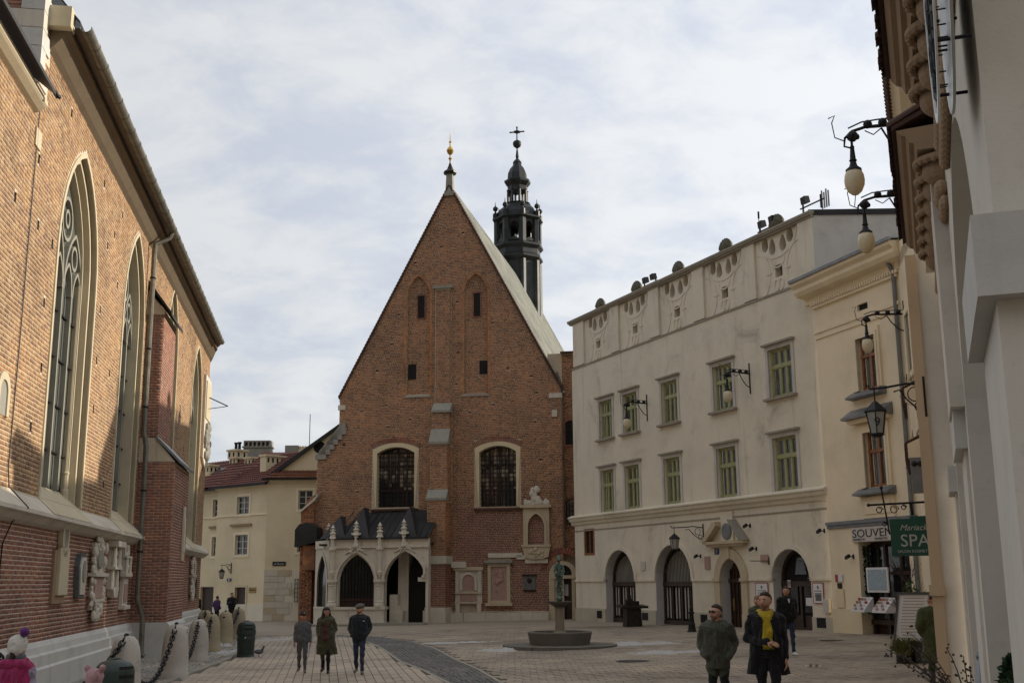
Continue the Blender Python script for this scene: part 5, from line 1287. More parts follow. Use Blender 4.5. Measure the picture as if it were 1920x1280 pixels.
# ================================================================== wall lamps
def globe_lamp(F, u, z_arm, reach, label, seed=0, out0=0.0):
    t = thing('globe_wall_lamp', label, 'lamp', F.w(u,out0,0), F.rot, 'globe lamps on scrolled wall brackets')
    L = reach; z = z_arm
    MB().box(-.03,.03,-.03,0,z-.85,z+.45).build('wall_plate', [IRON], t)
    a = MB().tube([(0,0,z),(0,-L*.5,z+.02),(0,-L+.25,z+.03),(0,-L+.02,z-.02),(0,-L-.12,z-.14),(0,-L-.14,z-.3),(0,-L,z-.36)], [.035,.035,.03,.03,.025,.02,.015])
    a.tube([(0,0,z+.13),(0,-L*.5,z+.15),(0,-L+.2,z+.14),(0,-L-.05,z+.05)], .015)
    a.tube([(0,0,z-.6),(0,-L*.18,z-.5),(0,-L*.35,z-.25),(0,-L*.45,z-.03)], .02); a.tube([(0,-L*.45,z-.03),(0,-L*.6,z-.14),(0,-L*.75,z-.04)], .012)
    a.tube([(0,-L-.12,z-.2),(0,-L-.3,z-.1),(0,-L-.34,z+.2),(0,-L-.28,z+.34),(0,-L-.4,z+.3)], .012)
    a.build('arm', [IRON], t)
    for k in range(3): MB().ball((0,-L*(.15+.27*k),z+.08), .085, 8, 6).build('ornament_ball', [IRON], t)
    MB().ball((0,-L+.02,z-.12), (.11,.11,.11), 8, 6).ball((0.05,-L+.10,z-.16),.06,6,4).ball((-.05,-L-.04,z-.09),.06,6,4).build('rosette', [IRON], t)
    MB().lathe([(.025,-.18),(.025,-.30),(.045,-.33),(.04,-.36),(.058,-.58),(.075,-.60),(.055,-.63),(.08,-.72),(.15,-.78),(.155,-.81),(.14,-.82)], 10, (0,-L,z)).build('stem', [IRON], t, smooth=True)
    MB().lathe([(.14,-.81),(.175,-.89),(.188,-1.0),(.178,-1.10),(.13,-1.21),(.06,-1.275),(.01,-1.285)], 16, (0,-L,z)).build('globe', [GLOBE], t, smooth='all')
    if seed: MB().tube([(0,-L,z-1.28),(0,-L-.03,z-1.5)], .008, 4).build('cable_tail', [IRON], t)
globe_lamp(FHO, 8.02, 10.58, 1.15, 'globe lamp on the grey house beside the second upper window from the left', 0)
globe_lamp(FHO, 16.5, 10.63, 1.15, 'globe lamp on the grey house between the two right-hand upper windows', 0)
def lantern(F, u, z, reach, label, size=1.0, number=None, name='wall_lantern', out0=0.0):
    t = thing(name, label, 'lantern', F.w(u,out0,0), F.rot); L = reach; s = size
    a = MB().box(-.03,.03,-.03,0,z-.75*s,z+.2*s).tube([(0,0,z),(0,-L*.35,z+.06*s),(0,-L*.75,z+.0),(0,-L*1.08,z-.02*s),(0,-L*1.12,z+.08*s)], .028*s)
    a.tube([(0,0,z-.6*s),(0,-L*.08,z-.55*s),(0,-L*.22,z-.5*s),(0,-L*.38,z-.3*s),(0,-L*.5,z-.08*s),(0,-L*.62,z-.12*s)], .02*s)
    for cy, cz, r in ((-L*.2,z-.2*s,.17*s),(-L*.12,z-.5*s,.12*s)): a.tube([(0,cy+r*math.cos(q),cz+r*math.sin(q)) for q in [i*2*PI/12 for i in range(13)]], .015*s, 5)
    a.build('bracket', [IRON], t)
    zz = z-.05*s
    MB().tube([(0,-L,zz+.05),(0,-L,zz-.28*s)], .018*s).lathe([(.03*s,-.26*s),(.08*s,-.30*s),(.12*s,-.34*s),(.27*s,-.48*s),(.30*s,-.52*s),(.26*s,-.54*s)], 6, (0,-L,zz)).build('cap', [IRON], t)
    MB().lathe([(.24*s,-.54*s),(.155*s,-1.04*s)], 6, (0,-L,zz)).build('glass', [LAMPG], t)
    cg = MB().lathe([(.17*s,-1.03*s),(.19*s,-1.06*s),(.10*s,-1.12*s)], 6, (0,-L,zz))
    for k in range(6): q = k*PI/3; cg.tube([(.245*s*math.cos(q),-L+.245*s*math.sin(q),zz-.54*s),(.16*s*math.cos(q),-L+.16*s*math.sin(q),zz-1.04*s)], .014*s, 4)
    cg.build('cage', [IRON], t)
    return t
lantern(FHO, 12.5, 4.42, 1.5, 'black hanging lantern on a scrolled bracket left of the pediment', .85)
# ================================================================== yellow corner house
Y = thing('corner_house', 'yellow corner house with brown windows, heavy cornice and a souvenir shop below', 'house', (FYE.ox, FYE.oy, 0), FYE.rot)
YL = 5.45
wu = rect(2.81,3.95,9.0,10.95); wl = rect(2.84,4.08,5.42,7.42); shp = rect(1.95,4.85,-.5,3.5); vt = rect(2.92,3.56,12.02,12.27)
# side wall runs back towards the camera
sx_, sy_ = -.208*FYE.ux-.978*FYE.uy, -.208*FYE.px-.978*FYE.py
MB().wall([(.1,-.6),(.1,13.4),(YL,13.4),(YL,-.6)], [wu,wl,shp,vt], 0, .3, 0, 0, depths=[.22,.22,.9,.15]).add([(YL,0,-.6),(YL+sx_*7,sy_*7,-.6),(YL+sx_*7,sy_*7,13.4),(YL,0,13.4)], [(0,1,2,3)]).build('wall', [YEL], Y)
prof = [(0,12.95),(-.10,13.0),(-.14,13.22),(-.5,13.30),(-.62,13.45),(-.62,13.6),(-.78,13.72),(-.78,13.85),(0,13.95)]
MB().prism_x(prof, -.35, YL+.62).build('cornice', [YEL], Y)
def side_local(p):   # the same profile along the side wall
    return p
m_ = MB(); n = len(prof)
for t in (0.0, 7.0):
    for (yy, zz) in prof:
        # outward normal of the side wall in house space
        nx, ny = sy_, -sx_
        if nx < 0: nx, ny = -nx, -ny
        m_.v.append((YL+sx_*t+nx*(-yy), sy_*t+ny*(-yy), zz))
fs = [(i,(i+1)%n,n+(i+1)%n,n+i) for i in range(n)]; m_.f = fs; m_.m = [0]*len(fs); m_.build('cornice', [YEL], Y)
MB().box(-.35,YL+.7,-.86,-.76,13.84,13.96).build('gutter', [ZINC], Y)
MB().hexa([(-.3,-.8,13.9),(YL+.7,-.8,13.9),(YL+.5,4,14.6),(-.3,4,14.6),(-.3,-.8,13.96),(YL+.7,-.8,13.96),(YL+.5,4,14.7),(-.3,4,14.7)]).build('roof', [ZINC], Y)
mb = MB(); x = .1
while x < YL+.1: mb.box(x,x+.085,-.2,-.1,12.86,12.98); x += .15
mb.build('dentils', [YEL], Y)['kind'] = 'stuff'
MB().box(.1,YL,-.12,0,12.75,12.86).box(.1,YL,-.10,0,11.72,11.86).box(.1,YL,-.05,0,11.5,11.72).build('frieze_moulding', [YEL], Y)
MB().box(2.92,3.56,.1,.14,12.02,12.27).build('vent', [DARK], Y)
MB().box(.1,YL,-.12,0,4.18,4.30).box(.1,YL,-.06,0,4.05,4.18).build('string_course', [ZINC], Y)
MB().box(.1,1.95,-.05,0,-.6,1.08).box(4.85,YL,-.05,0,-.6,1.08).build('socle', [YEL2], Y)
def brown_window(a, b, z0, z1, hood):
    o = MB().band([(a,z0),(a,z1),(b,z1),(b,z0)], [(a-.42,z0),(a-.42,z1+.30),(b+.22,z1+.30),(b+.22,z0)], -.09, .02).band([(a,z0),(a,z1),(b,z1),(b,z0)], [(a-.2,z0),(a-.2,z1+.14),(b+.1,z1+.14),(b+.1,z0)], -.13, 0).build('window', [YEL], Y)
    MB().prism_x([(-.06,z0-.02),(-.36,z0-.2),(-.36,z0-.26),(0,z0-.3),(.2,z0-.1),(.2,z0)], a-.55, b+.35).build('sill', [ZINC], o)
    if hood:
        MB().prism_x([(0,z1+.95),(-.5,z1+.62),(-.5,z1+.54),(0,z1+.5)], a-.75, b+.5).build('hood', [ZINC], o); MB().box(a-.6,b+.4,-.32,0,z1+.38,z1+.52).build('hood_moulding', [YEL], o)
        MB().box(a-.4,b+.25,-.08,0,z0-1.1,z0-.35).box(a-.2,b+.1,-.12,0,z0-.95,z0-.5).build('apron_panel', [YEL], o)
    fr = MB(); c = (a+b)/2; zt = z0+(z1-z0)*.66
    for x in (a+.05, c, b-.05): fr.box(x-.055,x+.055,.1,.2,z0,z1)
    fr.box(a,b,.08,.2,zt-.06,zt+.06).box(a,b,.1,.2,z0,z0+.1).box(a,b,.1,.2,z1-.08,z1).build('frame', [BROWNW], o)
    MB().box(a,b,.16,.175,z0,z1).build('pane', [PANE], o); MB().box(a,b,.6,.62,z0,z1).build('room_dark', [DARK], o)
    cb = MB()
    for s in range(2):
        for i in range(5): x = (a+.06 if s == 0 else b-.4)+i*.068; cb.box(x,x+.06,.26+.02*(i%2),.28+.02*(i%2),z0,z1)
    cb.build('curtain', [CURT], o)['kind'] = 'stuff'
brown_window(2.81,3.95,9.0,10.95,False); brown_window(2.84,4.08,5.42,7.42,True)
# shop front
sf = MB().box(1.95,4.85,.55,.6,-.3,3.5).build('shopfront', [DARKW], Y)
MB().box(2.1,4.7,.45,.5,.75,3.3).build('shop_window', [PANED], sf)
fb = MB()
for x in (2.05,2.95,3.85,4.75): fb.box(x-.06,x+.06,.38,.52,-.3,3.4)
fb.box(1.95,4.85,.36,.5,2.3,2.42).box(1.95,4.85,.34,.5,.55,.72).build('frame', [DARKW], sf)
gd = MB(); rr = random.Random(9)
for k in range(70):
    x, z = rr.uniform(2.2,4.6), rr.uniform(.8,3.2); w = rr.uniform(.05,.16); gd.box(x,x+w,.46,.49,z,z+rr.uniform(.06,.2), rr.randrange(4))
gd.build('goods', [BRASS, REDP, DBRONZE, TILEB], sf)['kind'] = 'stuff'
MB().box(1.95,4.85,-.02,.5,-.4,.02).build('threshold', [DARKST], sf)
gl = thing('garland', 'dark green garland hanging down the left side of the souvenir shopfront', 'garland', FYE.w(2.12,-.2,0), FYE.rot); gl['on_yellow'] = 1
mb = MB(); mw = MB(); rr = random.Random(4)
for k in range(620):
    z = rr.uniform(.9,3.35); a = rr.uniform(0,6.28); r = .16*(.6+.4*rr.random()); x, y = r*math.cos(a), r*math.sin(a)
    mb.add([(x*.2,y*.2,z),(x+.02,y,z+.03),(x,y+.02,z-.05)], [(0,1,2)])
for k in range(26):
    z = rr.uniform(.9,3.35); a = rr.uniform(0,6.28); mw.ball((.15*math.cos(a),.15*math.sin(a),z), .018, 5, 4)
mb.build('needles', [plain('fir_green', (.02,.05,.025), .8, 0, .5, 9, 0)], gl)['kind'] = 'stuff'; mw.build('bulbs', [WHITEP], gl)['kind'] = 'stuff'
ss = thing('shop_sign', 'white SOUVENIRS sign above the yellow house\'s dark shopfront', 'sign', FYE.w(0,.03,0), FYE.rot); ss['on_yellow'] = 1
MB().box(1.72,5.3,-.06,0,3.5,4.02).build('board', [plain('off_white_sign', (.55,.50,.46), .5, 0, .08, 3, 0)], ss)
lettering(ss, 'SOUVENIRS', .42, (1.76,-.065,3.66), INK, align='LEFT', sx=1.48)
lettering(ss, 'PAMIĄTKI', .12, (1.80,-.065,3.54), INK, align='LEFT', sx=1.4); lettering(ss, 'PAMIĄTKI', .12, (3.1,-.065,3.54), INK, align='LEFT', sx=1.4)
mp = thing('map_board', 'pale blue city map in a white frame hung in front of the souvenir shop', 'map', FYE.w(3.15,.12,2.13), FYE.rot)
MB().box(-.6,.6,-.02,.02,-.42,.42).build('frame', [WHITEP], mp)
mpm, t_, b_ = new_mat('city_map_print'); t_.links.new(tramp(t_, tnoise(t_, 7, 5, .7), [(.35,(.36,.44,.50)),(.5,(.25,.34,.42)),(.62,(.45,.48,.46))]), b_.inputs['Base Color']); b_.inputs['Roughness'].default_value = .6
MB().box(-.52,.52,-.026,-.02,-.35,.35).build('print', [mpm], mp)
for u, lab in ((2.4,'tilted postcard rack at the left of the souvenir shop window'),(3.65,'tilted postcard rack under the map board at the souvenir shop')):
    s = thing('postcard_rack', lab, 'rack', FYE.w(u,.1,1.0), FYE.rot)
    MB().prism_x([(0,0),(-.42,.0),(-.42,.06),(-.02,.5),(0,.5)], -.38, .38).build('rack', [WHITEP], s)
    for k in range(4):
        y, z = -.40+k*.095, .07+k*.105
        for j in range(4): MB().box(-.34+j*.17,-.2+j*.17,y-.012,y,z,z+.095).build('postcard', [(WHITEP, PINK, BRASS, REDP)[(k+j*3) % 4 if k > 1 else (k+j) % 2]], s)
s = thing('wall_plaque', 'small red and white plate on the yellow wall left of the shop', 'plaque', FYE.w(.66,.02,2.2), FYE.rot); MB().box(-.22,-.04,-.03,0,-.13,.13).build('red_half', [REDP], s); MB().box(-.04,.22,-.03,0,-.13,.13).build('white_half', [WHITEP], s)
s = thing('meter_box', 'beige meter door set low in the yellow wall', 'box', FYE.w(.66,.01,1.45), FYE.rot); MB().box(-.24,.24,-.04,0,-.33,.33).build('box', [YEL2], s); MB().box(-.2,.2,-.05,-.04,-.29,.29).build('door', [YEL2], s)
s = thing('wall_plaque', 'tiny dark square plate above the meter door', 'plaque', FYE.w(.66,.02,1.92), FYE.rot); MB().box(-.12,.12,-.03,0,-.09,.09).build('plate', [DBRONZE], s)
wall_cam(FYE, 1.62, 2.98, 'black camera on a stalk beside the souvenir shopfront')
wall_cam(FYE, -.15, 4.0, 'grey camera at the seam between the grey and yellow houses')
s = thing('downpipe', 'grey zinc downpipe at the corner of the yellow house', 'downpipe', FYE.w(5.3,.1,0), FYE.rot); s['on_yellow'] = 1; MB().tube([(0,-.4,13.7),(0,0,12.9),(0,0,0)], .075, 8).build('pipe', [ZINC], s, smooth=True)
mb = MB()
for z in (11,8.4,5.9,3.4): mb.lathe([(.095,0),(.095,.05)], 8, (0,0,z))
mb.build('pipe_clamp', [ZINC], s)
# side wall windows of the yellow house (mostly hidden)
FYS = Frame(*FYE.w(YL,0,0)[:2], -.208, -.978)
mb = MB()
o = MB().band(rect(1.2,2.2,9.0,11.0), rect(.95,2.45,8.8,11.25), -.08, .02, 0, True).build('side_window', [YEL], None)
o.parent = Y; o.matrix_local = Matrix.Translation((YL,0,0)) @ Matrix.Rotation(FYS.rot-FYE.rot, 4, 'Z')
mb.box(1.2,2.2,-.02,.0,9.0,11.0).build('pane', [PANED], o)
globe_lamp(FYS, .7, 10.86, 1.25, 'globe lamp in front of the yellow corner house, lowest of the right-hand row', 1)

# the yellow house and what hangs on it, scaled about the camera like the frame's origin
for o in [Y]+[t for t in COL.objects if t.parent is None and t.get('on_yellow')]: resize(o, FYE.k)
# ================================================================== white arcade house close on the right
A_ = thing('arcade_house', 'off-white arcaded house front close by, with square imposts and blind arches', 'house', (0,0,0), FRI.rot)
WD = .34
def rx(s): return -s
ar1 = [(rx(10.3),-.6)]+arc(rx(8.3),3.38,2.0,PI,0,20,1.9)+[(rx(6.3),-.6)]
ar2 = [(rx(15.8),-.6)]+arc(rx(13.9),3.38,1.9,PI,0,16,1.9)+[(rx(12.0),-.6)]
MB().wall([(rx(17.3),-.6),(rx(17.3),8.2),(rx(5.0),8.2),(rx(5.0),-.6)], [ar1,ar2], WD, .62).add([(rx(5.0),WD,-.6),(rx(5.0),4,-.6),(rx(5.0),4,8.2),(rx(5.0),WD,8.2)], [(0,1,2,3)]).build('wall', [WHITE], A_)
MB().box(rx(17.3),rx(5.1),WD+.6,WD+.7,-.6,6).build('inner_wall', [WHITEG], A_)
for s0, s1 in ((4.8,6.3),(10.65,12.0),(16.1,17.2)):
    p = MB().box(rx(s1),rx(s0+.1),.315,2.5,-.6,3.30).build('pier', [WHITE], A_)
    MB().box(rx(s1+.06),rx(s0),.24,2.6,3.30,3.64).build('impost', [WHITEG], p)
MB().box(rx(11.5),rx(10.45),.22,WD+.05,3.64,6.2).build('pilaster', [WHITE], A_)
def shell_hood(s0, s1, ze, name, label):
    t = thing(name, label, 'eaves', (0,0,0), FRI.rot)
    pitch = .146; k = int((s1-s0)/pitch); nseg = 7; vs = []; fs = []; tm = MB()
    for j, (y, z) in enumerate(((-.012,0),(.46,.26))):
        for i in range(nseg+1):
            a = PI*i/nseg; vs.append((pitch*.5*math.cos(a), y, z+.075*math.sin(a)))
        for i in range(nseg+1):
            a = PI*i/nseg; vs.append((pitch*.42*math.cos(a), y, z+.052*math.sin(a)-.012))
    n = nseg+1
    for i in range(nseg): fs += [(i,i+1,2*n+i+1,2*n+i),(n+i,3*n+i,3*n+i+1,n+i+1),(i,n+i,n+i+1,i+1)]
    tm.add(vs, fs); me = tm.mesh('roof_tile', TILEB)
    for i in range(k): link('roof_tile', me, t, (rx(s0+(i+.5)*pitch), -.10+random.uniform(-.012,.012), ze+.012), (random.uniform(-.03,.03),0,0))
    MB().hexa([(rx(s1),-.075,ze-.02),(rx(s0),-.075,ze-.02),(rx(s0),.53,ze+.26),(rx(s1),.53,ze+.26),(rx(s1),-.075,ze+.02),(rx(s0),-.075,ze+.02),(rx(s0),.53,ze+.31),(rx(s1),.53,ze+.31)]).build('tile_bed', [TILEB], t)
    MB().prism_x([(-.037,ze-.025),(.0,ze-.075),(.037,ze-.087),(.062,ze-.15),(.10,ze-.16),(.125,ze-.225),(.38,ze-.225),(.38,ze)], rx(s1), rx(s0)).build('entablature', [BROWN], t)
    x = s0+.22
    while x < s1-.12:
        q = MB().ball((0,0,.10), (.155,.17,.15), 14, 10).tube([(.20*math.cos(a), -.21*math.sin(a), .17) for a in [i*PI/12 for i in range(13)]], .036, 7)
        for j in range(11): a = PI*j/10; q.ball((.205*math.cos(a), -.215*math.sin(a), .15), .03, 6, 4)
        o = q.build('shell_corbel', [BROWN], t, loc=(rx(x),.32,ze-.46))
        MB().lathe([(.012,-.26),(.037,-.22),(.031,-.186),(.056,-.136),(.043,-.09),(.068,-.03),(.05,0)], 8, (0,0,0)).build('corbel_drop', [BROWN], o)
        x += .51
    mb = MB(); x = s0-.06
    while x < s1: mb.ball((rx(x), .295, ze-.62), (.068,.062,.075), 8, 6).ball((rx(x), .31, ze-.755), (.075,.05,.075), 7, 5); x += .125
    mb.build('egg_moulding', [BROWN], t)['kind'] = 'stuff'
    MB().box(rx(s1+.06),rx(s0-.06),.265,.345,ze-.70,ze-.56).build('moulding_bed', [BROWN], t)
    return t
shell_hood(4.9, 9.0, 6.1, 'tiled_eaves', 'nearest brown tiled eaves with shell corbels, at the top of the white arcade house')
shell_hood(10.1, 13.85, 6.1, 'tiled_eaves', 'second brown tiled eaves with shell corbels, behind two globe lamps')
MB().box(rx(17.2),rx(9.9),.19,2,6.55,8.6).build('upper_wall', [STUC], A_)
t = thing('tiled_eaves', 'small far brown tiled eaves seen between the two shell-corbel eaves', 'eaves', (0,0,0), FRI.rot)
MB().prism_x([(-.124,8.4),(-.03,8.3),(.03,8.2),(.19,8.15),(.19,8.46)], rx(15.7), rx(13.6)).build('entablature', [YEL], t)
tm = MB().lathe([(.056,-.06),(.056,.3)], 8, (0,0,0)).mesh('roof_tile', TILEB); s_ = 13.65
while s_ < 15.7: link('roof_tile', tm, t, (rx(s_),-.093,8.4), (-1.0,0,0)); s_ += .124
globe_lamp(Frame(*FRI.w(-21.3,-.12,0)[:2], FRI.ux, FRI.uy), 0, 10.5, 1.0, 'largest globe lamp, topmost on the right against the sky', 1)
globe_lamp(Frame(*FRI.w(-26.2,-.12,0)[:2], FRI.ux, FRI.uy), 0, 10.7, 1.04, 'second globe lamp from the top right, against the blank grey wall', 0)
sg = thing('oval_sign', 'white oval sign with black wiry script, edge-on at the top of the near wall', 'sign', FRI.w(-5.25,-.20,5.02), FRI.rot)
MB().prism(arc(0,0,.71,0,2*PI,36,.71)[:-1], .035, .048).build('back_plate', [plain('grey_white_plate', (.45,.46,.44), .4, 0, .08, 3, 0)], sg)
MB().band(arc(0,0,.70,0,2*PI,36)[:-1], arc(0,0,.745,0,2*PI,36)[:-1], -.032, -.022, 0, True).build('rim', [WHITEP], sg)
mb = MB(); rr = random.Random(3)
for k in range(46):
    x, z = rr.uniform(-.55,.55), rr.uniform(-.55,.55)
    if x*x+z*z > .36: continue
    p = [(x+.09*math.cos(q*1.3+k)*(.5+.1*q), -.027, z+.12*math.sin(q*1.1+k*2)*(.5+.1*q)) for q in range(6)]
    mb.tube(p, .009, 4); mb.tube([p[2], (p[2][0], .03, p[2][2])], .004, 4)
mb.build('script_lettering', [INK], sg)['kind'] = 'stuff'
for a in range(6): q = a*PI/3; MB().tube([(.62*math.cos(q),-.02,.62*math.sin(q)),(.62*math.cos(q),.12,.62*math.sin(q))], .009, 5).build('stand_off', [IRON], sg)
sc_ = thing('wall_fitting', 'grey rounded fitting on the second impost of the arcade', 'fitting', FRI.w(-10.62,-.42,3.45), FRI.rot); MB().ball((0.06,0,0), (.075,.075,.14), 10, 8).build('shell', [ZINC], sc_); MB().box(-.03,.03,-.02,.02,-.15,.12).build('mount', [IRON], sc_)
# ================================================================== peach house beyond it
PE = thing('peach_house', 'narrow peach house edge beyond the arcade, with a wrought lantern bracket', 'house', (0,0,0), FRI.rot)
MB().box(rx(18.0),rx(17.4),-.087,.062,-.6,6.9).build('corner_pilaster', [PEACH], PE)
MB().box(rx(18.1),rx(17.45),.062,.42,-.6,8.1).build('wall', [WHITE], PE)
MB().box(rx(36),rx(18.1),.10,1.2,-.6,11.9).build('street_wall', [PEACH], PE)
MB().box(rx(17.7),rx(17.35),-.12,.09,1.95,2.1).build('pilaster_band', [PEACH], PE)
MB().box(rx(34.5),rx(32),-.02,.10,3.2,4.6).lathe([(.3,0),(.2,-.3),(.05,-.5)], 8, (rx(33),.0,3.2)).build('door_hood_carving', [BROWN], PE)
for s0, s1, z, d0, lab in ((30,34,5.45,-.50,'small brown tiled canopy with bird spikes, above the hanging shop sign'),(32,35,7.15,-.5,'small brown tiled canopy behind the scrolled lantern bracket')):
    t = thing('tiled_canopy', lab, 'canopy', (0,0,0), FRI.rot)
    MB().hexa([(rx(s1),d0,z-.0),(rx(s0),d0,z),(rx(s0),.2,z+.35),(rx(s1),.2,z+.35),(rx(s1),d0,z+.05),(rx(s0),d0,z+.05),(rx(s0),.2,z+.42),(rx(s1),.2,z+.42)]).build('canopy_roof', [TILEB], t)
    MB().prism_x([(d0+.02,z-.32),(d0+.02,z),(.2,z+.3),(.2,z-.62),(-.05,z-.58)], rx(s0+.12), rx(s0)).build('end_board', [YEL], t)
    MB().prism_x([(d0-.02,z-.42),(d0-.02,z+.02),(d0+.06,z+.02),(d0+.06,z-.42)], rx(s1), rx(s0)).build('fascia', [TILEB], t)
    for q in (0,.5,1.0): MB().lathe([(.16,z-.45),(.14,z-.75),(.05,z-1.0)], 8, (rx(s0+.3+q*2),-.02,0)).build('corbel', [BROWN], t)
    mb = MB(); rr = random.Random(int(z*10))
    for k in range(26): x = rx(rr.uniform(s0,s1)); y = rr.uniform(d0,.1); zz = z+.1+(y-d0)*.5; mb.tube([(x,y,zz),(x+rr.uniform(-.1,.1),y+rr.uniform(-.08,.08),zz+.28)], .006, 3)
    mb.build('bird_spikes', [IRON], t)['kind'] = 'stuff'
FPE = Frame(*FRI.w(-17.42,-.05,0)[:2], FRI.ux, FRI.uy)
t = lantern(FPE, 0, 4.94, .71, 'large black lantern with figure 9 on a scrolled bracket, right of the yellow house', .62)
lettering(t, '9', .19, (.14,-.69,4.36), INK, rot=(0,0,PI/2))
# sign hanging from an iron bracket
FS = Frame(*FRI.w(-30.0,-.0,0)[:2], FRI.ux, FRI.uy)
sp_ = thing('hanging_sign', 'dark green SPA sign hanging from a scrolled black bracket', 'sign', FRI.w(-30.0,.02,0), FRI.rot+PI/2)
# local x runs from the wall out to the street
bk = MB().tube([(.02,0,4.02),(-1.45,0,3.98)], .03).tube([(-1.12,0,4.38),(-1.0,0,3.25)], .022).ball((-1.45,0,3.98), .045, 6, 4).ball((-1.12,0,4.40), .045, 6, 4)
for cx_, cz_, r in ((-.85,3.85,.11),(-.62,3.9,.07),(-1.2,3.85,.09),(-.9,3.45,.1),(-1.1,3.5,.06)): bk.tube([(cx_+r*(1-q/16)*math.cos(q),0,cz_+r*(1-q/16)*math.sin(q)) for q in [i*.55 for i in range(16)]], .012, 4)
bk.tube([(-.45,0,4.02),(-.43,0,3.7)], .035).tube([(.45-.5,0,4.02),(.45-.5,0,3.7)], .035).build('bracket', [IRON], sp_)
MB().box(-.98,.14,-.03,.03,2.72,3.62).box(-.5,.02,-.028,.028,3.62,3.68).build('board', [GREENS], sp_)
lettering(sp_, 'Mariacki', .2, (-.42,-.034,3.34), SILVER, shear=.35); lettering(sp_, 'SPA', .42, (-.42,-.034,2.95), SILVER); lettering(sp_, 'SALON KOSMETYKI', .095, (-.42,-.034,2.80), SILVER)
# small lantern and twin-lens camera beyond the sign
FP2 = Frame(*FRI.w(-32.5,-.05,0)[:2], FRI.ux, FRI.uy)
lantern(FP2, 0, 3.35, .45, 'small black lantern on the peach house, lower right of the hanging sign', .5)
s = thing('security_camera', 'upright grey camera box with two lenses beneath the tiled canopy', 'camera', FRI.w(-29.4,.24,4.7), FRI.rot+PI/2)
MB().prism_z([(-.14,-.12),(.14,-.12),(.14,.12),(-.14,.12)],-.5,.35,0,[(-.17,-.12),(.17,-.12),(.17,.12),(-.17,.12)]).build('housing', [ZINC], s); MB().ball((-.07,-.12,.2), .07, 8, 6).ball((.07,-.12,.2), .07, 8, 6).build('lens', [INK], s); MB().box(.1,.45,-.03,.03,-.05,.02).build('arm', [ZINC], s)

# ================================================================== background houses on the left
G1 = thing('hip_roofed_house', 'pale yellow house with red hipped tile roof and many chimneys, behind the bollards', 'house', (FBL.ox, FBL.oy, 0), FBL.rot)
ws = [rect(-.80,.50,6.63,7.8), rect(-.83,.51,3.99,5.3)]; dr = rect(-.62,.5,-.5,1.92)
MB().wall([(-3.0,-.6),(-3.0,8.5),(2.6,8.5),(2.6,-.6)], ws+[dr], 0, .2).build('wall', [YEL2], G1)
lw = [rect(-4.15,-3.35,6.63,7.8), rect(-4.1,-3.3,3.99,5.28)]; gt = rect(-5.2,-3.1,-.5,1.95)
MB().wall([(-12,-.6),(-12,8.5),(-3.0,8.5),(-3.0,-.6)], lw+[gt], .5, .25).build('recessed_wall', [YEL2], G1)
MB().box(-5.2,-3.1,.7,.72,-.5,1.95).build('gate', [DARKW], G1)
MB().box(-3.02,2.6,-.06,0,6.52,6.64).build('string_course', [YEL], G1); MB().box(-6.5,-3.0,.44,.5,6.52,6.64).build('string_course', [YEL], G1)
MB().box(-3.05,2.6,-.2,0,8.35,8.5).build('eaves_cornice', [YEL], G1); MB().box(-3.0,2.6,-.04,0,-.6,.85).build('socle', [STUC], G1)
for x0, x1 in ((-1.33,.87),(-4.4,-3.05)): y = 0 if x0 > -3 else .5; MB().box(x0,x1,y-.16,y,5.86,6.0).build('window_hood', [BROWN], G1)
def bg_window(par, x0, x1, z0, z1, y=0.0, bars=False):
    o = MB().band(rect(x0,x1,z0,z1), rect(x0-.16,x1+.16,z0-.16,z1+.16), y-.04, y+.02, 0, True).build('window', [YEL], par)
    c = (x0+x1)/2; f = MB()
    for x in (x0+.04, c, x1-.04): f.box(x-.045,x+.045,y+.1,y+.16,z0,z1)
    for k in range(1,3): z = z0+(z1-z0)*k/3; f.box(x0,x1,y+.11,y+.15,z-.02,z+.02)
    f.box(x0,x1,y+.1,y+.16,z0,z0+.06).box(x0,x1,y+.1,y+.16,z1-.06,z1).build('frame', [WHITEW], o)
    MB().box(x0,x1,y+.15,y+.17,z0,z1).build('pane', [PANED], o)
    if bars:
        b = MB()
        for k in range(6): x = x0-.08+(x1-x0+.16)*k/5; b.box(x-.015,x+.015,y-.16,y-.13,z0-.15,z1+.15)
        for k in range(6): z = z0-.1+(z1-z0+.2)*k/5; b.box(x0-.12,x1+.12,y-.18,y-.15,z-.015,z+.015)
        b.build('grille', [IRON], o)
bg_window(G1,-.8,.5,6.63,7.8); bg_window(G1,-.83,.51,3.99,5.3); bg_window(G1,-4.15,-3.35,6.63,7.8,.5); bg_window(G1,-4.1,-3.3,3.99,5.28,.5)
MB().band([(-.62,-.5),(-.62,1.92),(.5,1.92),(.5,-.5)], [(-.75,-.5),(-.75,2.05),(.63,2.05),(.63,-.5)], -.05, .05).build('door_surround', [STUC2], G1); MB().box(-.62,.5,.14,.16,-.5,1.92).build('door', [DARKW], G1)
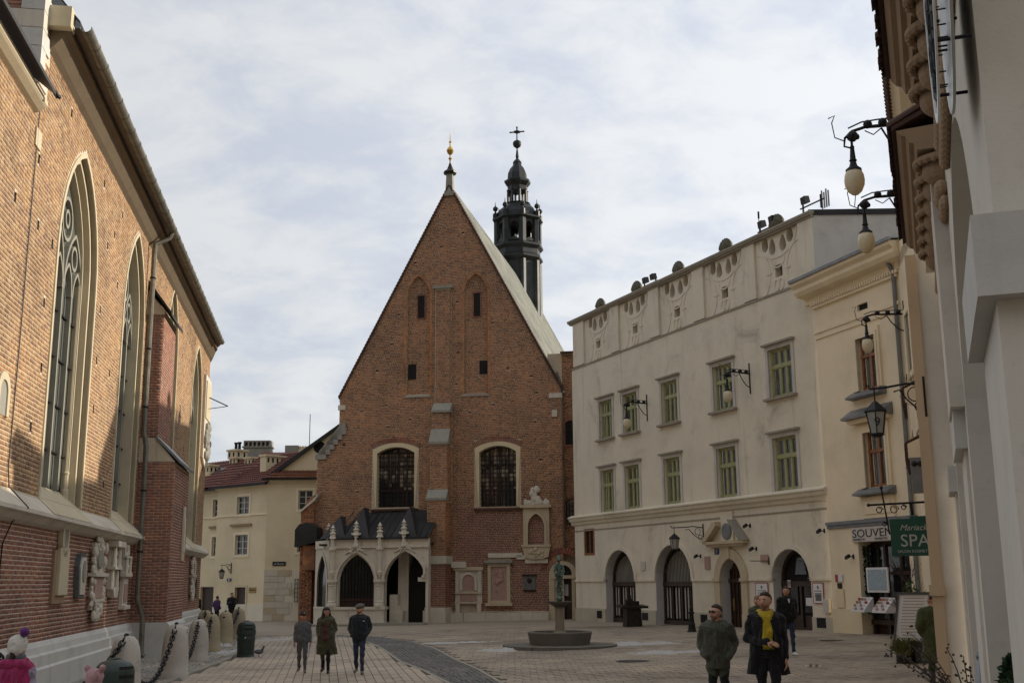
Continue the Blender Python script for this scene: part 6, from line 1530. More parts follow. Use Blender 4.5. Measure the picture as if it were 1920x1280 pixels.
def tiled_slope(par, a, b, c, d, nm='roof', mat=TILE, rowlen=.36, col=.24):
    """a,b along the eave, d,c along the ridge; real rows of half-round tiles as one surface"""
    a, b, c, d = map(Vector, (a, b, c, d)); nr = max(2, int((d-a).length/rowlen)); ncol = max(2, int((b-a).length/col)); nrm = (b-a).cross(d-a).normalized()
    if nrm.z < 0: nrm = -nrm
    v = []; f = []
    for r in range(nr):
        for q in range(ncol):
            for (tr, lift) in ((r/nr, .07), ((r+1.08)/nr, .0)):
                p0 = a.lerp(d, min(1,tr)); p1 = b.lerp(c, min(1,tr))
                for k, h in enumerate((0, .06, .0)): v.append(p0.lerp(p1, (q+k*.5)/ncol)+nrm*(lift+h))
            m = len(v)-6; f += [(m,m+1,m+4,m+3),(m+1,m+2,m+5,m+4)]
    me = bpy.data.meshes.new(nm); me.from_pydata([tuple(p) for p in v], [], f); me.materials.append(mat)
    o = link(nm, me, par); return o
rt = MB().add([(-3.3,-.35,8.5),(2.7,-.35,8.5),(2.7,3.2,10.82),(-.2,3.2,10.82)], [(0,1,2,3)]).add([(-12,.2,8.5),(-3.3,.2,8.5),(-3.3,-.35,8.5),(-.2,3.2,10.82),(-12,3.2,10.82)], [(0,1,2,3,4)]).add([(-12,3.2,10.82),(-.2,3.2,10.82),(2.7,3.2,10.82),(2.7,7,8.5),(-12,7,8.5)], [(0,1,2,3,4)]).build('roof_deck', [TILE], G1)
tiled_slope(G1,(-3.3,-.35,8.5),(2.7,-.35,8.5),(2.7,3.2,10.82),(-.2,3.2,10.82)); tiled_slope(G1,(-12,.2,8.52),(-3.3,-.3,8.52),(-.2,3.2,10.84),(-12,3.2,10.84))
MB().box(-3.4,2.7,-.5,-.3,8.42,8.54).box(-12,-3.2,.05,.2,8.42,8.54).build('gutter', [IRON], G1)
def chimney(par, x, y, w, d, z0, z1, mat=None, pots=0, holes=2):
    c = MB().box(x-w/2,x+w/2,y-d/2,y+d/2,z0,z1).box(x-w/2-.08,x+w/2+.08,y-d/2-.08,y+d/2+.08,z1-.12,z1).build('chimney', [mat or YEL2], par)
    h = MB()
    for k in range(holes): xx = x-w/2+w*(k+.5)/holes; h.box(xx-w*.09,xx+w*.09,y-d/2-.01,y-d/2+.02,z1-.52,z1-.22)
    h.build('flue_opening', [DARK], c)
    h = MB(); n = max(2,int(d/.35))
    for k in range(n): yy = y-d/2+d*(k+.5)/n; h.box(x+w/2-.02,x+w/2+.01,yy-.07,yy+.07,z1-.52,z1-.22)
    h.build('flue_opening', [DARK], c)
    for k in range(pots): MB().lathe([(.11,z1),(.10,z1+.45),(.15,z1+.45),(.15,z1+.55)], 8, (x-.2+.4*k,y,0)).build('chimney_pot', [IRON], c)
chimney(G1,-6.4,1.7,.75,.7,8.6,10.45); chimney(G1,-5.0,3.0,.75,.9,9.6,11.0,None,0); chimney(G1,-5.0,2.95,.95,1.0,10.85,11.5,None,2); chimney(G1,-2.95,2.7,.72,.75,9.2,10.8); chimney(G1,.55,1.9,.62,1.9,8.9,10.6,None,0,0)
MB().hexa([(-5.7,1.5,9.75),(-5.0,1.5,9.75),(-5.0,2.1,10.1),(-5.7,2.1,10.1),(-5.7,1.5,9.85),(-5.0,1.5,9.85),(-5.0,2.1,10.2),(-5.7,2.1,10.2)]).build('skylight', [PANE], G1)
s = thing('street_sign', 'small dark blue number plate left of the far dark door', 'sign', FBL.w(-1.3,.03,2.4), FBL.rot); MB().box(-.22,.22,-.02,.02,-.09,.09).build('plate', [BLUEP], s); MB().box(-.05,.05,-.025,-.02,-.06,.06).build('print', [WHITEP], s)
s = thing('wall_plaque', 'yellow brass plate right of the far dark door', 'plaque', FBL.w(1.2,.03,1.75), FBL.rot); MB().box(-.36,.36,-.02,.02,-.16,.16).build('plate', [BRASS], s); MB().box(-.28,.28,-.024,-.02,-.03,.03).build('print', [DBRONZE], s)
lantern(FBL, -1.15, 3.35, .75, 'small black bracket lantern on the far pale yellow house', .75)
# taller houses behind
for x, w, y, z0, z1, lab, mt in ((-12.2,3.0,92,6,15.4,'grey chimney block with a row of openings along its top, behind the red roof',DARKST),):
    s = thing('chimney_block', lab, 'chimney', (-20.6,y,0)); MB().box(-1.1,1.05,-.6,.6,9,12.9).build('stack', [DARKST], s)
    h = MB().box(-1.2,1.15,-.7,.7,12.85,12.95).box(-1.1,1.05,-.6,.6,13.3,13.42)
    for k in range(7): h.box(-1.1+k*.342,-1.0+k*.342,-.6,.6,12.95,13.3)
    h.build('top_vents', [DARKST], s)
s = thing('chimney_block', 'cream chimney stack with a comb of flues and aerial, beside the yellow gable', 'chimney', (-17.5,92,0)); MB().box(-.85,.2,-.6,.6,9,13.0).build('stack', [DARKST], s); MB().box(.2,2.1,-.5,.5,9,12.7).build('side_stack', [YEL2], s)
for k in range(8): MB().box(.25+k*.23,.38+k*.23,-.5,.5,12.7,12.95).build('flue_tooth', [YEL2], s)
MB().tube([(1.0,0,12.7),(1.0,0,15.6)], .03).build('aerial', [IRON], s)
s = thing('rear_house', 'dark red tiled roof of a house behind the yellow gable', 'house', (-17.5,88,0)); MB().prism([(-3.2,0),(-3.2,10.2),(4,10.2),(4,0)], 0, 6).build('wall', [YEL2], s); MB().hexa([(-2.6,-.4,10.2),(4,-.4,10.2),(4,3,12.3),(-2.6,3,12.3),(-2.6,-.4,10.3),(4,-.4,10.3),(4,3,12.4),(-2.6,3,12.4)]).build('roof', [TILE], s)
# gabled yellow house, touching the brick church
G2 = thing('gabled_house', 'yellow house with a plain gable over orange tiles, next to the brick church', 'house', (FBG.ox, FBG.oy, 0), FBG.rot)
gw = [rect(.45,1.45,7.05,8.36), rect(.45,1.45,4.2,5.6), rect(.5,1.35,1.05,2.3)]
MB().wall([(-1.7,-.6),(-1.7,9.15),(6,9.15),(6,-.6)], gw, 0, .2).build('wall', [YEL2], G2)
MB().prism([(-1.95,9.35),(4.2,13.75),(9,9.4),(9,9.2),(-1.95,9.2)], .5, .8).build('gable', [YEL2], G2)
MB().hexa([(-2.0,.2,9.3),(-1.75,.2,9.15),(4.3,.2,13.6),(4.2,.2,13.75),(-2.0,6,9.3),(-1.75,6,9.15),(4.3,6,13.6),(4.2,6,13.75)]).build('verge', [BLACKR], G2)
tiled_slope(G2,(-2.0,-.4,9.15),(6,-.4,9.15),(6,.5,9.75),(-1.2,.5,9.75),'tile_strip',TILEO); MB().box(-2.0,6,-.5,-.35,9.05,9.17).build('gutter', [IRON], G2); MB().box(-1.7,6,-.15,0,8.9,9.1).build('eaves_moulding', [YEL], G2)
MB().lathe([(.42,-.3),(.42,.02)], 14, (0,0,0)).build('round_vent', [DARK], G2, loc=(1.72,.5,11.35), rot=(PI/2,0,0))
bg_window(G2,.45,1.45,7.05,8.36); bg_window(G2,.45,1.45,4.2,5.6); bg_window(G2,.5,1.35,1.05,2.3,0,True)
MB().box(-1.72,6,-.05,0,-.6,3.0).build('lower_plaster', [STUC], G2)
rr = random.Random(3); z = -.3; k = 0
while z < 2.9:
    x = -1.7; e = rr.uniform(.0,.35) if k % 3 else -.4
    while x < e:
        w = rr.uniform(.5,1.0); MB().box(x+.01,min(x+w,e+.1)-.01,-.075-rr.uniform(0,.02),-.04,z+.01,z+.40).build('ashlar_block', [LIME if rr.random() > .3 else SAND], G2); x += w
    z += .42; k += 1
s = thing('street_sign', 'black street-name plate on the yellow gabled house', 'sign', FBG.w(-.72,.03,3.45), FBG.rot); MB().box(-.42,.42,-.02,.02,-.13,.13).build('plate', [INK], s); lettering(s, 'pl. Mariacki', .13, (0,-.026,-.05), WHITEP)
resize(G2, .946)  # gabled house drawn towards the camera and scaled down by the same factor
# ================================================================== fountain
Fo = thing('fountain', 'stone fountain with round tub, pillar bowl and a green bronze figure', 'fountain', (1.5,38.6,g(1.5,38.6)))
rng = [(1.92*math.cos(2*PI*i/36),1.92*math.sin(2*PI*i/36)) for i in range(36)]
for k in range(6):
    a0, a1 = k*PI/3+.015, (k+1)*PI/3-.015
    MB().prism_z([(.9*math.cos(a),.9*math.sin(a)) for a in [a1+(a0-a1)*i/8 for i in range(9)]]+[(1.88*math.cos(a),1.88*math.sin(a)) for a in [a0+(a1-a0)*i/8 for i in range(9)]], -.1, .115).build('base_slab', [FOUNT], Fo)
MB().lathe([(.98,.1),(1.07,.50),(1.05,.53),(.92,.53),(.90,.46),(.86,.28),(.0,.28)], 14, (0,0,0), .1).build('basin', [FOUNT], Fo)
MB().lathe([(.87,.42),(.0,.42)], 14, (0,0,0), .1).build('water', [PANED], Fo)
MB().lathe([(.22,.3),(.21,.5),(.16,.55),(.13,1.2),(.13,1.28),(.2,1.32)], 8, (0,0,0)).build('pillar', [masonry('blotched_pillar_stone', (.27,.235,.18), (.06,.055,.045), .9, 3.0)], Fo)
MB().lathe([(.1,1.28),(.2,1.34),(.34,1.42),(.40,1.47),(.41,1.5),(.37,1.5),(.2,1.44),(0,1.43)], 16, (0,0,0)).build('bowl', [FOUNT], Fo, smooth=True)
MB().ball((0,0,1.58), .11, 12, 8).build('ball', [BRONZE], Fo)
q = MB().tube([(0,0,1.65),(.05,0,1.75),(-.04,0,1.9),(.03,0,2.05),(0,0,2.12)], [.06,.07,.05,.07,.09])
for s_, z in ((1,1.75),(-1,1.88),(1,2.0)): q.tube([(s_*(.03+.09*math.cos(a)),-.03,z+.09*math.sin(a)) for a in [i*.6 for i in range(11)]], .022, 5)
q.build('scroll_stem', [BRONZE], Fo)
# ================================================================== street furniture
def rough_lathe(prof, n, seed, amp, mat, name, par):
    mb = MB().lathe(prof, n); rr = random.Random(seed); ph = [rr.uniform(0,6) for _ in range(6)]
    out_ = []
    for x, y, z in mb.v:
        k = 1+amp*(math.sin(3*z*2+ph[0]+2*math.atan2(y,x))+math.sin(7*z+ph[1]-3*math.atan2(y,x))*.6+rr.uniform(-.6,.6))
        out_.append((x*k, y*k, z+amp*.15*rr.uniform(-1,1)))
    mb.v = out_; return mb.build(name, mat, par, smooth=True)
BP = [(.36,-.15),(.36,.16),(.335,.2),(.33,.45),(.315,.75),(.295,.98),(.27,1.1),(.23,1.22),(.15,1.31),(.0,1.34)]
PALE = masonry('pale_bollard_stone', (.48,.45,.40), (.14,.13,.10), .8, 1.8); TAN = masonry('tan_bollard_stone', (.36,.31,.21), (.12,.10,.07), .8, 1.8)
BOL = [(-7.8,23.6,PALE,'pale stone bollard behind the tipped-looking near bin, nearest in the chained row',1.0),(-8.62,29.9,PALE,'pale stone bollard with a chain down its face, second nearest in the row',1.02),
       (-9.85,36.6,PALE,'pale stone bollard standing in front of the basilica\'s far buttress',.98),(-10.75,41.6,TAN,'tan stone bollard directly behind the snow heap',1.0),
       (-12.55,47.5,TAN,'tan stone bollard half hidden behind the other tan one, by the far people',1.0),(-11.35,46.0,TAN,'tan stone bollard just behind the upright green bin',.98),(-11.9,50.5,TAN,'farthest tan bollard, right of the green bin\'s top',1.0)]
for i, (x, y, m, lab, sc) in enumerate(BOL):
    b = thing('bollard', lab, 'bollard', (x,y,g(x,y)), random.uniform(0,6), 'stone bollards linked by chains'); b.scale = (sc,sc,sc)
    rough_lathe(BP, 18, i, .012, [m], 'post', b)
    MB().lathe([(.05,1.3),(.05,1.36),(.02,1.38)], 8).build('iron_cap', [IRON], b)
    MB().box(-.04,.05,-.27,-.24,1.02,1.14).build('iron_cramp', [IRON], b)
lk = MB(); lk.tube([(.05*math.cos(a)*1.0,0,.05*math.sin(a)+(.055 if math.sin(a) >= -1e-6 else -.055)) for a in [i*2*PI/12 for i in range(13)]], .02, 6); LINK = lk.mesh('link', IRON, True)
def chain(p, q, sag, label):
    p, q = Vector(p), Vector(q); t = thing('chain', label, 'chain', tuple((p+q)/2), 0, 'iron chains between the bollards'); m = (p+q)/2
    pts = [p.lerp(q, i/200)-Vector((0,0,sag*4*(i/200)*(1-i/200))) for i in range(201)]
    L = [0.0]
    for a, b in zip(pts, pts[1:]): L.append(L[-1]+(b-a).length)
    n = int(L[-1]/.165); k = 0
    for i in range(n):
        s = (i+.5)*L[-1]/n
        while L[k+1] < s: k += 1
        pos = pts[k].lerp(pts[k+1], (s-L[k])/(L[k+1]-L[k])); d = (pts[k+1]-pts[k]).normalized()
        o = link('link', LINK, t, tuple(pos-m)); o.rotation_mode = 'QUATERNION'
        o.rotation_quaternion = d.to_track_quat('Z','Y') @ Matrix.Rotation(PI/2*(i % 2)+.2, 3, 'Z').to_quaternion()
def btop(i): x, y, m, l, sc = BOL[i]; return (x, y-.05, g(x,y)+1.30*sc)
chain((-7.6,17.2,1.25), btop(0), .8, 'iron chain hanging from the nearest bollard towards the lower left')
chain((btop(0)[0]+.05,btop(0)[1],.75), btop(1), .92, 'iron chain running down the face of the second bollard to the nearest one')
chain(btop(1), btop(2), 1.0, 'iron chain between the second pale bollard and the one by the far buttress')
chain(btop(2), btop(3), .95, 'iron chain hanging from the front tan bollard above the snow')
chain(btop(3), btop(4), .7, 'short iron chain from the tan bollards towards the far people'); chain(btop(5), btop(6), .55, 'farthest iron chain, behind the upright green bin')
def bin_(x, y, rz, label, lean=0.0):
    t = thing('litter_bin', label, 'bin', (x,y,g(x,y)+.02), rz); t.rotation_euler = (0,lean,rz)
    body = MB().lathe([(.285,0),(.29,.04),(.27,.06),(.28,.5),(.295,.54),(.295,.6),(.285,.63),(.285,.72)], 24); body.build('body', [GREENP], t, smooth=True)
    dm = MB().lathe([(.29,.72),(.29,.95),(.27,1.02),(.22,1.08),(.12,1.12),(.0,1.13)], 24); dm.build('dome', [GREENP], t, smooth=True)
    MB().lathe([(.295,.70),(.30,.74),(.295,.78)], 24).build('rim', [GREENP], t)
    MB().tube([(.302*math.cos(q),0,.72+.42*math.sin(q)) for q in [i*PI/14 for i in range(15)]], .02, 6).tube([(.302*math.cos(q),.06,.72+.415*math.sin(q)) for q in [i*PI/14 for i in range(15)]], .016, 6).build('dome_strap', [GREENP], t)
    op_ = MB(); 
    for i in range(7): a = -PI/2+(-.50+.86*i/6); a2 = a+.145; op_.hexa([(.296*math.cos(a),.296*math.sin(a),.86),(.296*math.cos(a2),.296*math.sin(a2),.86),(.2*math.cos(a2),.2*math.sin(a2),.86),(.2*math.cos(a),.2*math.sin(a),.86),(.272*math.cos(a),.272*math.sin(a),1.03),(.272*math.cos(a2),.272*math.sin(a2),1.03),(.2*math.cos(a2),.2*math.sin(a2),1.03),(.2*math.cos(a),.2*math.sin(a),1.03)])
    op_.build('opening', [DARK], t)
    MB().lathe([(.018,-.01),(.018,.01)], 8).build('badge', [WHITEP], t, loc=(-.10,-.27,.62), rot=(PI/2,0,0))
    return t
bin_(-8.74,38.26,R(28),'upright dark green litter bin with domed top, between bollards and walkway'); bin_(-6.06,17.9,R(60),'near dark green domed litter bin cut off by the bottom edge')
# cast-iron street post
t = thing('iron_post', 'black cast-iron street post on the paving before the grey house', 'post', (7.03,46.4,g(7.03,46.4)))
MB().lathe([(.19,0),(.19,.06),(.16,.1),(.13,.3),(.14,.34),(.11,.38),(.085,.7),(.11,.74),(.11,.8),(.07,.84),(.09,.92),(.06,1.0),(.0,1.02)], 10).build('shaft', [IRON], t); MB().lathe([(.2,-.02),(.2,.03)], 10).build('foot', [IRON], t)
# bronze city model on a pedestal
t = thing('model_pedestal', 'dark pedestal with a slab-topped bronze building model, before the left arches', 'monument', (5.34,52.9,g(5.34,52.9)), R(10))
MB().prism_z([(-.36,-.36),(.36,-.36),(.36,.36),(-.36,.36)],0,.84,0,[(-.33,-.33),(.33,-.33),(.33,.33),(-.33,.33)]).build('pedestal', [DBRONZE], t)
MB().hexa([(-.62,-.5,.84),(.62,-.5,.84),(.62,.5,.90),(-.62,.5,.90),(-.62,-.5,.94),(.62,-.5,.94),(.62,.5,1.0),(-.62,.5,1.0)]).build('slab', [DBRONZE], t)
MB().prism([(-.28,.95),(-.28,1.15),(-.12,1.33),(.05,1.15),(.3,1.15),(.3,.95)], -.15, .2).box(-.2,-.06,-.1,.05,1.2,1.42).build('building_model', [DBRONZE], t)
# menu board, planters and plants by the right-hand wall
mx, my = 9.45, 28.3
t = thing('menu_board', 'leaning menu board with white printed sheet in a dark grey frame', 'board', (9.55,28.2,g(9.4,28.2)+.36), R(-18)); 
tb = MB()
def lean(p): x, y, z = p; return (x+.16*z, y+.12*z, z)
m_ = MB().band(rect(-.42,.42,.0,1.25), rect(-.47,.47,-.06,1.31), -.05, .02, 0, True); m_.v = [lean(p) for p in m_.v]; m_.build('frame', [plain('dark_grey_frame', (.08,.08,.08), .5, 0, .1, 3, 0)], t)
m_ = MB().box(-.42,.42,-.02,.0,0,1.25); m_.v = [lean(p) for p in m_.v]; m_.build('sheet', [WHITEP], t)
m_ = MB(); rr = random.Random(8)
for k in range(16): z = .08+k*.072; x = -.34+rr.uniform(0,.06); m_.box(x, x+rr.uniform(.25,.6), -.026,-.02, z, z+.018)
m_.v = [lean(p) for p in m_.v]; m_.build('printed_lines', [plain('tan_print', (.42,.33,.22), .6, 0, .1, 3, 0)], t)['kind'] = 'stuff'
MB().tube([(-.34,.02,0),(-.38,.25,-.36)], .022).tube([(.34,.02,0),(.38,.25,-.36)], .022).build('leg', [IRON], t)
def planter(x, y, label, w=.42, h=.45):
    t = thing('planter', label, 'planter', (x,y,g(x,y))); MB().prism_z([(-w*.8,-w*.8),(w*.8,-w*.8),(w*.8,w*.8),(-w*.8,w*.8)],.0,h,0,[(-w,-w),(w,-w),(w,w),(-w,w)]).build('pot', [plain('dark_grey_pot_'+str(int(x*10)), (.05,.052,.058), .6, 0, .2, 4, .1)], t)
    MB().box(-w*.9,w*.9,-w*.9,w*.9,h-.02,h+.005).build('soil', [DBRONZE], t); return t
planter(9.75,28.1,'square dark grey planter at the foot of the menu board',.33,.52)
GRASSM = plain('yellow_green_grass_blade', (.16,.17,.055), .7, 0, .4, 6, 0); LEAFM = plain('dark_evergreen_leaf', (.035,.07,.028), .6, 0, .5, 12, 0); TWIGM = plain('dark_twig', (.06,.045,.035), .8, 0, .3, 8, 0)
t = thing('ornamental_grass', 'tuft of yellow-green grass drooping beside the menu board', 'grass plant', (9.28,28.0,g(9.28,28)))
mb = MB(); rr = random.Random(6)
for k in range(420):
    a = rr.uniform(0,6.28); r = rr.uniform(.02,.16); L = rr.uniform(.45,.85); b = rr.uniform(.1,.42); w = .012
    p = [(r*math.cos(a)+b*(s**1.8)*math.cos(a), r*math.sin(a)+b*(s**1.8)*math.sin(a), .02+L*s*(1.25-.5*s)) for s in (0,.4,.75,1)]
    tx, ty = -math.sin(a)*w, math.cos(a)*w
    mb.add([(p[0][0]-tx,p[0][1]-ty,p[0][2]),(p[0][0]+tx,p[0][1]+ty,p[0][2]),(p[1][0]+tx,p[1][1]+ty,p[1][2]),(p[1][0]-tx,p[1][1]-ty,p[1][2]),(p[2][0]+tx,p[2][1]+ty,p[2][2]),(p[2][0]-tx,p[2][1]-ty,p[2][2]),(p[3][0],p[3][1],p[3][2])], [(0,1,2,3),(3,2,4,5),(5,4,6)])
mb.build('blades', [GRASSM], t)['kind'] = 'stuff'; MB().lathe([(.18,0),(.22,.2),(.2,.22),(0,.2)], 10).build('pot', [DBRONZE], t)
def leafy(name, label, loc, rx_, rz_, n, ls, mat, seed, cat='bush', pot=True, cone=False):
    t = thing(name, label, cat, loc); mb = MB(); rr = random.Random(seed)
    for k in range(n):
        a = rr.uniform(0,6.28); z = rr.random(); q = (1-z)**.7 if cone else math.sqrt(max(0,1-(2*z-1)**2)); lump = .8+.25*math.sin(5*a+7*z)+.15*math.sin(11*a-5*z)
        r = rx_*q*lump*(rr.uniform(.45,1))**.5; x, y, zz = r*math.cos(a), r*math.sin(a), (.35 if pot else .05)+z*rz_
        d = Vector((rr.gauss(0,1),rr.gauss(0,1),rr.gauss(.3,1))).normalized()*ls; e = Vector((rr.gauss(0,1),rr.gauss(0,1),rr.gauss(0,1))).normalized()*ls*.35
        mb.add([(x,y,zz),(x+d.x*.5+e.x,y+d.y*.5+e.y,zz+d.z*.5+e.z),(x+d.x,y+d.y,zz+d.z),(x+d.x*.5-e.x,y+d.y*.5-e.y,zz+d.z*.5-e.z)], [(0,1,2,3)])
    mb.build('leaves', [mat], t)['kind'] = 'stuff'
    MB().tube([(0,0,0),(0.01,0,.3),(0,.01,.3+rz_*.7)], [.03,.025,.01], 5).build('stem', [TWIGM], t)
    if pot: MB().prism_z([(-.25,-.25),(.25,-.25),(.25,.25),(-.25,.25)],0,.4,0,[(-.3,-.3),(.3,-.3),(.3,.3),(-.3,.3)]).build('pot', [DBRONZE], t)
    return t
def ri(s, d): p = FRI.w(-s,-d,0); return (p[0],p[1],g(p[0],p[1]))
leafy('evergreen_bush', 'dense dark evergreen bush against the near white pier, at the bottom corner', ri(9.3,.46), .30, .95, 5200, .055, LEAFM, 2, cone=True)
t = thing('bare_shrub', 'bare arching twigs with dark buds in front of the arcade', 'shrub', ri(13.0,.22)); mb = MB(); bd = MB(); rr = random.Random(12)
for k in range(14):
    a = rr.uniform(1.6,4.4); L = rr.uniform(.9,1.5); p = []
    for s in range(7): q = s/6; p.append((L*.55*q*math.cos(a)*(.5+.6*q), L*.55*q*math.sin(a)*(.5+.6*q), .25+L*(q*1.1-.35*q*q)))
    mb.tube(p, [.010,.009,.008,.007,.006,.005,.004], 4)
    for s in range(1,7):
        for j in range(3): x, y, z = p[s]; bd.ball((x+rr.uniform(-.03,.03),y+rr.uniform(-.03,.03),z+rr.uniform(-.08,.08)), rr.uniform(.008,.016), 5, 4)
mb.build('twigs', [TWIGM], t)['kind'] = 'stuff'; bd.build('buds', [TWIGM], t)['kind'] = 'stuff'; MB().prism_z([(-.22,-.22),(.22,-.22),(.22,.22),(-.22,.22)],-.05,.3,0,[(-.26,-.26),(.26,-.26),(.26,.26),(-.26,.26)]).build('pot', [DBRONZE], t)
t = thing('bare_tree', 'small bare sapling between the hanging sign and the menu board', 'tree', (10.2,30.2,g(10.2,30))); mb = MB().tube([(0,0,0),(.03,0,1),(0,.02,2.0)], [.04,.03,.02], 6); mb.build('trunk', [TWIGM], t); mb = MB(); rr = random.Random(5)
for k in range(16):
    z = rr.uniform(.9,2.0); a = rr.uniform(0,6.28); L = rr.uniform(.4,.8); p = [(0,0,z),(L*.4*math.cos(a),L*.4*math.sin(a),z+L*.4),(L*.65*math.cos(a),L*.65*math.sin(a),z+L)]; mb.tube(p, [.012,.008,.004], 4)
    for j in range(4): b = a+rr.uniform(-.8,.8); q = p[1]; mb.tube([q,(q[0]+.25*math.cos(b),q[1]+.25*math.sin(b),q[2]+rr.uniform(.1,.35))], [.006,.003], 3)
mb.build('branches', [TWIGM], t)['kind'] = 'stuff'
leafy('potted_laurel', 'small leafy potted plant above the menu board', (9.95,29.2,g(9.95,29.2)+.9), .22, .65, 160, .10, plain('green_leaf', (.06,.11,.035), .5, 0, .4, 6, 0), 5, 'plant', True)
t = thing('wall_sheet', 'blue-white plastic sheet rolled up against the second pier', 'sheet', ri(12.7,.33)); MB().prism_z([(-.05,-.08),(.3,-.06),(.3,.02),(-.05,.05)],.1,1.15,0,[(-.02,-.05),(.2,-.04),(.2,.02),(-.02,.03)]).build('sheet', [plain('blue_white_plastic', (.42,.46,.52), .4, 0, .2, 4, .3)], t); MB().ball((.1,-.02,1.17), (.14,.08,.1), 8, 6).build('fold', [ZINC], t)
t = thing('litter', 'crumpled white and brown litter lying on the square', 'litter', (6.97,27.7,g(6.97,27.7)+.03)); rr = random.Random(2)
mb = MB()
for k in range(5): x = -.14+k*.07; mb.hexa([(x,-.05,0),(x+.09,-.04,.01),(x+.1,.05,0),(x,.06,.01),(x+.01,-.04,.05+.02*(k%2)),(x+.08,-.03,.06),(x+.08,.04,.04),(x+.02,.05,.05)], k % 2)
mb.build('crumpled_paper', [WHITEP, BROWN], t)
for x, y, r, lab in ((10.23,37.9,.34,'dark round manhole cover on the square, nearer the shop'),(3.15,31.2,.4,'dark oval drain cover in front of the fountain')):
    t = thing('manhole_cover', lab, 'manhole', (x,y,g(x,y)+.031)); MB().lathe([(r,0),(r,.012),(0,.012)], 20).build('cover', [IRON], t); MB().lathe([(r+.05,0),(r+.05,.008),(r+.005,.008)], 20).build('ring', [DBRONZE], t)
t = thing('pigeon', 'grey pigeon standing on the paving right of the green bin', 'pigeon', (-8.2,37.75,g(-8.2,37.75)+.035), R(15)); PG = plain('pigeon_grey', (.09,.10,.12), .6, 0, .3, 20, 0)
q = MB().ball((0,0,.17), (.15,.075,.075), 12, 8).ball((-.12,0,.16), (.12,.03,.025), 8, 6).tube([(.09,0,.2),(.13,0,.27),(.14,0,.31)], [.055,.04,.035]).ball((.15,0,.325), .036, 8, 6).tube([(.18,0,.32),(.205,0,.31)], [.01,.003]).build('body', [PG], t, smooth='all')
for s in (-.03,.03): MB().tube([(0,s,.11),(.01,s,.0)], .008, 4).tube([(.01,s,0.004),(.06,s,0.004)], .006, 4).build('leg', [REDP], t)
# ================================================================== people
def capsule(p0, p1, r0, r1, n=10, m=3):
    p0, p1 = Vector(p0), Vector(p1); d = (p1-p0)
    if d.length < 1e-4: d = Vector((0,0,1e-3)); p1 = p0+d
    t = d.normalized(); u = t.orthogonal().normalized(); w = t.cross(u); v = []; f = []
    rings = [(p0-t*r0*math.cos(PI/2*i/m), r0*math.sin(PI/2*i/m)) for i in range(1,m+1)]+[(p1+t*r1*math.sin(PI/2*i/m), r1*math.cos(PI/2*i/m)) for i in range(m)]
    v.append(p0-t*r0)
    for c, r in rings:
        for k in range(n): a = 2*PI*k/n; v.append(c+(u*math.cos(a)+w*math.sin(a))*r)
    v.append(p1+t*r1); K = len(rings)
    for k in range(n): f.append((0,1+(k+1)%n,1+k)); f.append((len(v)-1,1+(K-1)*n+k,1+(K-1)*n+(k+1)%n))
    for j in range(K-1):
        for k in range(n): f.append((1+j*n+k,1+j*n+(k+1)%n,1+(j+1)*n+(k+1)%n,1+(j+1)*n+k))
    return v, f
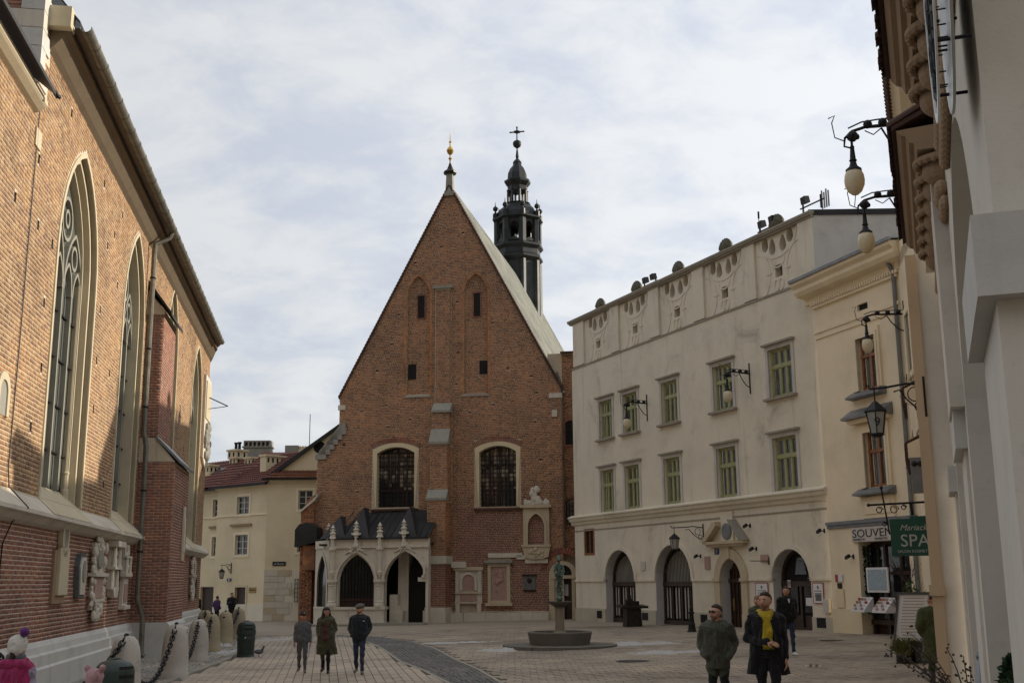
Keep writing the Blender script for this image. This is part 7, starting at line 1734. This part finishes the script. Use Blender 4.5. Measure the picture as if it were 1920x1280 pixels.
def fuse(name, caps, mats, voxel, smooth_it=4, extra=None, parent=None, solids=()):
    """grow one continuous skin over tapered limbs, then give every face the cloth of the limb it lies on"""
    v = []; f = []
    for p0, p1, r0, r1, mi in caps:
        a, b = capsule(p0, p1, r0, r1); o = len(v); v += a; f += [tuple(o+i for i in q) for q in b]
    for sv, sf, mi, segs in solids:
        o = len(v); v += [Vector(p) for p in sv]; f += [tuple(o+i for i in q) for q in sf]
    me = bpy.data.meshes.new('tmp'); me.from_pydata([tuple(p) for p in v], [], f); me.update()
    ob = bpy.data.objects.new('tmp', me); COL.objects.link(ob)
    md = ob.modifiers.new('r', 'REMESH'); md.mode = 'VOXEL'; md.voxel_size = voxel
    sm = ob.modifiers.new('s', 'SMOOTH'); sm.factor = .5; sm.iterations = smooth_it
    res = bpy.data.meshes.new_from_object(ob.evaluated_get(bpy.context.evaluated_depsgraph_get()))
    COL.objects.unlink(ob); bpy.data.objects.remove(ob); bpy.data.meshes.remove(me)
    m = len(res.vertices); q = np.empty(m*3); res.vertices.foreach_get('co', q); q = q.reshape(-1,3)   # soft creases in the cloth
    nn = np.empty(m*3); res.vertices.foreach_get('normal', nn); nn = nn.reshape(-1,3); s0 = len(v)*.37
    w = np.sin(21*q[:,2]+9*q[:,0]*np.sin(5*q[:,2]+s0)+s0)*np.sin(13*q[:,0]+7*q[:,2]+11*q[:,1]+s0)+.6*np.sin(37*q[:,2]-22*q[:,0]+17*q[:,1]+2*s0)*np.sin(9*q[:,1]+15*q[:,0])
    q += nn*(w*.0095*(q[:,2] < 1.43)*(q[:,2] > .12))[:,None]; res.vertices.foreach_set('co', q.ravel())
    n = len(res.polygons); c = np.empty(n*3); res.polygons.foreach_get('center', c); c = c.reshape(-1,3)
    best = np.full(n, 1e9); idx = np.zeros(n, int)
    allc = list(caps)
    for sv, sf, mi, segs in solids: allc += [(a, b, r, r2, mi) for a, b, r, r2 in segs]
    for p0, p1, r0, r1, mi in allc:
        a = np.array(p0, float); d = np.array(p1, float)-a; L = max(d@d, 1e-9); t = np.clip((c-a)@d/L, 0, 1)
        dist = np.linalg.norm(c-a-t[:,None]*d, axis=1)-(r0+(r1-r0)*t)
        w = dist < best; best[w] = dist[w]; idx[w] = mi
    base = n
    if extra is not None:
        bm = bmesh.new(); bm.from_mesh(res); off = len(bm.verts); vs = [bm.verts.new(p) for p in extra.v]
        for q, mi in zip(extra.f, extra.m):
            try: fc = bm.faces.new([vs[i] for i in q]); 
            except ValueError: pass
        bm.to_mesh(res); bm.free(); idx = np.concatenate([idx, np.array(extra.m, int)])[:len(res.polygons)]
    res.materials.clear()
    for m in mats: res.materials.append(m)
    res.polygons.foreach_set('material_index', idx.astype(np.int32)); res.polygons.foreach_set('use_smooth', [True]*len(res.polygons)); res.name = name; res.update()
    return link(name, res, parent)
def frustum(rings, n=20):
    v = []; f = []
    for z, cx_, cy_, rx_, ry_ in rings:
        for k in range(n): a = 2*PI*k/n; v.append((cx_+rx_*math.cos(a), cy_+ry_*math.sin(a), z))
    K = len(rings); f.append(tuple(range(n-1,-1,-1))); f.append(tuple((K-1)*n+k for k in range(n)))
    for j in range(K-1):
        for k in range(n): f.append((j*n+k,j*n+(k+1)%n,(j+1)*n+(k+1)%n,(j+1)*n+k))
    segs = []
    for (z,cx0,cy0,rx0,ry0),(z1,cx1,cy1,rx1,ry1) in zip(rings, rings[1:]):
        m0, m1 = min(rx0,ry0), min(rx1,ry1)
        for s in (-1,-.5,0,.5,1): segs.append(((cx0+s*(rx0-m0),cy0,z),(cx1+s*(rx1-m1),cy1,z1),m0,m1))
    return v, f, segs
def hand(mb, wrist, d, palm_n, s, mi, curl=.5, thumb_side=1):
    """palm, four jointed fingers of different length and a thumb off the side of the palm"""
    w = Vector(wrist); d = Vector(d).normalized(); pn = Vector(palm_n); pn = (pn-d*pn.dot(d)).normalized(); side = d.cross(pn)*thumb_side
    cpts = [w, w+d*.045*s, w+d*.09*s]
    for off in (-.024, -.008, .008, .024): mb.tube([p+side*off*s for p in cpts], [.013*s,.017*s,.014*s], 6, mi)
    for k, (off, L) in enumerate(((.03,.070),(.010,.080),(-.010,.075),(-.029,.058))):
        p = w+d*.09*s+side*off*s; dd = d.copy(); pts = [p]
        for j in range(3):
            dd = (dd+pn*curl*.55).normalized(); p = p+dd*L*s*(.45,.32,.23)[j]; pts.append(p)
        mb.tube(pts, [.0105*s,.0100*s,.009*s,.006*s], 6, mi)
    p = w+d*.03*s+side*.034*s; mb.tube([p, p+(d*.6+side*.7+pn*.2)*.034*s, p+(d*1.2+side*.75+pn*.5)*.052*s], [.013*s,.011*s,.007*s], 6, mi)
SHOE = plain('dark_leather', (.03,.025,.02), .5, 0, .3, 9, .1); HAIRD = plain('dark_brown_hair', (.035,.020,.013), .6, 0, .4, 30, .3); HAIRB = plain('black_hair', (.015,.012,.010), .6, 0, .4, 30, .3)
BEARD = plain('dark_stubble', (.23,.125,.085), .7, 0, .25, 40, .2); LIP = plain('lips', (.33,.13,.10), .5, 0, .1, 9, 0); EYE = plain('dark_eye', (.015,.012,.012), .3, 0, .1, 9, 0); EYEW = plain('eye_white', (.55,.52,.48), .3, 0, .1, 9, 0)
def person(label, x, y, face, h, top, legs, shoes=SHOE, pose='down', walk=0.0, yaw=0.0, thick=.0, hair=HAIRD, hairstyle='short', beard=None, coat=None, female=False, cap=None, extras=None, group=None, voxel=.017, gloves=None, seated=0, lean=0.0, show_hands=True):
    """faces -y at face=0; sizes for 1.75 m, then scaled"""
    t = thing('person', label, 'person', (x, y, g(x, y)+.03), R(face), group); t.scale = (h/1.75,)*3
    M_ = [top, legs, shoes, SKIN, beard or SKIN, EYE, EYEW, LIP, gloves or SKIN]
    T = thick; c = []; w = .9 if female else 1.0
    ly = lean
    # torso
    for s in (-1, 1):
        c += [((s*.085*w,.0,1.36),(s*.075*w,.01,1.13),.118+T,.108+T,0), ((s*.075*w,.01,1.13),(s*.075,.01,.98),.108+T,.115+T,0)]
        c += [((s*.02,.0,1.47),(s*.165*w,.01,1.405),.055+T*.5,.068+T,0)]
    c += [((0,-.02,1.35),(0,-.01,1.0),.12+T,.115+T,0)]
    # legs, mid-stride when walk is not 0
    k = walk
    for s in (-1, 1):
        st = k*s
        hip = Vector((s*.085,.01,.92)); knee = Vector((s*.09,-st*.16-.02,.50)); ank = Vector((s*.095,-st*.26+(.10 if st < 0 else 0)*1.0+.02,.085+(.05 if st < 0 else 0)))
        c += [(hip,knee,.098,.066,1),(knee,ank+Vector((0,0,.03)),.064,.05,1)]
        toe = ank+Vector((s*.02,-.165,-.045+(-.03 if st < 0 else 0)))
        c += [(ank+Vector((0,.03,-.035)),toe,.048,.038,2)]
    # arms
    P = {'down': ((.225,.03,1.14),(.235,-.03,.90)), 'swing': ((.225,.08,1.15),(.24,.02,.91)), 'pocket': ((.262,.10,1.165),(.175,-.09,.985)), 'bent': ((.25,.02,1.14),(.05,-.20,1.10)), 'phone': ((.23,-.02,1.15),(.12,-.22,1.20))}
    pl_, pr_ = (pose if isinstance(pose, tuple) else (pose, pose))        # (their right arm at -x, their left arm at +x)
    ex = MB()
    for s, pz in ((-1, pl_), (1, pr_)):
        e, wr = P[pz]; sh = Vector((s*.185*w,.01,1.40)); e = Vector((s*e[0]*w if pz != 'bent' else s*e[0], e[1], e[2])); wr = Vector((s*wr[0] if pz != 'bent' else s*(-wr[0]+.06), wr[1], wr[2]))
        c += [(sh,e,.064+T,.052+T*.9,0),(e,wr,.052+T*.9,.043+T*.7,0)]
        if pz != 'pocket' and show_hands:
            d = (wr-e).normalized(); hand(ex, wr+d*.02, d, Vector((-s,-.2,0)) if pz != 'bent' else Vector((0,.4,-1)), 1.08, 8, .55, 1 if s > 0 else -1)
    # neck and head, turned by yaw
    Y = Matrix.Rotation(R(yaw), 3, 'Z'); hc = Vector((0,.0,1.60))
    def H(p): return tuple(Y @ Vector(p) + Vector((0,-.01,0)))
    c += [((0,.015,1.44),H((0,.0,1.58)),.060,.056,3)]
    c += [(H((0,.022,1.655)),H((0,-.005,1.66)),.088,.083,3),(H((-.02,-.035,1.625)),H((.02,-.035,1.625)),.068,.068,3),(H((0,-.045,1.58)),H((0,-.062,1.555)),.055,.036,4)]
    c += [(H((-.035,-.06,1.585)),H((.035,-.06,1.585)),.032,.032,4),(H((0,-.098,1.645)),H((0,-.118,1.610)),.012,.017,3),(H((0,-.088,1.575)),H((0,-.090,1.570)),.022,.022,4)]
    for s in (-1, 1): c += [(H((s*.086,.012,1.645)),H((s*.088,.016,1.61)),.017,.011,3),(H((s*.018,-.088,1.668)),H((s*.05,-.078,1.668)),.012,.010,3)]
    for s in (-1, 1):
        ex.ball(H((s*.032,-.094,1.648)), (.014,.008,.008), 8, 6, 6); ex.ball(H((s*.032,-.100,1.648)), (.007,.005,.007), 6, 4, 5)
        ex.tube([H((s*.015,-.103,1.668)),H((s*.034,-.101,1.673)),H((s*.052,-.09,1.666))], [.004,.005,.003], 4, 5)
    ex.tube([H((-.024,-.098,1.578)),H((0,-.108,1.577)),H((.024,-.098,1.578))], [.004,.007,.004], 5, 7)
    solids = []
    if coat:
        v, f, sg = frustum(coat); solids.append((v, f, 0, sg))
    fuse('body', c, M_, voxel, 3, ex, t, solids)
    # hair
    def hairmesh(caps_, mat, nm='hair', vx=.014): fuse(nm, [(H(a),H(b),r0,r1,0) for a,b,r0,r1 in caps_], [mat], vx, 2, None, t)
    if hairstyle == 'short': hairmesh([((0,.03,1.68),(0,.012,1.70),.0905,.078),((-.066,.035,1.665),(.066,.035,1.665),.032,.032),((0,.07,1.63),(0,.075,1.585),.045,.035),((-.03,-.05,1.735),(.035,-.045,1.738),.018,.018)], hair)
    if hairstyle == 'long':
        hairmesh([((0,.03,1.68),(0,-.005,1.69),.098,.088)]+[q for s in (-1,1) for q in (((s*.06,.02,1.68),(s*.10,.0,1.50),.05,.045),((s*.10,.0,1.50),(s*.11,-.09,1.28),.045,.03))]+[((0,.08,1.64),(0,.11,1.36),.07,.06),((-.05,-.06,1.715),(.05,-.06,1.715),.025,.025)], hair)
    if hairstyle == 'bun': hairmesh([((0,.03,1.68),(0,-.01,1.695),.094,.083),((0,.10,1.62),(0,.105,1.55),.05,.04)], hair)
    if cap == 'flat':
        cm = plain('grey_tweed', (.10,.10,.085), .9, 0, .3, 60, .2); fuse('flat_cap', [(H((-.055,.03,1.725)),H((.055,.03,1.725)),.07,.07,0),(H((-.05,-.06,1.715)),H((.05,-.06,1.715)),.055,.055,0),(H((-.04,-.13,1.70)),H((.04,-.13,1.70)),.022,.022,0)], [cm], .013, 2, None, t)
    if cap == 'baseball':
        fuse('cap', [(H((0,.03,1.70)),H((0,-.01,1.705)),.102,.095,0),(H((-.05,-.10,1.695)),H((.05,-.10,1.695)),.02,.02,0),(H((-.035,-.15,1.688)),H((.035,-.15,1.688)),.016,.016,0)], [cloth('black_cap', (.012,.012,.013))], .013, 2, None, t)
        MB().ball(H((0,-.095,1.745)), (.022,.01,.014), 8, 5).build('cap_badge', [WHITEP], t)
    if extras: extras(t, H)
    return t
DKGREEN = cloth('olive_parka_cloth', (.060,.062,.035)); GREYC = cloth('grey_marl', (.115,.12,.13)); GREYT = cloth('grey_trousers', (.10,.10,.105)); NAVYJ = cloth('blue_black_jacket', (.018,.024,.030)); JEANS = cloth('dark_blue_denim', (.030,.042,.085), .3, 40)
BLACKC = cloth('black_wool', (.011,.011,.013)); BLACKT = cloth('black_trousers', (.011,.011,.012)); OLIVE = cloth('dark_olive_jacket', (.065,.068,.048)); MUST = cloth('mustard_yellow_scarf', (.44,.31,.018), .15, 40); MAROON = cloth('maroon_knit', (.085,.028,.025), .3, 60)
PINKJ = cloth('magenta_jacket', (.32,.025,.10)); CHECK = cloth('purple_check', (.28,.24,.32), .5, 18); PINKH = cloth('dusty_pink_fleece', (.42,.24,.25)); CREAMK = cloth('cream_knit', (.55,.52,.46), .1, 50); PURPLE = cloth('purple_pompom', (.10,.02,.14), .4, 60); BLUEJ = cloth('blue_patterned_jacket', (.08,.12,.25), .6, 20); GREYSH = plain('grey_trainers', (.14,.13,.12), .6, 0, .2, 9, .05)
WALKG = 'three people walking side by side'
def boy_x(t, H): MB().tube([(-.14,-.02,1.47),(0,-.10,1.44),(.14,-.02,1.47)], .03, 6).build('collar', [GREYC], t)
person('boy in grey clothes and a black cap, walking at the left of the trio', -5.50, 30.5, 8, 1.51, GREYC, GREYT, GREYSH, 'down', .5, 18, .0, cap='baseball', hairstyle=None, extras=boy_x)
def parka_x(t, H):
    v, f, sg = frustum([(.88,0,-.10,.105,.11),(1.1,0,-.075,.10,.10),(1.4,0,-.06,.075,.10)], 16)
    fuse('maroon_top', [], [MAROON], .016, 3, None, t, [(v, f, 0, sg)])
    fuse('hood', [((-.12,.07,1.46),(.12,.07,1.46),.07,.07,0),((-.12,.07,1.46),(-.10,-.06,1.40),.06,.04,0),((.12,.07,1.46),(.10,-.06,1.40),.06,.04,0)], [DKGREEN], .016, 2, None, t)
    MB().band([H((.0,0,0))[0:1]+(0,)]*0 or arc(-.033,1.648,.022,0,2*PI,12)[:-1], arc(-.033,1.648,.027,0,2*PI,12)[:-1], -.118,-.112,0,True).band(arc(.033,1.648,.022,0,2*PI,12)[:-1], arc(.033,1.648,.027,0,2*PI,12)[:-1], -.118,-.112,0,True).build('glasses', [INK], t, rot=(0,0,R(20)))
person('long-haired woman in an open olive parka over maroon, middle of the trio', -4.83, 30.1, 0, 1.63, DKGREEN, BLACKT, SHOE, 'pocket', .45, 22, .025, HAIRB, 'long', coat=[(.50,.03,.05,.30,.17),(.75,.01,.03,.265,.175),(1.0,0,.02,.235,.165),(1.2,0,.015,.215,.15)], female=True, extras=parka_x)
def jacket_x(t, H):
    fuse('collar', [((-.09,.05,1.48),(.09,.05,1.48),.05,.05,0),((-.09,.05,1.48),(-.06,-.06,1.45),.045,.035,0),((.09,.05,1.48),(.06,-.06,1.45),.045,.035,0)], [NAVYJ], .015, 2, None, t)
    MB().box(.10,.15,-.165,-.155,1.34,1.355).build('chest_badge', [WHITEP], t); MB().tube([(0,-.165,1.42),(0,-.172,1.2),(0,-.165,.93)], .006, 4).build('zip', [INK], t)
person('man in a flat cap, blue-black jacket and jeans, right of the trio', -3.88, 29.4, 0, 1.68, NAVYJ, JEANS, GREYSH, 'pocket', .4, -25, .022, HAIRD, None, BEARD, [(.90,0,.01,.185,.14),(1.1,0,.01,.18,.14)], cap='flat', extras=jacket_x)
def olive_x(t, H):
    fuse('hood', [((-.12,.07,1.46),(.12,.07,1.46),.075,.075,0),((-.12,.06,1.46),(-.09,-.07,1.44),.06,.045,0),((.12,.06,1.46),(.09,-.07,1.44),.06,.045,0)], [OLIVE], .015, 2, None, t)
    q = MB()
    for s in (-1,1): q.hexa([H(p) for p in ((s*.008,-.112,1.632),(s*.062,-.098,1.632),(s*.062,-.088,1.632),(s*.008,-.10,1.632),(s*.008,-.114,1.664),(s*.066,-.098,1.664),(s*.066,-.088,1.664),(s*.008,-.10,1.664))]).tube([H((s*.064,-.09,1.655)),H((s*.09,.01,1.65))], .005, 4)
    q.box(-.001,.001,0,.001,1.65,1.651).tube([H((-.012,-.113,1.656)),H((.012,-.113,1.656))], .005, 4); q.build('sunglasses', [INK], t)
    MB().tube([(0,-.172,1.42),(0,-.182,1.2),(0,-.175,.86)], .008, 4).build('zip_flap', [OLIVE], t)
person('man in sunglasses and a dark olive hooded jacket, hands in his pockets', 3.02, 17.5, -12, 1.67, OLIVE, BLACKT, SHOE, 'pocket', 0, -42, .028, HAIRD, 'short', BEARD, [(.80,0,.01,.19,.15),(.95,0,.01,.195,.15),(1.15,0,.01,.185,.145)], extras=olive_x, voxel=.013)
def scarf_x(t, H):
    fuse('scarf', [((-.075,.03,1.485),(.075,.03,1.485),.055,.055,0),((-.075,.03,1.485),(-.05,-.08,1.46),.055,.05,0),((.075,.03,1.485),(.05,-.08,1.46),.055,.05,0),((-.05,-.08,1.46),(.05,-.08,1.46),.05,.05,0)]+[((s*.032,-.13,1.42),(s*.04,-.185,1.06),.040,.034,0) for s in (-1,0,1)], [MUST], .012, 2, None, t)
    mb = MB()
    for i in range(9): x = -.07+i*.0175; mb.box(x,x+.008,-.20,-.19,1.005,1.04)
    mb.build('fringe', [MUST], t)['kind'] = 'stuff'
    # open coat skirts
    for s in (-1,1):
        v, f, sg = frustum([(.66,s*.20,.05,.10,.12),(.9,s*.16,.03,.09,.13),(1.15,s*.13,.0,.08,.12)], 12); fuse('coat_skirt', [], [BLACKC], .016, 2, None, t, [(v, f, 0, sg)])
    for s in (-1,1): MB().hexa([(s*.05,-.165,1.40),(s*.16,-.13,1.36),(s*.15,-.13,1.10),(s*.10,-.175,1.06),(s*.05,-.18,1.40),(s*.16,-.145,1.36),(s*.15,-.145,1.10),(s*.10,-.19,1.06)]).build('lapel', [BLACKC], t)
    MB().tube([(.25,-.05,.80),(.28,-.10,.68)], .012, 5).build('umbrella_tip', [INK], t)
person('man with a mustard yellow scarf and black overcoat, hand raised at his waist', 3.63, 16.9, -8, 1.83, BLACKC, BLACKT, SHOE, ('bent','down'), .25, -28, .018, HAIRD, 'short', BEARD, None, extras=scarf_x, voxel=.013)
def fleece_x(t, H): MB().hexa([(-.03,-.15,1.44),(.03,-.15,1.44),(.012,-.165,1.34),(-.012,-.165,1.34),(-.03,-.155,1.445),(.03,-.155,1.445),(.012,-.17,1.34),(-.012,-.17,1.34)]).build('white_shirt', [WHITEP], t); MB().box(.08,.13,-.16,-.152,1.33,1.345).build('chest_badge', [GREYP], t)
person('man in black fleece, jeans and white trainers before the right-hand arch', 7.4, 31.7, 10, 1.80, BLACKC, JEANS, WHITEP, ('down','pocket'), .3, -30, .03, HAIRD, 'short', None, [(.93,0,.01,.20,.15),(1.1,0,.01,.20,.15)], extras=fleece_x)
person('fair-haired person in dark green, mostly hidden behind the yellow-scarfed man', 5.72, 27.4, -35, 1.66, cloth('bottle_green_coat', (.04,.055,.03)), BLACKT, SHOE, 'pocket', 0, -10, .03, plain('fair_hair', (.25,.15,.08), .6, 0, .3, 30, .2), 'bun', None, [(.6,0,.02,.24,.17),(1.1,0,.01,.21,.15)], True)
person('person in a long dark green coat, half hidden by the peach pilaster', 7.49, 20.9, 165, 1.72, cloth('forest_green_coat', (.055,.065,.022)), GREYT, SHOE, 'pocket', .5, 30, .04, HAIRD, 'short', None, [(.55,0,.02,.27,.19),(.9,0,.02,.24,.18),(1.2,0,.01,.22,.16)])
def bobble_x(t, H):
    fuse('knitted_hat', [(H((0,.02,1.70)),H((0,-.01,1.71)),.125,.115,0),(H((0,.04,1.64)),H((0,.0,1.66)),.115,.11,0)], [CREAMK], .012, 2, None, t); MB().ball(H((-.085,.02,1.845)), .06, 14, 10).build('pompom', [PURPLE], t, smooth='all')
    fuse('hood', [((-.13,.09,1.46),(.13,.09,1.46),.06,.06,0),((-.12,.0,1.48),(.12,.0,1.48),.06,.06,0)], [PINKJ], .015, 2, None, t); fuse('neck_warmer', [((-.06,.02,1.53),(.06,.02,1.53),.075,.075,0)], [GREYC], .014, 2, None, t)
    for s in (-1,1): fuse('sleeve', [((s*.20,.01,1.37),(s*.245,.03,1.12),.075,.066,0)], [CHECK], .015, 2, None, t)
person('person in a magenta jacket and cream hat with a purple pompom', -5.62, 13.3, 172, 1.54, PINKJ, BLACKT, SHOE, 'down', 0, 0, .03, HAIRD, 'bun', None, [(.85,0,.01,.22,.16),(1.15,0,.01,.20,.15)], True, extras=bobble_x)
def bear_x(t, H):
    fuse('bear_hat', [(H((0,.02,1.69)),H((0,-.01,1.70)),.125,.115,0),(H((0,.03,1.62)),H((0,.0,1.62)),.11,.10,0),(H((-.105,.02,1.80)),H((-.11,.02,1.82)),.045,.045,0),(H((.105,.02,1.80)),H((.11,.02,1.82)),.045,.045,0)], [PINKH], .012, 2, None, t)
person('small child in a dusty pink bear-eared hat, beside the near green bin', -4.05, 11.4, 172, 1.24, BLUEJ, BLACKT, SHOE, 'down', 0, 0, .03, HAIRD, 'short', None, [(.85,0,.01,.22,.17),(1.15,0,.01,.20,.16)], True, extras=bear_x)
FG_ = None
person('person in dark clothes with reddish hair, far left of the distant trio by the basilica', -18.6, 68.5, 160, 1.72, BLACKC, BLACKT, SHOE, 'down', .2, 0, .03, plain('reddish_hair', (.18,.07,.03), .6, 0, .3, 30, .2), 'short', voxel=.025, show_hands=False)
person('person with a purple scarf and dark coat, middle of the distant trio by the basilica', -17.5, 68.8, 150, 1.62, cloth('purple_coat', (.06,.025,.09)), BLACKT, SHOE, 'pocket', 0, 0, .04, HAIRB, 'short', female=True, voxel=.025, show_hands=False)
person('tall person in black, right of the distant trio by the basilica', -16.6, 68.6, 30, 1.80, BLACKC, BLACKT, SHOE, 'phone', .2, 20, .03, HAIRB, 'short', voxel=.025, show_hands=False)
# bronze figure on the fountain: a thin hunched youth, chin on hand, one knee drawn up
cps = [((-.07,0,2.33),(.07,0,2.33),.08,.08,0),((0,.02,2.33),(0,.06,2.62),.085,.10,0),((-.09,.05,2.65),(.09,.05,2.65),.065,.065,0),((0,.02,2.70),(.0,-.03,2.80),.035,.035,0),((0,-.05,2.86),(0,-.09,2.83),.078,.06,0),((0,-.13,2.83),(0,-.145,2.81),.015,.015,0),
  ((-.07,.01,2.33),(-.09,-.19,2.40),.06,.048,0),((-.09,-.19,2.40),(-.06,-.12,2.12),.045,.03,0),((.07,.0,2.33),(.08,-.20,2.30),.06,.045,0),((.08,-.20,2.30),(.05,-.10,2.02),.042,.028,0),((-.06,-.12,2.12),(-.06,-.2,2.10),.028,.02,0),((.05,-.1,2.02),(.05,-.18,2.0),.028,.02,0),
  ((-.13,.05,2.64),(-.16,-.12,2.46),.042,.035,0),((-.16,-.12,2.46),(-.03,-.15,2.74),.033,.024,0),((.13,.05,2.64),(.17,-.06,2.42),.042,.035,0),((.17,-.06,2.42),(-.02,-.18,2.46),.033,.024,0),((0,.0,2.92),(0,.03,2.86),.07,.08,0),((0,.0,2.12),(0,.0,2.3),.09,.08,0)]
fuse('statue', cps, [BRONZE], .016, 2, None, Fo)
# drop helper copies nobody sees, and finish
for o in list(COL.objects):
    if o.type == 'MESH' and len(o.data.vertices) == 0: bpy.data.objects.remove(o)
